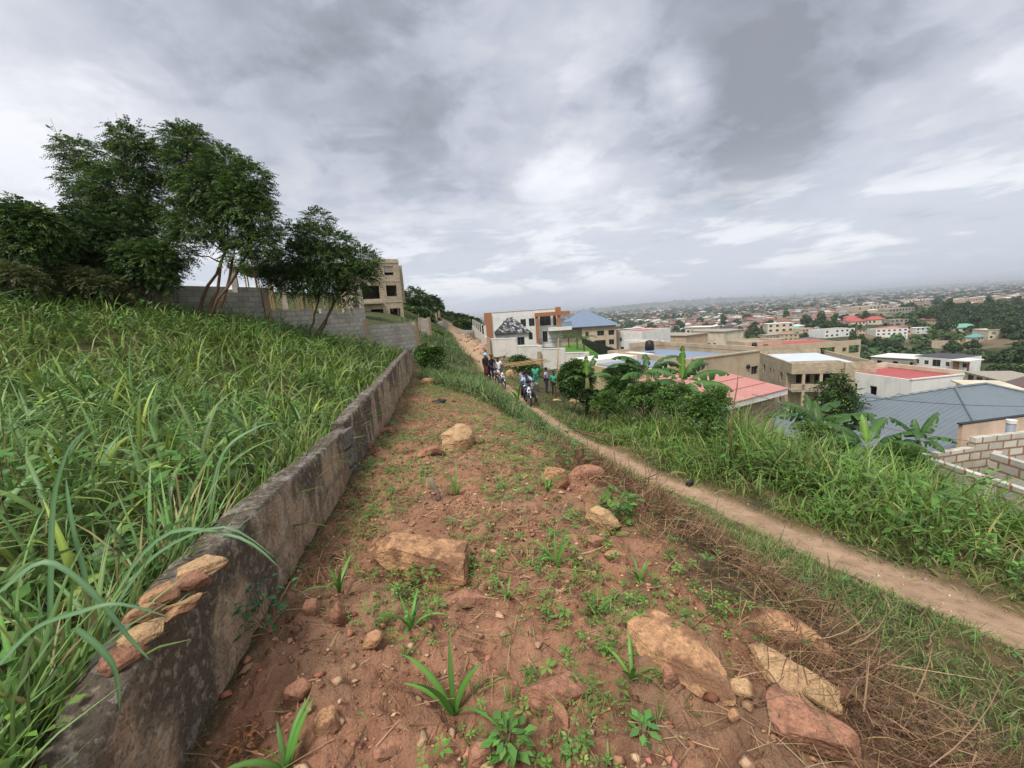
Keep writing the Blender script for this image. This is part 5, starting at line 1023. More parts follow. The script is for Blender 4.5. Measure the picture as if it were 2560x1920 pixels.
for lb, u, v, d, N_, lob in (('light green leafy shrub in front of the foot of the large banana plant', 1690, 1005, 12.5, 500, [(1670, 992, 0, 20), (1700, 990, 0, 22), (1725, 1000, 0, 18), (1650, 1000, 0, 16)]), ('light green shrub in front of the smaller banana plant', 1620, 1000, 14, 500, [(1600, 985, 0, 20), (1630, 982, 0, 22), (1650, 992, 0, 18), (1585, 995, 0, 14)]), ('broad green shrub in the bank grass before the yard wall', 1760, 1015, 11, 450, [(1745, 1005, 0, 24), (1780, 1008, 0, 24), (1765, 1025, 0, 26)]),
  ('leafy shrub beside the bank path right of the flat pale rocks', 1510, 1010, 16, 450, [(1500, 1000, 0, 18), (1525, 998, 0, 20), (1545, 1008, 0, 18)]), ('mixed green shrub between the banana clump and the unfinished walls', 2250, 1180, 9.5, 500, [(2225, 1140, 0, 30), (2265, 1150, 0, 30), (2240, 1175, 0, 36), (2290, 1180, 0, 26)]), ('dark green shrub under the leftmost drooping banana plant', 2060, 1120, 11.5, 450, [(2030, 1085, 0, 26), (2070, 1095, 0, 28), (2110, 1110, 0, 26)])):
    lob = [(a_+random.uniform(-8, 8), b_+random.uniform(-10, 8), c_+random.uniform(-.6, .6), e_*random.uniform(.45, 1.15)) for a_, b_, c_, e_ in lob for _ in (0, 1)]
    bush('leafy_shrub', lb, u, v, d, lob, int(N_*.7), flen=.36, lfl=.11, c0=(.08, .155, .035), pairs=5, aspect=.42, thick=.02)
for lb, u, v, d in (('small palm on the villa lawn, nearest the terrace railing', 1422, 853, 66), ('small palm on the villa lawn beside the black fence', 1443, 855, 62), ('dark palm against the black fence at the lawn edge', 1460, 862, 56)):
    p = at(u, v+8, d); root = empty('palm', tuple(p), 0, lb, 'palm', 'palms on the villa lawn'); m = MB(); m.tube([(0, 0, -.5), (0, 0, 1.2)], [.12, .09], 7); m.build('trunk', M_bark, root)
    parts = []
    for k in range(12):
        n = 26; az = k*.52+random.random()*.3; t = np.repeat(np.linspace(.15, 1, n//2), 2); el = 1.15-.6*random.random(); dr = 1.9
        a = el-dr*t*.7; P = np.c_[np.sin(az)*t*1.9*np.cos(el-dr*t*.35), np.cos(az)*t*1.9*np.cos(el-dr*t*.35), 1.2+t*1.9*np.sin(el-dr*t*.45)]
        sg = np.tile([1., -1.], n//2); D = np.c_[np.cos(az)*sg+np.sin(az)*.6, -np.sin(az)*sg+np.cos(az)*.6, np.full(n, -.5)]
        parts.append(leaves(P, D, np.tile([0., 0, 1], (n, 1)), np.full(n, .5)*(1.1-t*.5), np.full(n, .07), vary(n, (.05, .11, .03), .2)))
    V, F, C = join(parts); link('crown', npmesh('crown', V, F, C), M_leaf, root)
# ------------------------------------------------------------------ valley trees, from a few kinds
def proto(name, label, lob, N, leaf, c, ht, alt, group):
    root = empty(name, (0, 0, -500), 0, label, 'tree', group); C = np.array([l[:3] for l in lob], float); Rr = np.array([l[3] for l in lob], float)
    w = Rr**2; k = rng.choice(len(C), N, p=w/w.sum()); U = unit(N); P = C[k]+U*(Rr[k]*rng.uniform(.6, 1.05, N))[:, None]; D = unit(N); D[:, 2] -= .2
    ln = leaf*rng.uniform(.6, 1.4, N); V, F, Cc = leaves(P-D*ln[:, None]*.5, D, U+unit(N)*.6, ln, ln*.75, vary(N, c, .3, alt, .2), .2)
    m = MB(); m.tube([(0, 0, -1), (.1, 0, ht*.5), (0, .1, ht)], [.28, .2, .1], 6); m.build('trunk', M_bark, root); link('crown', npmesh('crown', V, F, Cc), M_leaf, root); return root
kinds = [proto('broad_tree', 'x', [(0, 0, 4.2, 2.0), (2.0, .6, 3.5, 1.5), (-1.9, .3, 3.2, 1.6), (.4, -1.8, 3.4, 1.4), (-.5, 1.8, 3.8, 1.5), (.7, .2, 5.6, 1.2), (-1, .5, 5, .9)], 1100, .75, (.048, .088, .028), 4, (.06, .1, .03), None),
 proto('tall_tree', 'x', [(0, 0, 5.5, 1.8), (.9, .3, 4, 1.7), (-.8, -.5, 3.6, 1.6), (.1, .6, 7, 1.3), (-.4, 0, 2.6, 1.3)], 950, .65, (.055, .10, .03), 5.5, (.09, .13, .03), None),
 proto('low_bush_tree', 'x', [(0, 0, 1.5, 1.6), (1.7, .4, 1.2, 1.3), (-1.6, -.2, 1.3, 1.4), (.2, 1.3, 1.3, 1.3), (3, 0, 1, 1), (-.2, -1.2, 1.1, 1.2)], 900, .6, (.06, .105, .032), 1.5, (.1, .14, .04), None)]
boxes = [(o.location.x, o.location.y) for o in col.objects if o.parent is None and o.get('category') in ('house', 'building', 'outbuilding')]
BX = np.array(boxes)
trees_n = 0
def put_tree(k, x, y, s, label, group):
    r = copy_tree(kinds[k]); r.location = (x, y, H(x, y, False)-.1); r.rotation_euler = (0, 0, random.random()*6.28); r.scale = (s*random.uniform(.9, 1.2), s*random.uniform(.9, 1.2), s*random.uniform(.85, 1.15)); r['label'] = label; r['group'] = group; return r
REF = [(1573, 838, 'maroon-roofed white house'), (1616, 835, 'plain white upright block'), (1670, 852, 'tan and orange house'), (1770, 842, 'cream three-storey shell'), (1745, 820, 'long cream house with thin roof'), (1810, 825, 'small white house with dark roof'), (1908, 862, 'pale flat-roofed annex block'), (1945, 828, 'tall pale grey balconied house'), (2000, 872, 'long tan building with maroon roof'), (2110, 872, 'right end of the long tan building'), (2050, 960, 'large unfinished tan building'), (2230, 897, 'low white-roofed building'), (2330, 905, 'black-roofed white house'), (2410, 905, 'brown-sided end of the black-roofed house'), (2270, 960, 'crimson-roofed white house'), (2460, 940, 'row of low garages'), (2540, 955, 'brown hipped roof'), (2512, 840, 'cream house near the right edge')]
ref_used = {}
def ref_label(k, u, v):
    kd = ('round dark green tree', 'upright light green tree', 'low spreading shrubby tree')[k]
    for r in sorted(REF, key=lambda r: abs(u-r[0])+2*abs(v-r[1])):
        du, dv = u-r[0], v-r[1]; rel = ('left of the ' if du < 0 else 'right of the ') if abs(du) > 2*abs(dv) else ('behind the ' if dv < 0 else 'below the '); t = kd+' '+rel+r[2]
        if t not in ref_used: ref_used[t] = 1; return t
# those the photo shows clearly
for k, u, v, s in ((2, 1545, 856, .8), (2, 1575, 858, .9), (2, 1600, 858, .8), (2, 1625, 862, .8), (0, 1650, 836, 1.1), (0, 1690, 832, 1.6), (1, 1740, 852, .8), (2, 1780, 866, 1.1), (2, 1820, 868, 1.2), (2, 1845, 864, .9), (0, 1850, 836, 1.3), (0, 1880, 842, 1.2), (0, 1900, 846, 1.3), (2, 1880, 858, 1.2), (2, 1920, 856, 1.2), (2, 1950, 854, 1.4), (0, 1990, 850, 1.1), (0, 2010, 852, 1.2), (1, 2130, 862, 1.3), (0, 2150, 872, 1.4), (0, 2190, 882, 1.5), (0, 2215, 880, 1.4), (2, 2130, 890, 1.3), (2, 2160, 905, 1.5), (0, 2240, 880, 1.0), (2, 2240, 905, 1.), (0, 2270, 905, .9), (2, 2480, 905, 2.0), (0, 2520, 925, 1.4), (0, 2550, 905, 1.6), (2, 2440, 890, 1.5), (0, 2380, 892, 1.3), (0, 2430, 880, 1.2), (2, 2535, 935, 1.5), (0, 2545, 860, 1.5), (1, 2000, 1040, .45), (0, 2430, 935, .7), (2, 2120, 1060, .6)):
    p = hit(u, v) if v < 1000 else G(u, v); q = atz(u, v, p.z)
    put_tree(k, q.x, q.y, s, ref_label(k, u, v), 'trees among the nearer houses')
HB = [(f[0], f[1], f[2], f[3], hit((f[0]+f[1])/2, f[3]).y) for f in FH]+[(1626, 1715, 836, 870, 130), (1728, 1811, 830, 852, 140), (2286, 2430, 889, 915, 150), (2176, 2284, 889, 900, 155), (1885, 2116, 853, 890, 85), (1790, 1830, 816, 829, 200), (1713, 1775, 816, 828, 195)]
def hides(x, y, ztop):
    u, v = proj(x, y, ztop); r = 4.5*1024/y
    return any(b[0]-r < u < b[1]+r and y < b[4] and v < b[3]-4 for b in HB)
# trees over the valley and the wooded ridge
SN = ['tall pale grey balconied house', 'small peach house', 'long white two-storey house', 'narrow open-balconied house', 'pale blue-white house', 'rusty flat-roofed peach house', 'bright white stepped house', 'small grey unfinished house', 'grey unfinished block', 'squeezed peach house', 'grey three-storey block', 'left red hipped roof', 'right red hipped roof', 'large sandy building', 'long grey unfinished block', 'cream ridge block', 'low sandy ridge building', 'pinkish ridge-top building', 'long rusty red school-like roof', 'wide light green roof', 'cream house near the right edge', 'steep teal roof', 'small green hipped roof', 'white house with dark roof', 'flat cream house', 'wide low cream house', 'wide cream mid-town house']
def near_label(k, u, v, y):
    kd = ('round dark tree', 'upright lighter tree', 'low bushy tree')[k]
    i = min(range(len(FH)), key=lambda i: abs(u-(FH[i][0]+FH[i][1])/2)+4*abs(v-FH[i][3])); f = FH[i]
    if v > f[3]+14: rel = 'below the'
    elif u < f[0]: rel = 'left of the' if f[0]-u < 45 else 'far left of the'
    elif u > f[1]: rel = 'right of the' if u-f[1] < 45 else 'far right of the'
    else: rel = 'in front of the' if v > f[3]-2 else 'behind the'
    return kd+' '+rel+' '+SN[i]
n = 0
while n < 215:
    if random.random() < .62: u, v = random.uniform(2230, 2640), random.uniform(768, 850)
    else: u, v = random.uniform(1440, 2560), random.uniform(795, 862)
    p = hit(u, v); x, y = p.x, p.y
    if y < 90 or y > 1300 or np.hypot(BX[:, 0]-x, BX[:, 1]-y).min() < (9 if y < 200 else 6): continue
    if 2180 < u < 2520 and 853 < v < 875: continue
    if hides(x, y, p.z+6*(1+y/900)): continue
    k = random.choice((0, 0, 1, 2)); n += 1
    put_tree(k, x, y, random.uniform(.8, 1.5)*(1+y/900), near_label(k, u, v, y), 'trees over the valley and wooded ridge')
for k in kinds:
    for c in list(k.children): bpy.data.objects.remove(c)
    bpy.data.objects.remove(k)
# far woods as one mass
def lumps(X, Y, Z, S, c, n1=7):
    """little leafy mounds: a ring of ragged upright faces and a domed top each"""
    N = len(X); P = 26; idx = np.repeat(np.arange(N), P); U = unit(N*P); U[:, 2] = np.abs(U[:, 2])
    r = S[idx]*rng.uniform(.65, 1.1, N*P); C = np.c_[X, Y, Z][idx]+U*r[:, None]*np.array([1, 1, .8]); D = unit(N*P); ln = S[idx]*rng.uniform(.5, .95, N*P)
    return leaves(C-D*ln[:, None]*.5, D, U, ln, ln*.9, c[idx]*(1+rng.normal(0, .2, (N*P, 1))).clip(.5, 1.6), .2)
parts = []
N = 3000; y = np.exp(rng.uniform(np.log(220), np.log(1500), N)); x = y*rng.uniform(-.1, 1.45, N)
keep = (np.hypot(x[:, None]-BX[:, 0], y[:, None]-BX[:, 1]).min(1) > 12) & ((fbm(x/70, y/70, 201) > .46) | ((x > .95*y) & (y > 420) & (y < 900))) & ~((x > .85*y) & (y < 300) & (fbm(x/80+9, y/80, 44) > .55)); x, y = x[keep], y[keep]; keep = np.array([not hides(a, b, base_h(a, b)+4) for a, b in zip(x, y)]); x, y = x[keep], y[keep]
S = rng.uniform(2.2, 4.6, len(x))*(1+y/1500); parts.append(lumps(x, y, H(x, y, False)+S*.3, S, vary(len(x), (.06, .10, .036), .28, (.09, .135, .04), .25)))
N = 2600; y = 1/rng.uniform(1/9000, 1/1100, N); x = y*rng.uniform(-.12, 1.45, N); S = rng.uniform(4, 8, N)*(1+y/2200)
parts.append(lumps(x, y, H(x, y, False)+S*.2, S, vary(N, (.04, .07, .03), .25)))
stuff('distant_woods', parts, mat('distant_foliage', attr='tint', rough=.8, spec=.1), 'dark green trees filling the gaps of the distant city and the far side of the valley', 'trees')
# ------------------------------------------------------------------ the city on the plain
def houses_np(X, Y, Z, Wd, Dp, Ht, Rf, yaw, wc, rc):
    N = len(X); ca, sa = np.cos(yaw), np.sin(yaw)
    loc = np.array([(-.5, -.5, -1), (.5, -.5, -1), (.5, .5, -1), (-.5, .5, -1), (-.5, -.5, 0), (.5, -.5, 0), (.5, .5, 0), (-.5, .5, 0), (-.58, -.58, 0), (.58, -.58, 0), (.58, .58, 0), (-.58, .58, 0), (-.22, 0, 1), (.22, 0, 1)])
    lx = loc[:, 0]*Wd[:, None]; ly = loc[:, 1]*Dp[:, None]; lz = np.where(loc[:, 2] < 0, -3, np.where(loc[:, 2] > 0, 1, 0))
    z = Z[:, None]+np.where(loc[:, 2] < 0, -3., Ht[:, None]+np.where(loc[:, 2] > 0, Rf[:, None], 0.)); z[:, 8:12] += .03
    V = np.stack([X[:, None]+lx*ca[:, None]-ly*sa[:, None], Y[:, None]+lx*sa[:, None]+ly*ca[:, None], z], -1).reshape(-1, 3)
    f = np.array([(0, 1, 5, 4), (1, 2, 6, 5), (2, 3, 7, 6), (3, 0, 4, 7), (8, 9, 13, 12), (9, 10, 13, 13), (10, 11, 12, 13), (11, 8, 12, 12)])
    F = (np.arange(N)[:, None, None]*14+f).reshape(-1, 4)
    C = np.concatenate([np.repeat(wc[:, None], 8, 1), np.repeat(rc[:, None], 6, 1)], 1).reshape(-1, 3)
    tri = (F[:, 2] == F[:, 3]); return V, F, tri, C
RC = np.array([(.24, .115, .085), (.27, .165, .13), (.2, .13, .11), (.45, .43, .40), (.30, .33, .36), (.62, .61, .58), (.16, .30, .26), (.13, .12, .13), (.36, .22, .15)]); RP = np.array([.2, .17, .14, .13, .1, .09, .03, .06, .08])
WC = np.array([(.55, .48, .36), (.62, .6, .55), (.42, .33, .24), (.5, .36, .26)])
def city(N, dmin, dmax, big):
    y = 1/rng.uniform(1/dmax, 1/dmin, N); x = y*rng.uniform(-.12, 1.45, N)
    k = (fbm(x/220, y/220, 211, 3) > .40) & ~((x > .9*y) & (y > 380) & (y < 800)); x, y = x[k], y[k]; n = len(x)
    w = rng.uniform(9, 20, n)*(1+y*big); return houses_np(x, y, H(x, y, False), w, w*rng.uniform(.5, .8, n), rng.choice([3.2, 3.4, 6.4, 6.8, 9.6], n, p=[.35, .25, .2, .15, .05])*(1+y*big*.2), rng.uniform(1, 3, n), rng.uniform(0, 3.14, n), WC[rng.integers(0, 4, n)]*rng.uniform(.8, 1.15, (n, 1)), RC[rng.choice(9, n, p=RP)]*rng.uniform(.75, 1.2, (n, 1)))
Vs, Fs, Cs, off = [], [], [], 0
for V, F, tri, C in (city(1500, 480, 1000, 0), city(8500, 1000, 3500, 1/5000), city(9000, 2500, 14000, 1/5000)):
    Vs.append(V); Fs.append(F+off); Cs.append(C); off += len(V)
V, F, C = np.vstack(Vs), np.vstack(Fs), np.vstack(Cs)
me = bpy.data.meshes.new('distant_city'); me.from_pydata(V.tolist(), [], [tuple(dict.fromkeys(f)) for f in F.tolist()]); a = me.color_attributes.new('tint', 'FLOAT_COLOR', 'POINT'); c4 = np.ones((len(V), 4), np.float32); c4[:, :3] = C; a.data.foreach_set('color', c4.ravel())
tag(link('distant_city', me, mat('city_paint', attr='tint', rough=.8, spec=.2)), 'thousands of tiny roofs of the hazy city spreading over the plain to the horizon', 'houses', kind='stuff')
# nearer town houses, each its own object
protos = []
for nm, lb, w, d, h, rf, wm, rm in (('town_house', 'small town house with rust-red hipped roof beyond the valley', 13, 9, 3.2, 2.2, M_cream, M_rrust), ('town_house', 'small town house with pale metal roof beyond the valley', 15, 9, 3.3, 1.8, M_white, M_rpale), ('town_house', 'small town house with blue-grey roof beyond the valley', 14, 10, 3.4, 2.4, M_cream, M_rblue), ('town_block', 'flat-roofed two-storey tan block beyond the valley', 14, 10, 6.2, 0, M_tan, M_slab), ('town_house', 'small town house with faded brown roof beyond the valley', 16, 10, 3.2, 2.4, M_peach, M_rbrown), ('town_block', 'flat-roofed two-storey white block beyond the valley', 12, 10, 6.2, 0, M_white, M_slab), ('town_house', 'small town house with crimson roof beyond the valley', 13, 9, 3.3, 2.2, M_white, M_rred)):
    root = empty(nm, (0, 0, -600), 0, lb, 'house', 'houses of the nearer town beyond the valley'); rows = 2 if h > 5 else 1
    m = MB(); hs = [(w/5*(i+.3), 3.1*j+1, w/5*(i+.75), 3.1*j+2.3) for i in range(5) for j in range(rows)]; m.holed(w, h, .25, hs, (-w/2, -d/2, 0)); m.box(-w/2, -d/2+.8, -3, w/2, d/2, h-.02); m.build('wall', wm, root)
    m = MB(); (hip(m, -w/2, -d/2, w/2, d/2, h+.15, rf, .6) if rf else m.box(-w/2-.3, -d/2-.3, h+.01, w/2+.3, d/2+.3, h+.25)); m.build('roof', rm, root); protos.append(root)
n = 0; used = [tuple(b) for b in boxes]
while n < 190:
    y = 1/random.uniform(1/1150, 1/300); x = y*random.uniform(.1, 1.42)
    if (x > .78*y and y < 430) or (x > .93*y and y < 820): continue
    if min(math.hypot(x-a, y-b) for a, b in used) < 19: continue
    used.append((x, y)); n += 1; k = random.choice((0, 0, 1, 2, 3, 3, 4, 5, 6)); r = copy_tree(protos[k]); r.location = (x, y, H(x, y, False)); zz = proj(x, y, -45)[0]; r['label'] = protos[k]['label'].replace(' beyond the valley', ', ')+('nearer' if y < 620 else 'farther')+' '+('left' if zz < 1720 else 'middle' if zz < 1950 else 'right')+' part of town'; r.rotation_euler = (0, 0, random.choice((-.5, -.3, .1, .35, .6))); s = random.uniform(.8, 1.25); r.scale = (s, s, 1)
for k in protos:
    for c in list(k.children): bpy.data.objects.remove(c)
    bpy.data.objects.remove(k)
# a few long white sheds that catch the eye
for u, v, w, lb in ((1905, 781, 60, 'long white shed roof shining in the city, left of centre of the plain'), (2230, 752, 70, 'long white shed roof far out in the hazy plain above the ridge buildings'), (1970, 784, 22, 'short white shed left of the far rise')):
    p = hit(u, v); house('white_shed', lb, 'shed', ((p.x, p.y, p.z), .05, w), 18, 5, M_white, roof=('shed', M_trim, 3), found=3)
# ------------------------------------------------------------------ haze
m_h = bpy.data.materials.new('haze'); m_h.use_nodes = True; nt = m_h.node_tree; nt.nodes.remove(nt.nodes['Principled BSDF'])
vol = nt.nodes.new('ShaderNodeVolumePrincipled'); vol.inputs['Color'].default_value = (.88, .94, 1, 1); vol.inputs['Density'].default_value = 1.45e-4; vol.inputs['Anisotropy'].default_value = .2
nt.links.new(vol.outputs[0], nt.nodes['Material Output'].inputs['Volume'])
m = MB(); m.box(-36000, -36000, -140, 36000, 36000, 75); o = m.build('haze', m_h); tag(o, kind='stuff')
# ------------------------------------------------------------------ rocks
def rockmat(n, c, soil=(.19, .095, .055), k=.8):
    m = mat(n, c, .9, noise=[(12, .44, .6, tuple(x*.5 for x in c), .6, (1, 1, 3)), (30, .5, .66, tuple(min(1, x*1.5) for x in c), .55, (1, 1, 2.5)), (7, .46, .58, soil, k), (70, .52, .66, tuple(x*.4 for x in c), .5)], bump=(55, 1.0)); return m
M_r1 = rockmat('orange_tan_rock', (.52, .29, .15)); M_r2 = rockmat('pale_tan_rock', (.56, .36, .19), k=.2); M_r3 = rockmat('red_brown_rock', (.42, .205, .125)); M_r4 = rockmat('grey_rock', (.24, .22, .19), (.12, .11, .09), .4)
def rock(name, label, p, dims, rz=0, tilt=(0, 0), m=M_r1, seed=0, cuts=9, sink=.25, cat='rock', sub=4, flat=.0, group=None, rough=1.):
    r = random.Random(seed); bm = bmesh.new(); bmesh.ops.create_icosphere(bm, subdivisions=sub, radius=1.15)
    planes = [(Vector((r.gauss(0, 1), r.gauss(0, 1), r.gauss(0, .8))).normalized(), r.uniform(.62, .9)) for _ in range(cuts)]+[(Vector((r.gauss(0, .1), r.gauss(0, .1), 1)).normalized(), .75-flat), (Vector((0, 0, -1)), .6)]
    for v in bm.verts:
        for n, d in planes:
            k = v.co.dot(n)-d
            if k > 0: v.co -= n*k*.97
    co = np.array([v.co[:] for v in bm.verts]); sd = seed*3.1
    q = (fbm(co[:, 0]*2.2+sd, co[:, 1]*2.2+co[:, 2]*3.7, 301, 5)-.5)[:, None]*.16*rough+(fbm(co[:, 0]*9+sd, co[:, 1]*9+co[:, 2]*19, 302, 3)-.5)[:, None]*.05*rough
    co = co*(1+q); co = (co-(co.max(0)+co.min(0))/2)/(co.max(0)-co.min(0))*np.array(dims)
    for v, c in zip(bm.verts, co): v.co = c
    me = bpy.data.meshes.new(name); bm.to_mesh(me); bm.free()
    return tag(link(name, me, m, None, (p[0], p[1], p[2]+dims[2]*(.5-sink)), (tilt[0], tilt[1], rz), smooth=False), label, cat, group)
def gr_(u, v): return G(u, v)
RK = [('boulder', 'large angular orange-tan boulder with brown earth on top, lying left of centre', 1062, 1425, (.70, .34, .24), -.28, (.05, .1), M_r1, 3, .2),
 ('boulder', 'round pale tan boulder sitting alone further up the red strip', 1146, 1112, (.50, .42, .40), .3, (0, 0), M_r2, 5, .22),
 ('rock_slab', 'long orange slab with a flat earth-covered top, leftmost of the lower right slabs', 1702, 1660, (.58, .27, .12), -.86, (.25, .0), M_r1, 12, .1),
 ('rock_slab', 'layered brown and orange slab leaning at the brush edge, above the smooth tan slab', 1965, 1610, (.48, .22, .11), -.62, (.5, .1), M_r1, 14, .1),
 ('rock_slab', 'smooth pale tan slab pointing down between the layered slab and the red rock', 1965, 1725, (.42, .25, .11), -1.0, (.3, 0), M_r2, 16, .1),
 ('rock', 'red rock with a pale streak below the smooth tan slab', 2022, 1860, (.34, .2, .12), -.75, (.2, 0), M_r3, 18, .15),
 ('rock', 'small square tan stone between the two big slabs', 1853, 1735, (.13, .11, .09), .2, (.1, 0), M_r2, 20, .15),
 ('rock', 'small tan brick-shaped stone resting against the red streaked rock', 2052, 1805, (.15, .08, .08), -.8, (.1, 0), M_r2, 22, .1),
 ('rock', 'rounded red stone beside the small brick-shaped stone', 2088, 1790, (.12, .11, .12), 0, (0, 0), M_r3, 24, .15),
 ('rock', 'half buried earth-coloured hump of rock near the bottom centre', 1390, 1740, (.30, .17, .13), -.1, (0, 0), M_r3, 26, .35),
 ('rock', 'brown fist-sized stone left of the long orange slab', 1672, 1700, (.10, .09, .08), .4, (0, 0), M_r3, 28, .2),
 ('rock', 'upright wedge of brown stone beside the wall, below the large boulder', 848, 1570, (.08, .07, .17), .4, (.2, .2), M_r3, 30, .15),
 ('rock', 'red-brown stone at the wall foot, left of the upright wedge', 780, 1546, (.08, .07, .08), .2, (0, 0), M_r3, 32, .2),
 ('rock', 'pinkish pointed stone among weeds in the lower left of the strip', 935, 1632, (.11, .08, .08), .7, (.3, 0), M_r1, 34, .15),
 ('rock', 'brown triangular stone close to the wall foot near the bottom', 750, 1740, (.10, .08, .08), .1, (.2, 0), M_r3, 36, .2),
 ('rock', 'rust-orange cornered stone at the bottom left of the strip', 826, 1842, (.10, .07, .08), .5, (0, .2), M_r1, 38, .15),
 ('rock', 'flat pinkish-grey stone near the bottom edge left of centre', 976, 1868, (.12, .09, .05), .2, (0, 0), M_r3, 40, .2),
 ('rock', 'earth-covered flat rock just below the large boulder', 1163, 1512, (.26, .16, .06), -.1, (0, 0), M_r3, 42, .3),
 ('rock', 'cluster-edge red stone at the bottom centre', 1200, 1905, (.12, .09, .09), .8, (.3, 0), M_r3, 44, .15),
 ('rock', 'pink slanting stone at the far end of the strip', 1072, 962, (.85, .4, .35), .5, (.3, 0), M_r1, 46, .2),
 ('rock', 'flat red stone left of the round tan boulder', 1074, 1132, (.38, .2, .10), .4, (.1, 0), M_r3, 48, .25),
 ('rock', 'stacked flat stones at the wall foot beyond the broken joint', 963, 1084, (.30, .2, .16), .1, (0, 0), M_r3, 50, .15),
 ('rock', 'pale stone at the right edge of the strip where dry stalks stand', 1386, 1204, (.30, .2, .2), -.2, (0, 0), M_r1, 52, .2),
 ('rock_slab', 'reddish brick-like slab lying on the strip edge beside the path', 1468, 1190, (.40, .2, .12), -.3, (.1, 0), M_r3, 54, .15),
 ('rock', 'long tan stone standing out of the bank near the green shrub', 1508, 1322, (.30, .13, .16), -.85, (.2, 0), M_r2, 56, .2),
 ('rock', 'low brown stone below the long tan one', 1487, 1368, (.16, .1, .08), -.2, (0, 0), M_r3, 58, .25),
 ('rock', 'small flat orange stone right of the low brown one', 1538, 1394, (.14, .09, .05), -.2, (0, 0), M_r1, 60, .25),
 ('rock', 'small bright orange-red stone in the lower right soil', 1835, 1805, (.06, .05, .05), 0, (0, 0), M_r1, 62, .2),
 ('rock', 'sharp narrow brown stone in the bottom centre soil', 1405, 1800, (.11, .045, .05), -1.1, (0, .2), M_r3, 64, .2),
 ('rock', 'small stone beside the green seedlings left of the long orange slab', 1590, 1555, (.08, .05, .05), .3, (0, 0), M_r2, 66, .2),
 ('rock', 'grey rounded stone at the bottom left corner among grass', 30, 1940, (.20, .2, .2), .3, (0, 0), M_r4, 68, .1),
 ('rock', 'flat pale rock at the foot of the standing bamboo pole', 1392, 1002, (.6, .4, .2), .1, (0, 0), M_r2, 70, .3),
 ('rock', 'long flat pale rock on the grass right of the bamboo pole', 1430, 1004, (.95, .4, .26), .1, (0, 0), M_r2, 72, .3),
 ('boulder', 'pale tan boulder behind the parked motorbikes', 1275, 938, (.85, .7, .65), .1, (0, 0), M_r2, 74, .2),
 ('boulder', 'brown broken boulder beside the pale tan one', 1297, 946, (.9, .6, .7), .4, (0, 0), M_r3, 76, .2),
 ('boulder', 'dark rock outcrop behind the motorbike riders', 1328, 978, (1.2, .7, .8), .4, (0, 0), M_r4, 78, .3)]
for i, (nm, lb, u, v, dm, rz, tl, mm, sd, sk) in enumerate(RK):
    dm = tuple(x*(.86 if (v > 1580 and u > 1600) else 1) for x in dm)
    rock(nm, lb, G(u, v), dm, rz, tl, mm, sd, sink=sk, flat=.12 if 'slab' in nm else 0, sub=5 if dm[0] > .25 else 3, cuts=26 if 'round' in lb else 9)
# flat stones laid on the wall
for (u, v, dm, rz, mm, sd, lb, dz, tl) in ((503, 1413, (.17, .13, .04), .9, M_r2, 81, 'pale flat stone on the wall top, farthest of the row of loose stones', .0, (.05, 0)), (482, 1453, (.11, .085, .045), .4, M_r3, 82, 'red-brown oval stone on the wall top, second from the far end', .0, (.1, .1)), (458, 1512, (.13, .08, .035), 1.3, M_r1, 83, 'thin orange stone lying at the wall edge in the middle of the stone row', .0, (0, .1)), (403, 1496, (.12, .10, .045), .6, M_r1, 84, 'orange stone with a dark crack on the inner side of the wall top', .01, (.1, -.1)),
    (366, 1541, (.13, .13, .045), 1.0, M_r1, 85, 'triangular flat tan stone overlapping its neighbours on the wall', .02, (-.1, .1)), (360, 1598, (.12, .09, .05), .2, M_r2, 86, 'pale golden stone on the wall near the close end of the row', .02, (.1, -.1)), (308, 1646, (.11, .09, .05), 1.2, M_r3, 87, 'brown stone at the close end of the row on the wall', .0, (.2, 0))):
    zz = .66
    for _ in range(4): q = atz(u, v, zz); zz = float(t1(np.array([q.y]))[0])+.02
    rock('flat_stone', lb, (q.x, q.y, zz-.018+dz), dm, rz, tl, mm, sd, 13, .1, flat=.15, sub=4, group='loose stones on the wall', rough=1.3)
# ------------------------------------------------------------------ soil clutter
def soil_keep(X, Y): return zones(X, Y)[0]
def pebbles(X, Y, S, c):
    n = len(X); u = np.array([(1, 0, 0), (0, 1, 0), (-1, 0, 0), (0, -1, 0), (0, 0, .8), (0, 0, -.5), (.7, .7, .3), (-.7, .6, .4)])
    f = np.array([(0, 6, 4), (6, 1, 4), (1, 7, 4), (7, 2, 4), (2, 3, 4), (3, 0, 4), (6, 0, 5), (1, 6, 5), (7, 1, 5), (2, 7, 5), (3, 2, 5), (0, 3, 5)])
    a = rng.uniform(0, 6.28, n); ca, sa = np.cos(a)[:, None], np.sin(a)[:, None]; j = rng.uniform(.55, 1.25, (n, 8, 3)); q = u*j*S[:, None, None]*np.stack([rng.uniform(.8, 1.3, n), rng.uniform(.6, 1, n), rng.uniform(.45, .9, n)], -1)[:, None, :]
    V = np.stack([X[:, None]+q[..., 0]*ca-q[..., 1]*sa, Y[:, None]+q[..., 0]*sa+q[..., 1]*ca, H(X, Y)[:, None]+q[..., 2]+S[:, None]*.12], -1).reshape(-1, 3)
    return V, (np.arange(n)[:, None, None]*8+f).reshape(-1, 3), np.repeat(c, 8, 0)
def near_w(Y): return np.clip(3.2/np.maximum(Y, .5)**1.15, .05, 1)
X, Y = scatter(170000, -5, 3.2, .5, 15, lambda X, Y: soil_keep(X, Y)*near_w(Y)*sst(.25, .55, fbm(X*2.3, Y*2.3, 311))); n = len(X)
S = (.003+.011*rng.random(n)**3.2)*(1+Y/9); c = vary(n, (.30, .14, .08), .3, (.50, .33, .2), .16)
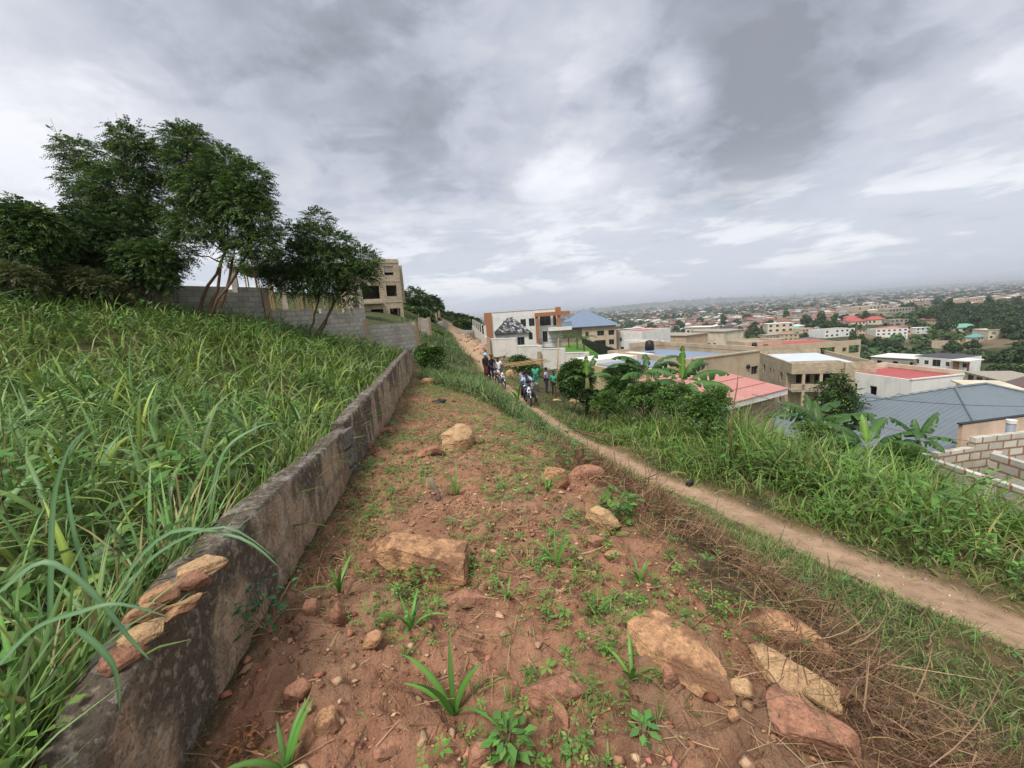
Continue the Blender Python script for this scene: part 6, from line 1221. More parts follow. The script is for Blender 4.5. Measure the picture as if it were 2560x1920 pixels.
X2, Y2 = scatter(11000, -5, 3.2, .6, 15, lambda X, Y: soil_keep(X, Y)*sst(.35, .6, fbm(X*1.2, Y*1.2, 312))*np.clip(4/Y, .1, 1)); n2 = len(X2)
S2 = rng.uniform(.009, .026, n2)*(1+Y2/14); c2 = vary(n2, (.34, .17, .10), .25, (.5, .33, .2), .22)
X3, Y3 = scatter(1500, -3, 2.6, .6, 7, lambda X, Y: soil_keep(X, Y)*sst(.45, .6, fbm(X*1.5, Y*1.5, 315))*np.clip(2.5/Y, .1, 1)); n3 = len(X3)
P1, P2, P3 = pebbles(X, Y, S, c), pebbles(X2, Y2, S2, c2), pebbles(X3, Y3, rng.uniform(.018, .042, n3), vary(n3, (.42, .22, .13), .25, (.55, .36, .22), .3))
stuff('gravel', [P1, P2, P3], mat('soil_stones', attr='tint', rough=.95, bump=(70, .4), noise=[(30, .5, .7, (.2, .1, .06), .4)], spec=.1), 'pebbles and earth clods strewn over the red soil', 'gravel')
# pale stones and dust litter on the trodden path
X, Y = scatter(9000, -2, 6, 1.5, 30, lambda X, Y: sst(1.1, .5, np.abs(X-path_x(Y)))*sst(.42, .6, fbm(X*1.7, Y*1.7, 313))*np.clip(7/Y, .1, 1)); n = len(X)
stuff('path_gravel', [pebbles(X, Y, (.004+.016*rng.random(n)**3)*(1+Y/10), vary(n, (.42, .28, .18), .25, (.5, .45, .38), .25))], mat('path_stones', attr='tint', rough=.95, spec=.1), 'small pale stones trodden into the dirt path', 'gravel')
def straw(X, Y, L_, W_, c, lift=.01, up=.12, seg=3, bend=.5, azm=None, azs=.5):
    n = len(X); az = rng.uniform(0, 6.28, n) if azm is None else azm+rng.normal(0, azs, n)
    return blades(np.c_[X, Y, H(X, Y)+lift], L_, W_, az, np.pi/2-np.abs(rng.normal(0, up, n)), rng.normal(0, bend, n)*.5+.08, c, seg, .1, wprof=([0, .3, 1], [1, 1, .5]))
parts = []
X, Y = scatter(120000, -5, 3.4, .5, 16, lambda X, Y: soil_keep(X, Y)*near_w(Y)*(.12+.88*sst(.42, .65, fbm(X*1.4, Y*1.4, 321)))); n = len(X)
parts.append(straw(X, Y, rng.uniform(.03, .16, n)*(1+Y/12), rng.uniform(.0015, .0035, n)*(1+Y/5), vary(n, (.34, .22, .12), .3, (.16, .085, .05), .35)))
X, Y = scatter(5000, -5, 0, .6, 12, lambda X, Y: soil_keep(X, Y)*sst(.9, .1, X-wall_x(Y))*near_w(Y)); n = len(X)
parts.append(straw(X, Y, rng.uniform(.06, .28, n), rng.uniform(.002, .0045, n)*(1+Y/6), vary(n, (.34, .23, .13), .3, (.16, .09, .05), .3), .02, .25))
stuff('dry_stalks', parts, M_dry, 'scattered dry grass stalks and straw lying on the red soil', 'straw')
# ---- the bank of dead brush along the right side of the strip
def edge_x(Y): return wall_x(Y)+np.where(Y > 7, 2.9-(Y-7)*.02, 2.55+.05*Y)
bd = lambda X, Y: sst(-.45, -.1, X-edge_x(Y)-.3*(fbm(X*1.5, Y*1.5, 331)-.5))*np.where(Y > 4.2, sst(.55, .2, X-edge_x(Y)), 1)*sst(.8, .4, X-edge_x(Y)-.2*(fbm(X*1.5, Y*1.5, 331)-.5))*sst(10, 7.5, Y)*(.25+.75*sst(.35, .5, fbm(X*.9, Y*.9, 332)))
parts = []
for N_, L0_, L1_, w0, w1, upv, lf, cc, ca_ in ((170000, .05, .2, .0012, .003, .35, .1, (.30, .19, .10), (.11, .06, .035)), (15000, .1, .4, .0022, .005, .3, .14, (.29, .19, .11), (.13, .075, .045)), (2200, .06, .25, .003, .006, 1.1, .05, (.38, .28, .16), (.2, .12, .07))):
    X, Y = scatter(N_, -.5, 3.6, .5, 10.5, lambda X, Y: bd(X, Y)*np.clip(3.4/Y, .15, 1)); n = len(X)
    parts.append(straw(X, Y, rng.uniform(L0_, L1_, n), rng.uniform(w0, w1, n)*(1+Y/6), vary(n, np.array(cc)*.85, .3, ca_, .5), rng.random(n)*lf*np.interp(Y, [2, 4, 6], [1.5, .7, .4]), upv, 4, 1.8, 2.6, 1.1))
stuff('dead_brush', parts, M_dry, 'tangled heap of dead brush and roots along the right edge of the red soil', 'brush')
M_twig = mat('dead_branch', (.27, .17, .10), .9, noise=[(12, .4, .7, (.12, .07, .04), .6)], bump=(50, .5))
for u0, v0, u1, v1, dz0, dz1, r_, lb in ((1452, 1100, 1660, 1310, .25, .05, .014, 'long crooked dead branch lying down the bank from the brick-like slab'), (1640, 1205, 1560, 1290, .2, .02, .008, 'forked dead twig poking up from the brush near the path'),
   (2060, 1780, 2330, 1860, .12, .03, .011, 'stout dead branch running right from the small brick-shaped stone'), (2120, 1770, 2170, 1715, .05, .1, .013, 'short thick broken root leaning up behind the rounded red stone'), (2085, 1570, 2560, 1990, .22, .02, .006, 'long thin dark stem slanting across the lower right brush'), (2000, 1530, 2260, 1900, .2, .02, .005, 'thin brown stem slanting down between the brush stumps'),
   (2310, 1665, 2335, 1595, .02, .1, .008, 'pale upright stalk near the short turf in the lower right'), (2140, 1640, 2185, 1570, .02, .1, .007, 'pale split stalk standing above the red rock'), (1930, 1545, 1945, 1420, .0, .15, .004, 'tall straw stalk above the layered slab'), (2330, 1850, 2460, 1780, .03, .1, .009, 'pale branch end pointing right at the lower right corner'), (2130, 1830, 2420, 1900, .05, .04, .012, 'grey branch low in the bottom right brush'), (1800, 1400, 1690, 1310, .1, .1, .006, 'curved dry stem arching over the brush in the middle of the bank')):
    a = G(u0, v0)+Vector((0, 0, dz0)); b = G(u1, v1)+Vector((0, 0, dz1)); m = MB(); pts = limb(m, a, b, r_, r_*.5, .05, 8)
    for _ in range(2): k = random.randint(2, 6); limb(m, pts[k], pts[k]+Vector((random.uniform(-.15, .15), random.uniform(-.15, .15), random.uniform(.02, .15))), r_*.5, r_*.25, .1, 3)
    tag(m.build('dead_branch', M_twig, smooth=True), lb, 'branch', 'dead branches in the brush')
# ---- small weeds and grass tufts on the soil
def rosettes(X, Y, s, c, per=6, h=.0):
    n = len(X); idx = np.repeat(np.arange(n), per); N = len(idx); a = np.tile(np.arange(per)*6.283/per, n)+rng.uniform(0, 6.28, n)[idx]+rng.normal(0, .2, N)
    Z = H(X, Y); hh = (h*rng.uniform(.4, 1, n)+.012)[idx]; D = np.c_[np.sin(a), np.cos(a), rng.uniform(-.1, .4, N)]
    L_ = s[idx]*rng.uniform(.7, 1.2, N); return leaves(np.c_[X[idx]+np.sin(a)*s[idx]*.15, Y[idx]+np.cos(a)*s[idx]*.15, Z[idx]+hh], D, np.c_[rng.normal(0, .15, (N, 2)), np.ones(N)], L_, L_*rng.uniform(.38, .55, N), c[idx]*(1+rng.normal(0, .1, (N, 1))))
parts = []; gw1 = (.15, .27, .055); gw2 = (.10, .21, .045)
wk = lambda X, Y, s, lo, hi: soil_keep(X, Y)*np.clip(3.2/np.maximum(Y, .5), .08, 1)*sst(lo, hi, fbm(X*s, Y*s, 341))
X, Y = scatter(70000, -5, 3.2, .5, 17, lambda X, Y: wk(X, Y, 1.6, .47, .56)); n = len(X); parts.append(rosettes(X, Y, rng.uniform(.006, .018, n)*(1+Y/7), vary(n, gw1, .22), 5, .02))
X, Y = scatter(6500, -5, 3.2, .5, 14, lambda X, Y: wk(X, Y, 1.5, .46, .55)); n = len(X); parts.append(rosettes(X, Y, rng.uniform(.02, .042, n)*(1+Y/14), vary(n, gw1, .2, gw2, .3), 5, .05)); parts.append(rosettes(X, Y, rng.uniform(.018, .03, n)*(1+Y/14), vary(n, gw1, .2), 4, .09))
X, Y = scatter(7000, -5, 3, 5, 19, lambda X, Y: soil_keep(X, Y)*sst(.42, .56, fbm(X*.8, Y*.8, 343))); n = len(X); parts.append(rosettes(X, Y, rng.uniform(.03, .07, n), vary(n, (.12, .2, .045), .25), 5, .08))
stuff('ground_weeds', parts, M_leaf, 'small bright green creeping weeds dotted over the red soil', 'weeds')
parts = []
X, Y = scatter(9000, -5, 3.3, .5, 17, lambda X, Y: soil_keep(X, Y)*np.clip(3/np.maximum(Y, .5), .1, 1)*sst(.4, .6, fbm(X*1.3, Y*1.3, 351))); k = rng.integers(3, 9, len(X)); X = np.repeat(X, k)+rng.normal(0, .012, k.sum()); Y = np.repeat(Y, k)+rng.normal(0, .012, k.sum()); n = len(X)
parts.append(grass_patch(X, Y, rng.uniform(.03, .11, n)*(1+Y/12), rng.uniform(.002, .005, n)*(1+Y/8), vary(n, (.14, .25, .05), .25), seg=3, lean=.45, sink=0))
X, Y = scatter(2600, -5, -.4, .8, 8, lambda X, Y: soil_keep(X, Y)*sst(.75, .15, X-wall_x(Y))*sst(.4, .6, fbm(X*1.9, Y*1.9, 352))); n = len(X)
parts.append(grass_patch(X, Y, rng.uniform(.06, .22, n), rng.uniform(.003, .007, n), vary(n, (.13, .22, .05), .25), seg=4, lean=.35, sink=0))
X, Y = scatter(9000, -6, 2, 8, 20, lambda X, Y: sst(.5, .9, zones(X, Y)[0])*sst(10, 16, Y+3*fbm(X, Y, 353))*sst(.35, .6, fbm(X*.9, Y*.9, 354))); n = len(X)
parts.append(grass_patch(X, Y, rng.uniform(.06, .25, n), rng.uniform(.006, .014, n), vary(n, (.11, .19, .04), .25), seg=3, sink=0))
stuff('soil_grass', parts, M_grass, 'sparse fine grass shoots coming up through the red soil and at the wall foot', 'grass')
# ---- rough growth between the brush and the turf, and trailing greenery in the brush
parts = []
X, Y = scatter(60000, 0, 4.6, .6, 13, lambda X, Y: sst(.2, .6, X-edge_x(Y))*sst(-.4, -.6, rb(X, Y))*sst(.35, .55, fbm(X*1.6, Y*1.6, 361))*np.clip(5/Y, .2, 1)); n = len(X)
parts.append(grass_patch(X, Y, rng.uniform(.06, .2, n), rng.uniform(.003, .007, n)*(1+Y/8), vary(n, (.12, .19, .045), .28, (.27, .2, .1), .2), seg=3, lean=.4, sink=0))
stuff('rough_grass', parts, M_grass, 'thin rough grass between the dead brush and the mown-looking turf of the path edge', 'grass')
parts = []; X, Y = scatter(500, .8, 4, .8, 9, lambda X, Y: sst(-.3, .2, X-edge_x(Y))*sst(-.5, -.9, rb(X, Y))*sst(.45, .6, fbm(X*1.4, Y*1.4, 371))); n = len(X)
parts.append(rosettes(X, Y, rng.uniform(.02, .05, n), vary(n, (.09, .19, .05), .25), 6, .12)); stuff('brush_weeds', parts, M_leaf, 'soft green weeds creeping through the dead brush', 'weeds')
# ---- maize seedlings and single plants
def shoot(label, u, v, hpx, nl=6, name='seedling', c=(.11, .24, .045), spread=.5, w=.09, cat='seedling', group='grass-leaved seedlings on the red strip'):
    p = G(u, v); d = p.y; h = hpx*d/1024*1.25; n = nl; c_ = vary(n, c, .15); az = np.arange(n)*2.4+random.random()*6
    V, F, C = blades(np.tile([[0, 0, 0.]], (n, 1)), h*rng.uniform(.75, 1.15, n), np.full(n, h*w), az, rng.uniform(.08, spread, n), rng.uniform(.5, 1.6, n), c_, 8, .2, True)
    return tag(link(name, npmesh(name, V, F, C, True), M_grass, None, tuple(p)), label, cat, group)
for lb, u, v, h in (('spreading grass-leaved seedling between the wall and the large boulder', 851, 1498, 95), ('single yellow-green upright seedling below the large boulder', 1028, 1582, 95), ('tallest upright maize-like seedling in the bottom centre', 1132, 1765, 190), ('broad-leaved maize-like seedling at the bottom left corner of the strip', 716, 1925, 160), ('small seedling right of the large boulder', 1271, 1528, 60),
   ('upright seedling above the half buried hump', 1487, 1533, 85), ('arching seedling left of the long orange slab', 1579, 1690, 105), ('bushy seedling in the middle of the strip below the long tan stone', 1392, 1414, 80), ('seedling at the foot of the brush bank, centre right', 1598, 1447, 65), ('narrow seedling beside the long tan stone', 1531, 1345, 60), ('thin seedling near the pale stone at the strip edge', 1369, 1215, 60), ('lone upright seedling above the large boulder', 1142, 1238, 60), ('light green seedling cut by the bottom edge of the view', 1522, 1915, 60), ('grassy seedling near the flat red stone', 1295, 1000, 45)):
    shoot(lb, u, v, h)
def herb(label, u, v, hpx, s, n, c, name='weed_plant', cat='plant', wall=None):
    p = G(u, v) if wall is None else Vector(wall); h = hpx*p.y/1024; a = rng.uniform(0, 6.28, n); t = rng.uniform(.2, 1, n); r = rng.uniform(.1, .55, n)*h
    root = empty(name, tuple(p), 0, label, cat); P = np.c_[np.sin(a)*r, np.cos(a)*r, t*h]; D = np.c_[np.sin(a), np.cos(a), rng.uniform(-.2, .4, n)]; L_ = s*rng.uniform(.7, 1.2, n)
    V, F, C = leaves(P, D, np.c_[rng.normal(0, .3, (n, 2)), np.ones(n)], L_, L_*.55, vary(n, c, .2)); link('foliage', npmesh('foliage', V, F, C), M_leaf, root)
    m = MB(); [limb(m, (0, 0, 0), P[i], .004, .002, .1, 3) for i in range(0, n, max(1, n//9))]; m.build('stem', M_twig, root); return root
herb('leafy light green weed below the right end of the large boulder', 1062, 1462, 70, .045, 46, (.13, .26, .06)); herb('bushy bright green shrublet on the bank beside the long tan stone', 1548, 1310, 85, .07, 120, (.10, .22, .04)); herb('yellow-green leafy weed climbing at the near end of the wall', 235, 1780, 230, .04, 150, (.2, .33, .055), wall=(-1.40, .93, .40))
herb('plant with orange-red leaves at the wall foot by the bottom edge', 615, 1890, 80, .026, 60, (.24, .11, .045)); herb('stalk with drooping leaves rising above the brick-like slab', 1408, 1160, 110, .09, 60, (.09, .17, .04)); herb('soft-leaved weed at the bottom centre right of the tallest seedling', 1275, 1880, 90, .05, 60, (.12, .26, .055)); herb('star-leaved weed in the lower right centre soil', 1610, 1830, 60, .05, 30, (.11, .25, .06))
herb('vine with small round leaves on the wall face', 610, 1560, 150, .04, 70, (.05, .16, .06), 'wall_vine', 'vine', wall=(wall_x(1.75)+.09, 1.75, .18))
for lb, u, v, d, h in (('pale broad bush among the grass left of the broken wall joint', 505, 1010, 5.2, 150), ('yellowish broad-leaved plant in the mid field grass', 330, 1000, 6.5, 120), ('dark broad-leaved plant at the left edge of the field', 60, 1420, 2.2, 300), ('broad-leaved plant leaning over the wall stones', 430, 1400, 1.8, 190)):
    p = at(u, v, d); zz = H(p.x, p.y); herb(lb, u, v, h*1.2, .11 if d > 3 else .085, 70, (.09, .2, .05), wall=(p.x, p.y, max(zz, p.z-h*d/1024*.6)))
# ---- long blades arching over the wall close to the camera
for lb, pts, w in (('long pale grass blade arching over the wall above the loose stones', [(250, 1620, 1.25), (310, 1450, 1.3), (430, 1330, 1.33), (600, 1345, 1.3), (700, 1420, 1.28)], .016), ('second long blade arching over the wall beside the pale one', [(230, 1660, 1.2), (300, 1500, 1.25), (400, 1380, 1.3), (560, 1318, 1.3), (690, 1395, 1.3)], .013), ('broad grass blade bending down over the stone row', [(0, 1480, 1.0), (110, 1405, 1.05), (220, 1470, 1.05), (320, 1590, 1.05), (375, 1650, 1.05)], .016), ('upright wide blade rising at the left of the view', [(125, 1750, 1.3), (128, 1500, 1.35), (135, 1260, 1.4), (170, 1130, 1.4), (220, 1070, 1.42)], .022), ('wide blade crossing the lower left corner', [(0, 1660, .95), (90, 1570, 1.0), (200, 1530, 1.0), (300, 1510, 1.02), (430, 1545, 1.05)], .014), ('drooping blade with a bent tip at lower left', [(190, 1570, 1.0), (250, 1620, 1.0), (290, 1680, 1.0), (300, 1780, 1.0)], .015),('steep wide grey-green blade left of the stones', [(235, 1640, 1.4), (215, 1450, 1.42), (180, 1300, 1.45), (165, 1190, 1.5)], .02),('long thin blade curving right above the wall in the middle field', [(520, 1270, 2.3), (560, 1130, 2.4), (640, 1070, 2.5), (700, 1055, 2.5)], .02)):
    P = [at(*p) for p in pts]; n = 16; V = []; C = []
    for k in range(n+1):
        t = k/n*(len(P)-1); i = min(int(t), len(P)-2); f = t-i; p0, p1, p2, p3 = P[max(i-1, 0)], P[i], P[i+1], P[min(i+2, len(P)-1)]
        q = .5*((2*p1)+(-p0+p2)*f+(2*p0-5*p1+4*p2-p3)*f*f+(-p0+3*p1-3*p2+p3)*f**3); q2 = p1.lerp(p2, min(1, f+.05)); tg = (p2-p0).normalized()
        s = tg.cross(Vector((.15, -.6, .8))).normalized()*w*.5*float(np.interp(k/n, [0, .1, .5, .85, 1], [.7, .95, 1, .5, .05])); up = s.cross(tg).normalized()*w*.12
        V += [q-s+up, q, q+s+up]; cc = np.array((.115, .215, .095)); C += [cc, cc*1.45, cc]
    F = [(k*3+j, k*3+j+1, k*3+j+4, k*3+j+3) for k in range(n) for j in (0, 1)]
    tag(link('grass_blade', npmesh('grass_blade', np.array([tuple(x) for x in V]), np.array(F), np.array(C), True), M_grass), lb, 'grass blade', 'long grass blades at the near left')
# ---- stray things
p = G(1096, 1262); m = MB(); m.tube([p-Vector((0, 0, .05)), p+Vector((.01, 0, .06)), p+Vector((-.03, 0, .14)), p+Vector((-.045, 0, .22))], [.022, .02, .022, .02], 9); st = tag(m.build('cut_stump', M_palebark, smooth=True), 'thin crooked cut stump sticking up from the middle of the strip', 'stump')
p = G(2225, 1735); m = MB(); m.add([p+Vector(v) for v in ((-.03, 0, .03), (.0, -.01, .045), (.035, 0, .02), (.01, .01, .005), (-.03, .002, .033), (.0, -.008, .048), (.035, .002, .023), (.01, .012, .008))], [(0, 1, 2, 3), (7, 6, 5, 4), (0, 4, 5, 1), (1, 5, 6, 2), (2, 6, 7, 3), (3, 7, 4, 0)]); tag(m.build('plastic_scrap', M_trim), 'scrap of white plastic caught in the dead brush', 'litter')
rock('black_bag', 'crumpled black bag on the grass edge beside the dirt path', G(1725, 1212), (.15, .11, .13), .3, (0, 0), mat('black_plastic', (.02, .02, .025), .35, bump=(20, .8)), 90, 14, .15, 'bag', rough=2.)
rock('black_rag', 'crumpled black rag on the strip below the pink slanting stone', G(1096, 1008), (.5, .25, .1), .3, (0, 0), mat('black_cloth', (.025, .025, .03), .9, bump=(20, .8)), 91, 14, .15, 'rag', rough=2.)

X, Y = scatter(9000, -14, 4, 38, 105, lambda X, Y: zones(X, Y)[2]*sst(.4, .6, fbm(X*.6, Y*.6, 401))); n = len(X)
stuff('road_rubble', [pebbles(X, Y, .05+.3*rng.random(n)**3, vary(n, (.22, .16, .11), .35, (.4, .32, .24), .25))], mat('rubble_earth', attr='tint', rough=.95, spec=.1), 'rough clods and rubble on the tipped earth beside the upper road', 'rubble')
X, Y = scatter(5000, -14, 4, 36, 105, lambda X, Y: sst(.5, .65, fbm(X*.4, Y*.4, 402))*zones(X, Y)[2]); n = len(X)
stuff('rubble_grass', [grass_patch(X, Y, rng.uniform(.2, .6, n), rng.uniform(.04, .09, n), vary(n, (.11, .16, .045), .25), seg=2)], M_grass, 'tufts of grass growing on the tipped earth beside the upper road', 'grass')
# ------------------------------------------------------------------ people
def pmat(n, c, r=.85): return mat(n, c, r, noise=[(9, .4, .7, tuple(x*.75 for x in c), .4)], bump=(40, .3))
M_skin = pmat('dark_skin', (.075, .038, .024), .6); M_hair = pmat('black_hair', (.012, .011, .011))
CL = {k: pmat(k+'_cloth', c) for k, c in dict(light_blue=(.42, .52, .72), navy=(.03, .035, .075), white=(.75, .74, .72), maroon=(.17, .03, .035), green=(.05, .38, .24), dark=(.025, .025, .03), grey=(.2, .2, .22), lilac=(.5, .48, .66)).items()}
def skin(name, V, E_, Rr, m, parent, root=0, sub=1):
    me = bpy.data.meshes.new(name); me.from_pydata([tuple(v) for v in V], E_, []); o = bpy.data.objects.new(name, me); col.objects.link(o); o.parent = parent; me.materials.append(m)
    md = o.modifiers.new('skin', 'SKIN'); md.use_smooth_shade = True
    for i, r in enumerate(Rr):
        s = me.skin_vertices[0].data[i]; s.radius = (r, r) if not isinstance(r, tuple) else r; s.use_root = (i == root)
    sb = o.modifiers.new('sub', 'SUBSURF'); sb.levels = sub; sb.render_levels = sub; return o
def person(label, loc, yaw, top, legs, J=None, hair='hair', h=1.0, skirt=False, group=None):
    """J overrides joints (metres, facing -y, standing 1.72 m)"""
    j = dict(pel=(0, 0, .95), bel=(0, 0, 1.08), che=(0, 0, 1.30), nec=(0, -.01, 1.47), hea=(0, -.03, 1.57), cro=(0, -.02, 1.66), sl=(.18, 0, 1.40), el=(.24, .03, 1.13), wl=(.25, -.06, .88), sr=(-.18, 0, 1.40), er=(-.24, .03, 1.13), wr=(-.25, -.06, .88),
      hl=(.09, 0, .92), kl=(.11, -.02, .50), al=(.11, .03, .09), tl=(.12, -.13, .035), hr=(-.09, 0, .92), kr=(-.11, -.02, .50), ar=(-.11, .03, .09), tr=(-.12, -.13, .035)); j.update(J or {})
    j = {k: Vector(v)*h for k, v in j.items()}; root = empty('person', loc, yaw, label, 'person', group)
    names = ['pel', 'bel', 'che', 'nec', 'hea', 'cro', 'sl', 'el', 'wl', 'sr', 'er', 'wr', 'hl', 'kl', 'al', 'tl', 'hr', 'kr', 'ar', 'tr']; ix = {n: i for i, n in enumerate(names)}
    V = [j[n] for n in names]; Rr = [.125, .11, .13, .052, .082, .075, .055, .04, .026, .055, .04, .026, .085, .055, .035, .03, .085, .055, .035, .03]
    E_ = [(ix[a], ix[b]) for a, b in ('pel bel', 'bel che', 'che nec', 'nec hea', 'hea cro', 'che sl', 'sl el', 'el wl', 'che sr', 'sr er', 'er wr', 'pel hl', 'hl kl', 'kl al', 'al tl', 'pel hr', 'hr kr', 'kr ar', 'ar tr') for a, b in [(a_b.split()) for a_b in [a+' '+b]]] if False else [(ix[a], ix[b]) for a, b in (s.split() for s in ('pel bel', 'bel che', 'che nec', 'nec hea', 'hea cro', 'che sl', 'sl el', 'el wl', 'che sr', 'sr er', 'er wr', 'pel hl', 'hl kl', 'kl al', 'al tl', 'pel hr', 'hr kr', 'kr ar', 'ar tr'))]
    n0 = j['hea']+Vector((0, -.1, .0)); V.append(n0); Rr.append(.014); E_.append((ix['hea'], len(V)-1))
    for w, e in (('wl', 'el'), ('wr', 'er')):          # palm and five fingers
        d = (j[w]-j[e]).normalized(); s = d.cross(Vector((0, 1, .3))).normalized(); V.append(j[w]+d*.06); Rr.append(.03); p = len(V)-1; E_.append((ix[w], p))
        for k in range(5):
            off = s*(.016*(k-1.5)) if k < 4 else -s*.045; L_ = (.07, .08, .075, .06, .04)[k]; base = j[w]+d*(.085 if k < 4 else .045)+off; V.append(base); Rr.append(.009); E_.append((p, len(V)-1)); V.append(base+d*L_*.6+Vector((0, -.012, 0))); Rr.append(.008); E_.append((len(V)-2, len(V)-1)); V.append(base+d*L_+Vector((0, -.03, 0))); Rr.append(.007); E_.append((len(V)-2, len(V)-1))
    skin('body', V, E_, [r*h for r in Rr], M_skin, root)
    g = 1.22; tv = [j['pel']+Vector((0, 0, -.02)), j['bel'], j['che'], j['nec'].lerp(j['che'], .45), j['sl'], j['sl'].lerp(j['el'], .75), j['sr'], j['sr'].lerp(j['er'], .75)]
    skin('shirt', tv, [(0, 1), (1, 2), (2, 3), (2, 4), (4, 5), (2, 6), (6, 7)], [x*h for x in (.16, .145, .16, .075, .08, .062, .08, .062)], CL[top], root, 1)
    if skirt: skin('long_skirt', [j['pel'], j['kl'].lerp(j['kr'], .5), j['al'].lerp(j['ar'], .5)+Vector((0, 0, .18))], [(0, 1), (1, 2)], [x*h for x in (.15, .16, .18)], CL[legs], root)
    else: skin('trousers', [j['pel'], j['hl'], j['kl'], j['al']+Vector((0, 0, .02)), j['hr'], j['kr'], j['ar']+Vector((0, 0, .02))], [(0, 1), (1, 2), (2, 3), (0, 4), (4, 5), (5, 6)], [x*h for x in (.14, .105, .075, .055, .105, .075, .055)], CL[legs], root)
    for a, b in (('al', 'tl'), ('ar', 'tr')): skin('shoe', [j[a]+Vector((0, .03, -.03)), j[b]], [(0, 1)], [.05*h, .042*h], CL['dark'], root)
    m = MB(); c = j['hea'].lerp(j['cro'], .62)
    if hair == 'hair': m.ball((c.x, c.y+.012, c.z+.018), (.083*h, .092*h, .085*h), 12, 8); m.build('hair', M_hair, root, smooth=True)
    elif hair == 'helmet': m.ball((c.x, c.y, c.z), (.14, .155, .14), 14, 10); m.build('helmet', pmat('pale_blue_helmet', (.36, .50, .62), .3), root, smooth=True)
    m = MB(); [m.ball((j['hea'].x+s*.03, j['hea'].y-.083*h, j['hea'].z+.025), (.012, .008, .008), 6, 4) for s in (-1,)]; m.build('eye', CL['white'], root); m = MB(); m.ball((j['hea'].x+.03, j['hea'].y-.083*h, j['hea'].z+.025), (.012, .008, .008), 6, 4); m.build('eye', CL['white'], root)
    m = MB(); m.ball((j['hea'].x, j['hea'].y-.078*h, j['hea'].z-.035), (.026, .01, .008), 8, 4); m.build('mouth', pmat('lip', (.12, .05, .045)), root)
    return root
M_tyre = mat('tyre_rubber', (.02, .02, .02), .9, bump=(60, .4)); M_chrome = mat('chrome', (.6, .6, .62), .2, metal=1); M_mred = mat('red_paint', (.3, .03, .03), .35); M_mblue = mat('dark_blue_paint', (.03, .04, .10), .3); M_lamp = mat('lamp_lens', (.75, .76, .78), .15)
def motorbike(label, loc, yaw, paint, group):
    r = empty('motorbike', loc, yaw, label, 'motorbike', group)
    for y in (-.62, .64):
        m = MB(); n = 20; m.tube([(0, y+.27*math.cos(a), .3+.27*math.sin(a)) for a in np.linspace(0, 2*math.pi, n+1)], .042, 8, False); w = m.build('wheel', M_tyre, r, smooth=True)
        m = MB(); m.tube([(0, y+.215*math.cos(a), .3+.215*math.sin(a)) for a in np.linspace(0, 2*math.pi, n+1)], .014, 6, False)
        for a in np.linspace(0, math.pi, 9)[:-1]: m.tube([(0, y-.21*math.cos(a), .3-.21*math.sin(a)), (0, y+.21*math.cos(a), .3+.21*math.sin(a))], .004, 4)
        m.tube([(-.05, y, .3), (.05, y, .3)], .03, 8); m.build('rim', M_chrome, w)
        m = MB(); m.tube([(0, y+.335*math.cos(a), .3+.335*math.sin(a)) for a in np.linspace(.5 if y > 0 else .9, 2.4 if y > 0 else 2.6, 8)], .03, 6); m.build('mudguard', M_chrome if y < 0 else paint, r, smooth=True)
    for s in (-1, 1): m = MB(); m.tube([(s*.075, -.62, .3), (s*.075, -.47, .68), (s*.085, -.38, .92)], [.022, .026, .02], 7); m.build('fork', M_chrome, r, smooth=True)
    m = MB(); m.tube([(-.36, -.2, 1.02), (-.2, -.33, 1.04), (0, -.38, .95), (.2, -.33, 1.04), (.36, -.2, 1.02)], .014, 6); m.build('handlebar', M_chrome, r, smooth=True)
    for s in (-1, 1):
        m = MB(); m.tube([(s*.22, -.32, 1.04), (s*.28, -.34, 1.2)], .006, 5); q = m.build('mirror', M_chrome, r); m = MB(); m.ball((s*.3, -.34, 1.23), (.06, .015, .04)); m.build('mirror_glass', M_glass, q)
        m = MB(); m.ball((s*.17, -.45, .88), .032, 8, 6); m.build('indicator', mat('orange_lens', (.6, .22, .03), .3), r)
    m = MB(); m.ball((0, -.47, .88), (.085, .07, .085), 12, 8); m.build('headlight', M_lamp, r, smooth=True)
    m = MB(); m.box(-.09, -.565, .7, .09, -.55, .78); m.build('number_plate', CL['white'], r)
    m = MB(); m.ball((0, -.1, .78), (.13, .26, .12), 12, 8); m.build('fuel_tank', paint, r, smooth=True)
    m = MB(); m.ball((0, .4, .78), (.13, .42, .06), 12, 8); m.build('seat', CL['dark'], r, smooth=True)
    m = MB(); m.tube([(0, -.38, .85), (0, -.25, .4), (0, .2, .28), (0, .3, .7), (0, -.3, .78)], .022, 6); m.build('frame', M_black, r)
    m = MB(); m.box(-.11, -.2, .27, .11, .14, .55); o = m.build('engine', mat('engine_metal', (.18, .18, .19), .5, metal=.6), r); b = o.modifiers.new('b', 'BEVEL'); b.width = .03; b.segments = 2
    m = MB(); m.tube([(.12, -.1, .35), (.15, .1, .27), (.16, .75, .35)], [.025, .03, .04], 8); m.build('exhaust', M_chrome, r, smooth=True)
    m = MB(); m.tube([(-.16, .6, .8), (-.13, .9, .86), (.13, .9, .86), (.16, .6, .8)], .012, 5); m.build('rear_rack', M_chrome, r); return r
GP = 'people gathered by the path bend'
def gp(u, v, d): p = at(u, v, d); return Vector((p.x, p.y, H(p.x, p.y)))
mb_ = G(1322, 1012); yw_ = math.atan2(-mb_.x+1.2, mb_.y)*1.0
b1 = motorbike('motorbike with chrome headlight ridden by two people down the path', (mb_.x, mb_.y+.6, H(mb_.x, mb_.y+.3)+.02), .12, M_mblue, 'motorbikes by the path bend')
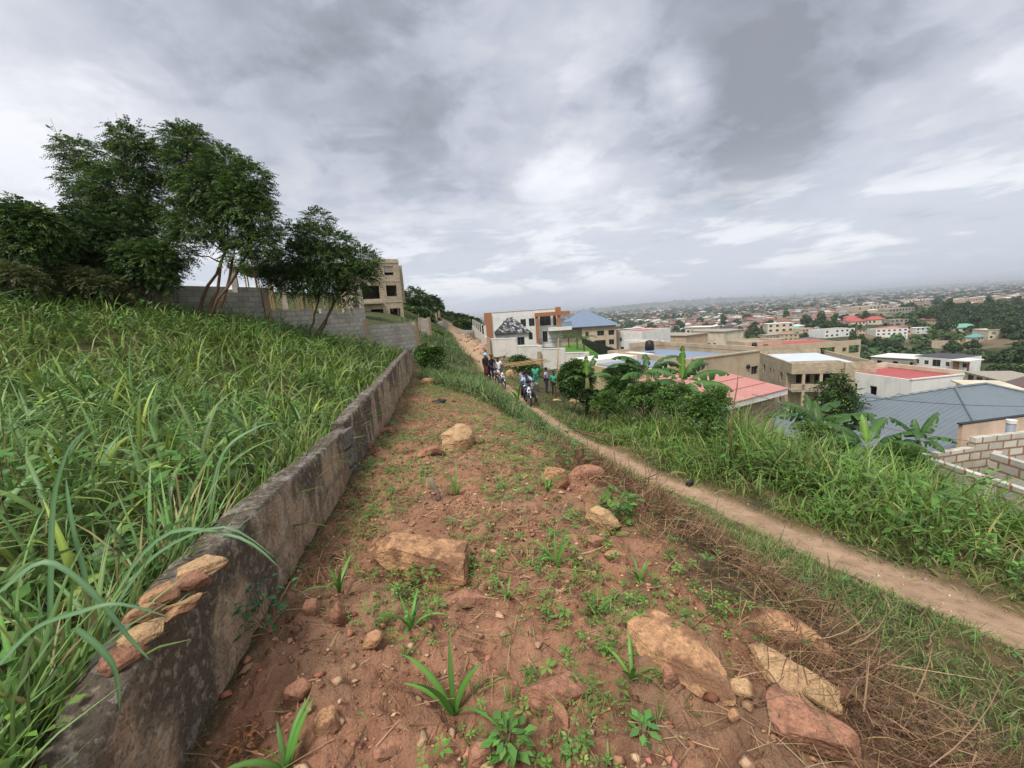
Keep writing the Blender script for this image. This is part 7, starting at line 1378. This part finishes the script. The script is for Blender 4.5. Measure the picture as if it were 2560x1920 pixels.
sit = dict(pel=(0, .18, .88), bel=(0, .15, 1.02), che=(0, .08, 1.25), nec=(0, .03, 1.42), hea=(0, -.0, 1.52), cro=(0, .0, 1.61), sl=(.18, .06, 1.35), el=(.30, -.08, 1.14), wl=(.34, -.22, 1.06), sr=(-.18, .06, 1.35), er=(-.30, -.08, 1.14), wr=(-.34, -.22, 1.06), hl=(.1, .14, .85), kl=(.26, -.22, .62), al=(.40, -.2, .1), tl=(.46, -.34, .05), hr=(-.1, .14, .85), kr=(-.2, -.28, .68), ar=(-.2, -.02, .32), tr=(-.22, -.16, .27))
P1 = person('rider in light blue shirt with black chest bag steering the front motorbike', b1.location, .12, 'light_blue', 'navy', sit, group=GP)
m = MB(); m.ball((.02, -.08, 1.2), (.11, .07, .12), 10, 8); m.build('chest_bag', CL['dark'], P1, smooth=True); m = MB(); m.tube([(.12, -.06, 1.36), (.0, -.11, 1.24), (-.12, -.04, 1.1)], .015, 5); m.build('bag_strap', CL['dark'], P1)
sit2 = {k: (v[0]*.9-.06, v[1]+.42, v[2]+.05) for k, v in sit.items()}; sit2.update(er=(-.36, .38, 1.62), wr=(-.46, .30, 1.86), al=(.26, .2, .4), tl=(.28, .06, .36), wl=(.16, .1, 1.02), el=(.26, .3, 1.12), cro=(-.06, .42, 1.72), hea=(-.06, .42, 1.63))
P2 = person('passenger in light blue shirt behind the rider, one arm raised to bamboo poles', b1.location, .12, 'light_blue', 'dark', sit2, group=GP)
bb = empty('bamboo_bundle', tuple(b1.location), .12, 'bundle of long split bamboo poles held up level by the passenger', 'bamboo poles'); 
for k in range(6): m = MB(); z = 1.93+.035*(k % 3)+.02*k; m.tube([(-.75-.06*k, .32+.03*k, z), (0, .3+.03*k, z+.05), (1.3-.1*k, .26+.04*k, z+.14)], .021, 6); m.build('pole', M_bamboo, bb)
for lb, u, v, yw, pt in (('parked motorbike in front of the person in white', 1252, 968, .35, M_mred), ('parked motorbike between the person in white and the helmeted one', 1236, 948, .7, M_mblue)):
    p = gp(u, v, G(u, v).y); motorbike(lb, (p.x, p.y, p.z), yw, pt, 'motorbikes by the path bend')
d0 = G(1252, 968).y
person('person in long white shirt standing behind the parked motorbikes', gp(1248, 950, d0+1.6), -.4, 'white', 'white', dict(wr=(-.12, -.14, .95), er=(-.24, -.02, 1.12)), skirt=True, group=GP)
person('person in dark top and maroon wrap wearing a pale blue helmet', gp(1217, 948, d0+1.4), .9, 'dark', 'maroon', hair='helmet', skirt=True, group=GP)
person('person in navy clothes leaning forward beside the helmeted one', gp(1229, 946, d0+1.7), .4, 'navy', 'navy', dict(che=(0, -.14, 1.26), nec=(0, -.22, 1.41), hea=(0, -.27, 1.49), cro=(0, -.27, 1.58), sl=(.18, -.16, 1.34), sr=(-.18, -.16, 1.34), el=(.25, -.3, 1.12), er=(-.25, -.3, 1.12), wl=(.2, -.5, 1.0), wr=(-.2, -.5, 1.0)), group=GP)
person('person in bright green shirt standing in the greenery right of the motorbike riders', gp(1341, 975, 27), -.1, 'green', 'green', dict(wl=(.05, -.2, 1.05), wr=(-.05, -.2, 1.05)), group=GP)
person('person with white and navy top turned sideways between the two green-clad people', gp(1367, 978, 26.5), 1.3, 'lilac', 'navy', dict(wl=(.1, -.25, 1.08)), group=GP)
person('person in dark green shirt half hidden behind the standing bamboo pole', gp(1386, 980, 26), .2, 'green', 'dark', group=GP, h=.95)
person('lone person in dark clothes walking far up the dirt road', gp(1138, 815, 126), .2, 'dark', 'dark', dict(kl=(.11, -.15, .52), al=(.11, -.2, .12), kr=(-.11, .08, .52), ar=(-.11, .3, .14), tr=(-.12, .2, .05)), h=1.05)
# standing bamboo pole and thin stake on the bank
p = G(1389, 997); q = at(1396, 845, p.y); m = MB(); m.tube([p-Vector((0, 0, .2)), p.lerp(q, .5)+Vector((.03, 0, 0)), q], [.045, .038, .028], 8); tag(m.build('bamboo_pole', M_bamboo, smooth=True), 'tall bamboo pole standing upright on the grass beside the round bush', 'pole')
p = at(1828, 1045, 8.2); q = at(1848, 905, 8.2); m = MB(); m.tube([Vector((p.x, p.y, H(p.x, p.y))), p, p.lerp(q, .55)+Vector((.03, 0, 0)), q], [.02, .016, .012, .005], 6); tag(m.build('thin_stake', M_twig, smooth=True), 'thin crooked stake rising from the bank grass in front of the pink roof', 'stake')
for k, (a, b) in enumerate(((1228, 930), (1351, 945))):
    s, z = on_pw(a, b); wp = c0.lerp(c1, s/math.hypot(c1.x-c0.x, c1.y-c0.y)); w2 = Vector((wp.x, wp.y-.35, H(wp.x, wp.y-.35)))
    m = MB(); m.box(-.2, -.1, -.5, .2, .1, 2.1-.3*k); o = m.build('concrete_post', M_pillar, None, tuple(w2), (0, 0, pwy)); tag(o, ('tan concrete post standing against the left corner of the white perimeter wall', 'tan concrete post standing against the middle of the white perimeter wall')[k], 'post', 'posts in front of the perimeter wall')
p = G(1384, 950); m = MB(); m.add([p+Vector(v) for v in ((-.5, 0, .9), (.4, -.2, 1.05), (.6, .8, .8), (-.3, .9, .7), (-.5, 0, .93), (.4, -.2, 1.08), (.6, .8, .83), (-.3, .9, .73))], [(3, 2, 1, 0), (4, 5, 6, 7), (0, 1, 5, 4), (1, 2, 6, 5), (2, 3, 7, 6), (3, 0, 4, 7)]); tp = m.build('tarpaulin', M_trim); tag(tp, 'small white sheet stretched as a shade behind the bamboo pole', 'tarpaulin')
for x, y in ((-.48, .02), (.38, -.17), (.57, .77), (-.28, .87)): m = MB(); m.tube([p+Vector((x, y, -.4)), p+Vector((x, y, .72))], .02, 5); m.build('prop', M_bamboo, tp)
# overhead wire across the roofs
a, b = at(1880, 985, 12), at(2640, 1118, 13); m = MB(); m.tube([a.lerp(b, t)-Vector((0, 0, .35*4*t*(1-t))) for t in np.linspace(0, 1, 12)], .009, 5); tag(m.build('wire', M_twig), 'pale sagging wire passing over the banana leaves to the unfinished walls', 'wire')
a, b = at(2100, 985, 20), at(2700, 1012, 24); m = MB(); m.tube([a.lerp(b, t)-Vector((0, 0, .3*4*t*(1-t))) for t in np.linspace(0, 1, 12)], .013, 5); tag(m.build('wire', M_black), 'dark wire crossing in front of the grey ribbed roof', 'wire')
# plot walls, rubble and growth beside the upper road
for k, (u0, u1, v, d, h_, lb) in enumerate(((1046, 1072, 800, 40, 2.0, 'grey plot wall left of the upper road, nearest the block building'), (1054, 1071, 797, 62, 2.2, 'tan plank-like wall end beside the upper road'), (1072, 1090, 786, 82, 2.4, 'pale plot wall further up the left side of the road'), (1085, 1098, 780, 100, 2.4, 'farthest pale plot wall at the top of the road'))):
    p = at(u0, v, d); q = at(u1, v, d*.97); o = empty('plot_wall', (p.x, p.y, H(p.x, p.y)-.3), math.atan2(q.y-p.y, q.x-p.x), lb, 'wall', 'plot walls beside the upper road'); L_ = math.hypot(q.x-p.x, q.y-p.y); z = p.z-H(p.x, p.y)+.3
    prt(o, 'wall', M_tan if k else M_greyb, (.2, 0, 0, L_-.2, .15, z)); prt(o, 'pillar', M_pillar, (0, -.05, 0, .197, .2, z+.2)); prt(o, 'pillar', M_pillar, (L_-.197, -.05, 0, L_, .2, z+.2))
def mound(name, label, u, v, d, dims, m_, sd): p = at(u, v, d); rock(name, label, (p.x, p.y, H(p.x, p.y)), dims, .3, (0, 0), m_, sd, 3, .4, 'mound', 4, rough=1.2)
mound('gravel_heap', 'grey gravel heap at the roadside wall beside the upper road', 1170, 828, 86, (7, 4, 1.8), M_r4, 101); mound('sand_heap', 'pale grey heap on the left edge of the upper road', 1106, 818, 84, (2.4, 2, 1.8), M_r4, 102)
for i, (u, v, dd, s, sd) in enumerate(((1150, 850, 0, 1.1, 1), (1175, 862, 0, 1.3, 2), (1160, 885, 0, .9, 3), (1190, 880, 0, 1.2, 4), (1195, 905, 0, .7, 5), (1165, 842, 0, 1., 6))):
    p = G(u, v); rock('rubble', ('brown rubble lump on the tipped earth beside the upper road, ')+('highest', 'widest', 'left of the rest', 'next to the wall', 'lowest and smallest', 'second from the top')[i], p, (s*.55, s*.4, s*.3), i, (0, 0), M_r3, 110+sd, 9, .3, 'rubble', 3)
GT = [('big dark green tree on the skyline left of the upper road', [(1035, 748, 92, 34), (1050, 760, 92, 30), (1020, 765, 92, 34), (1045, 778, 92, 32), (1005, 770, 92, 30)], (1035, 800, 92)), ('dark round tree right of the big one on the skyline', [(1078, 762, 100, 26), (1088, 775, 100, 20), (1068, 775, 100, 24), (1085, 760, 100, 16)], (1078, 796, 100)), ('grey-green bushy mass behind the upper road plot walls', [(1030, 790, 80, 26), (1050, 792, 80, 26), (1012, 795, 80, 26), (1065, 798, 80, 18)], (1040, 815, 80)),
 ('low dark bush where the road meets the skyline', [(1110, 790, 150, 10), (1125, 789, 150, 10), (1118, 792, 150, 9)], (1118, 800, 150)), ('scrubby trees right of the road on the skyline', [(1145, 796, 135, 14), (1160, 799, 135, 14), (1175, 803, 130, 12), (1190, 806, 130, 11)], (1160, 812, 135)), ('green bush on the roadside slope near the walker', [(1150, 812, 110, 14), (1165, 815, 108, 13), (1178, 817, 108, 9)], (1160, 825, 108))]
for lb, lob, ft in GT: tree('hill_tree', lb, 'tree', [ft], lob, 700, flen=1.1, lfl=.6, c0=(.04, .075, .025), pairs=4, aspect=.5, thick=.12)
for lb, lob, ft in (('green bush on the near side of the upper road, left verge', [(1075, 868, 44, 16), (1085, 850, 48, 16), (1095, 838, 55, 14), (1068, 855, 46, 16)], (1078, 880, 45)), ('leafy green growth against the foot of the perimeter wall', [(1300, 905, 38, 16), (1318, 912, 38, 15), (1335, 922, 37, 13), (1285, 902, 39, 10)], (1310, 935, 38)), ('leafy clump at the end of the low wall', [(1062, 880, 24, 12), (1072, 888, 23, 14), (1085, 884, 23, 12)], (1070, 900, 23))): tree('roadside_bush', lb, 'bush', [ft], lob, 420, flen=.5, lfl=.22, c0=(.06, .125, .025), pairs=4, aspect=.45, thick=.04)
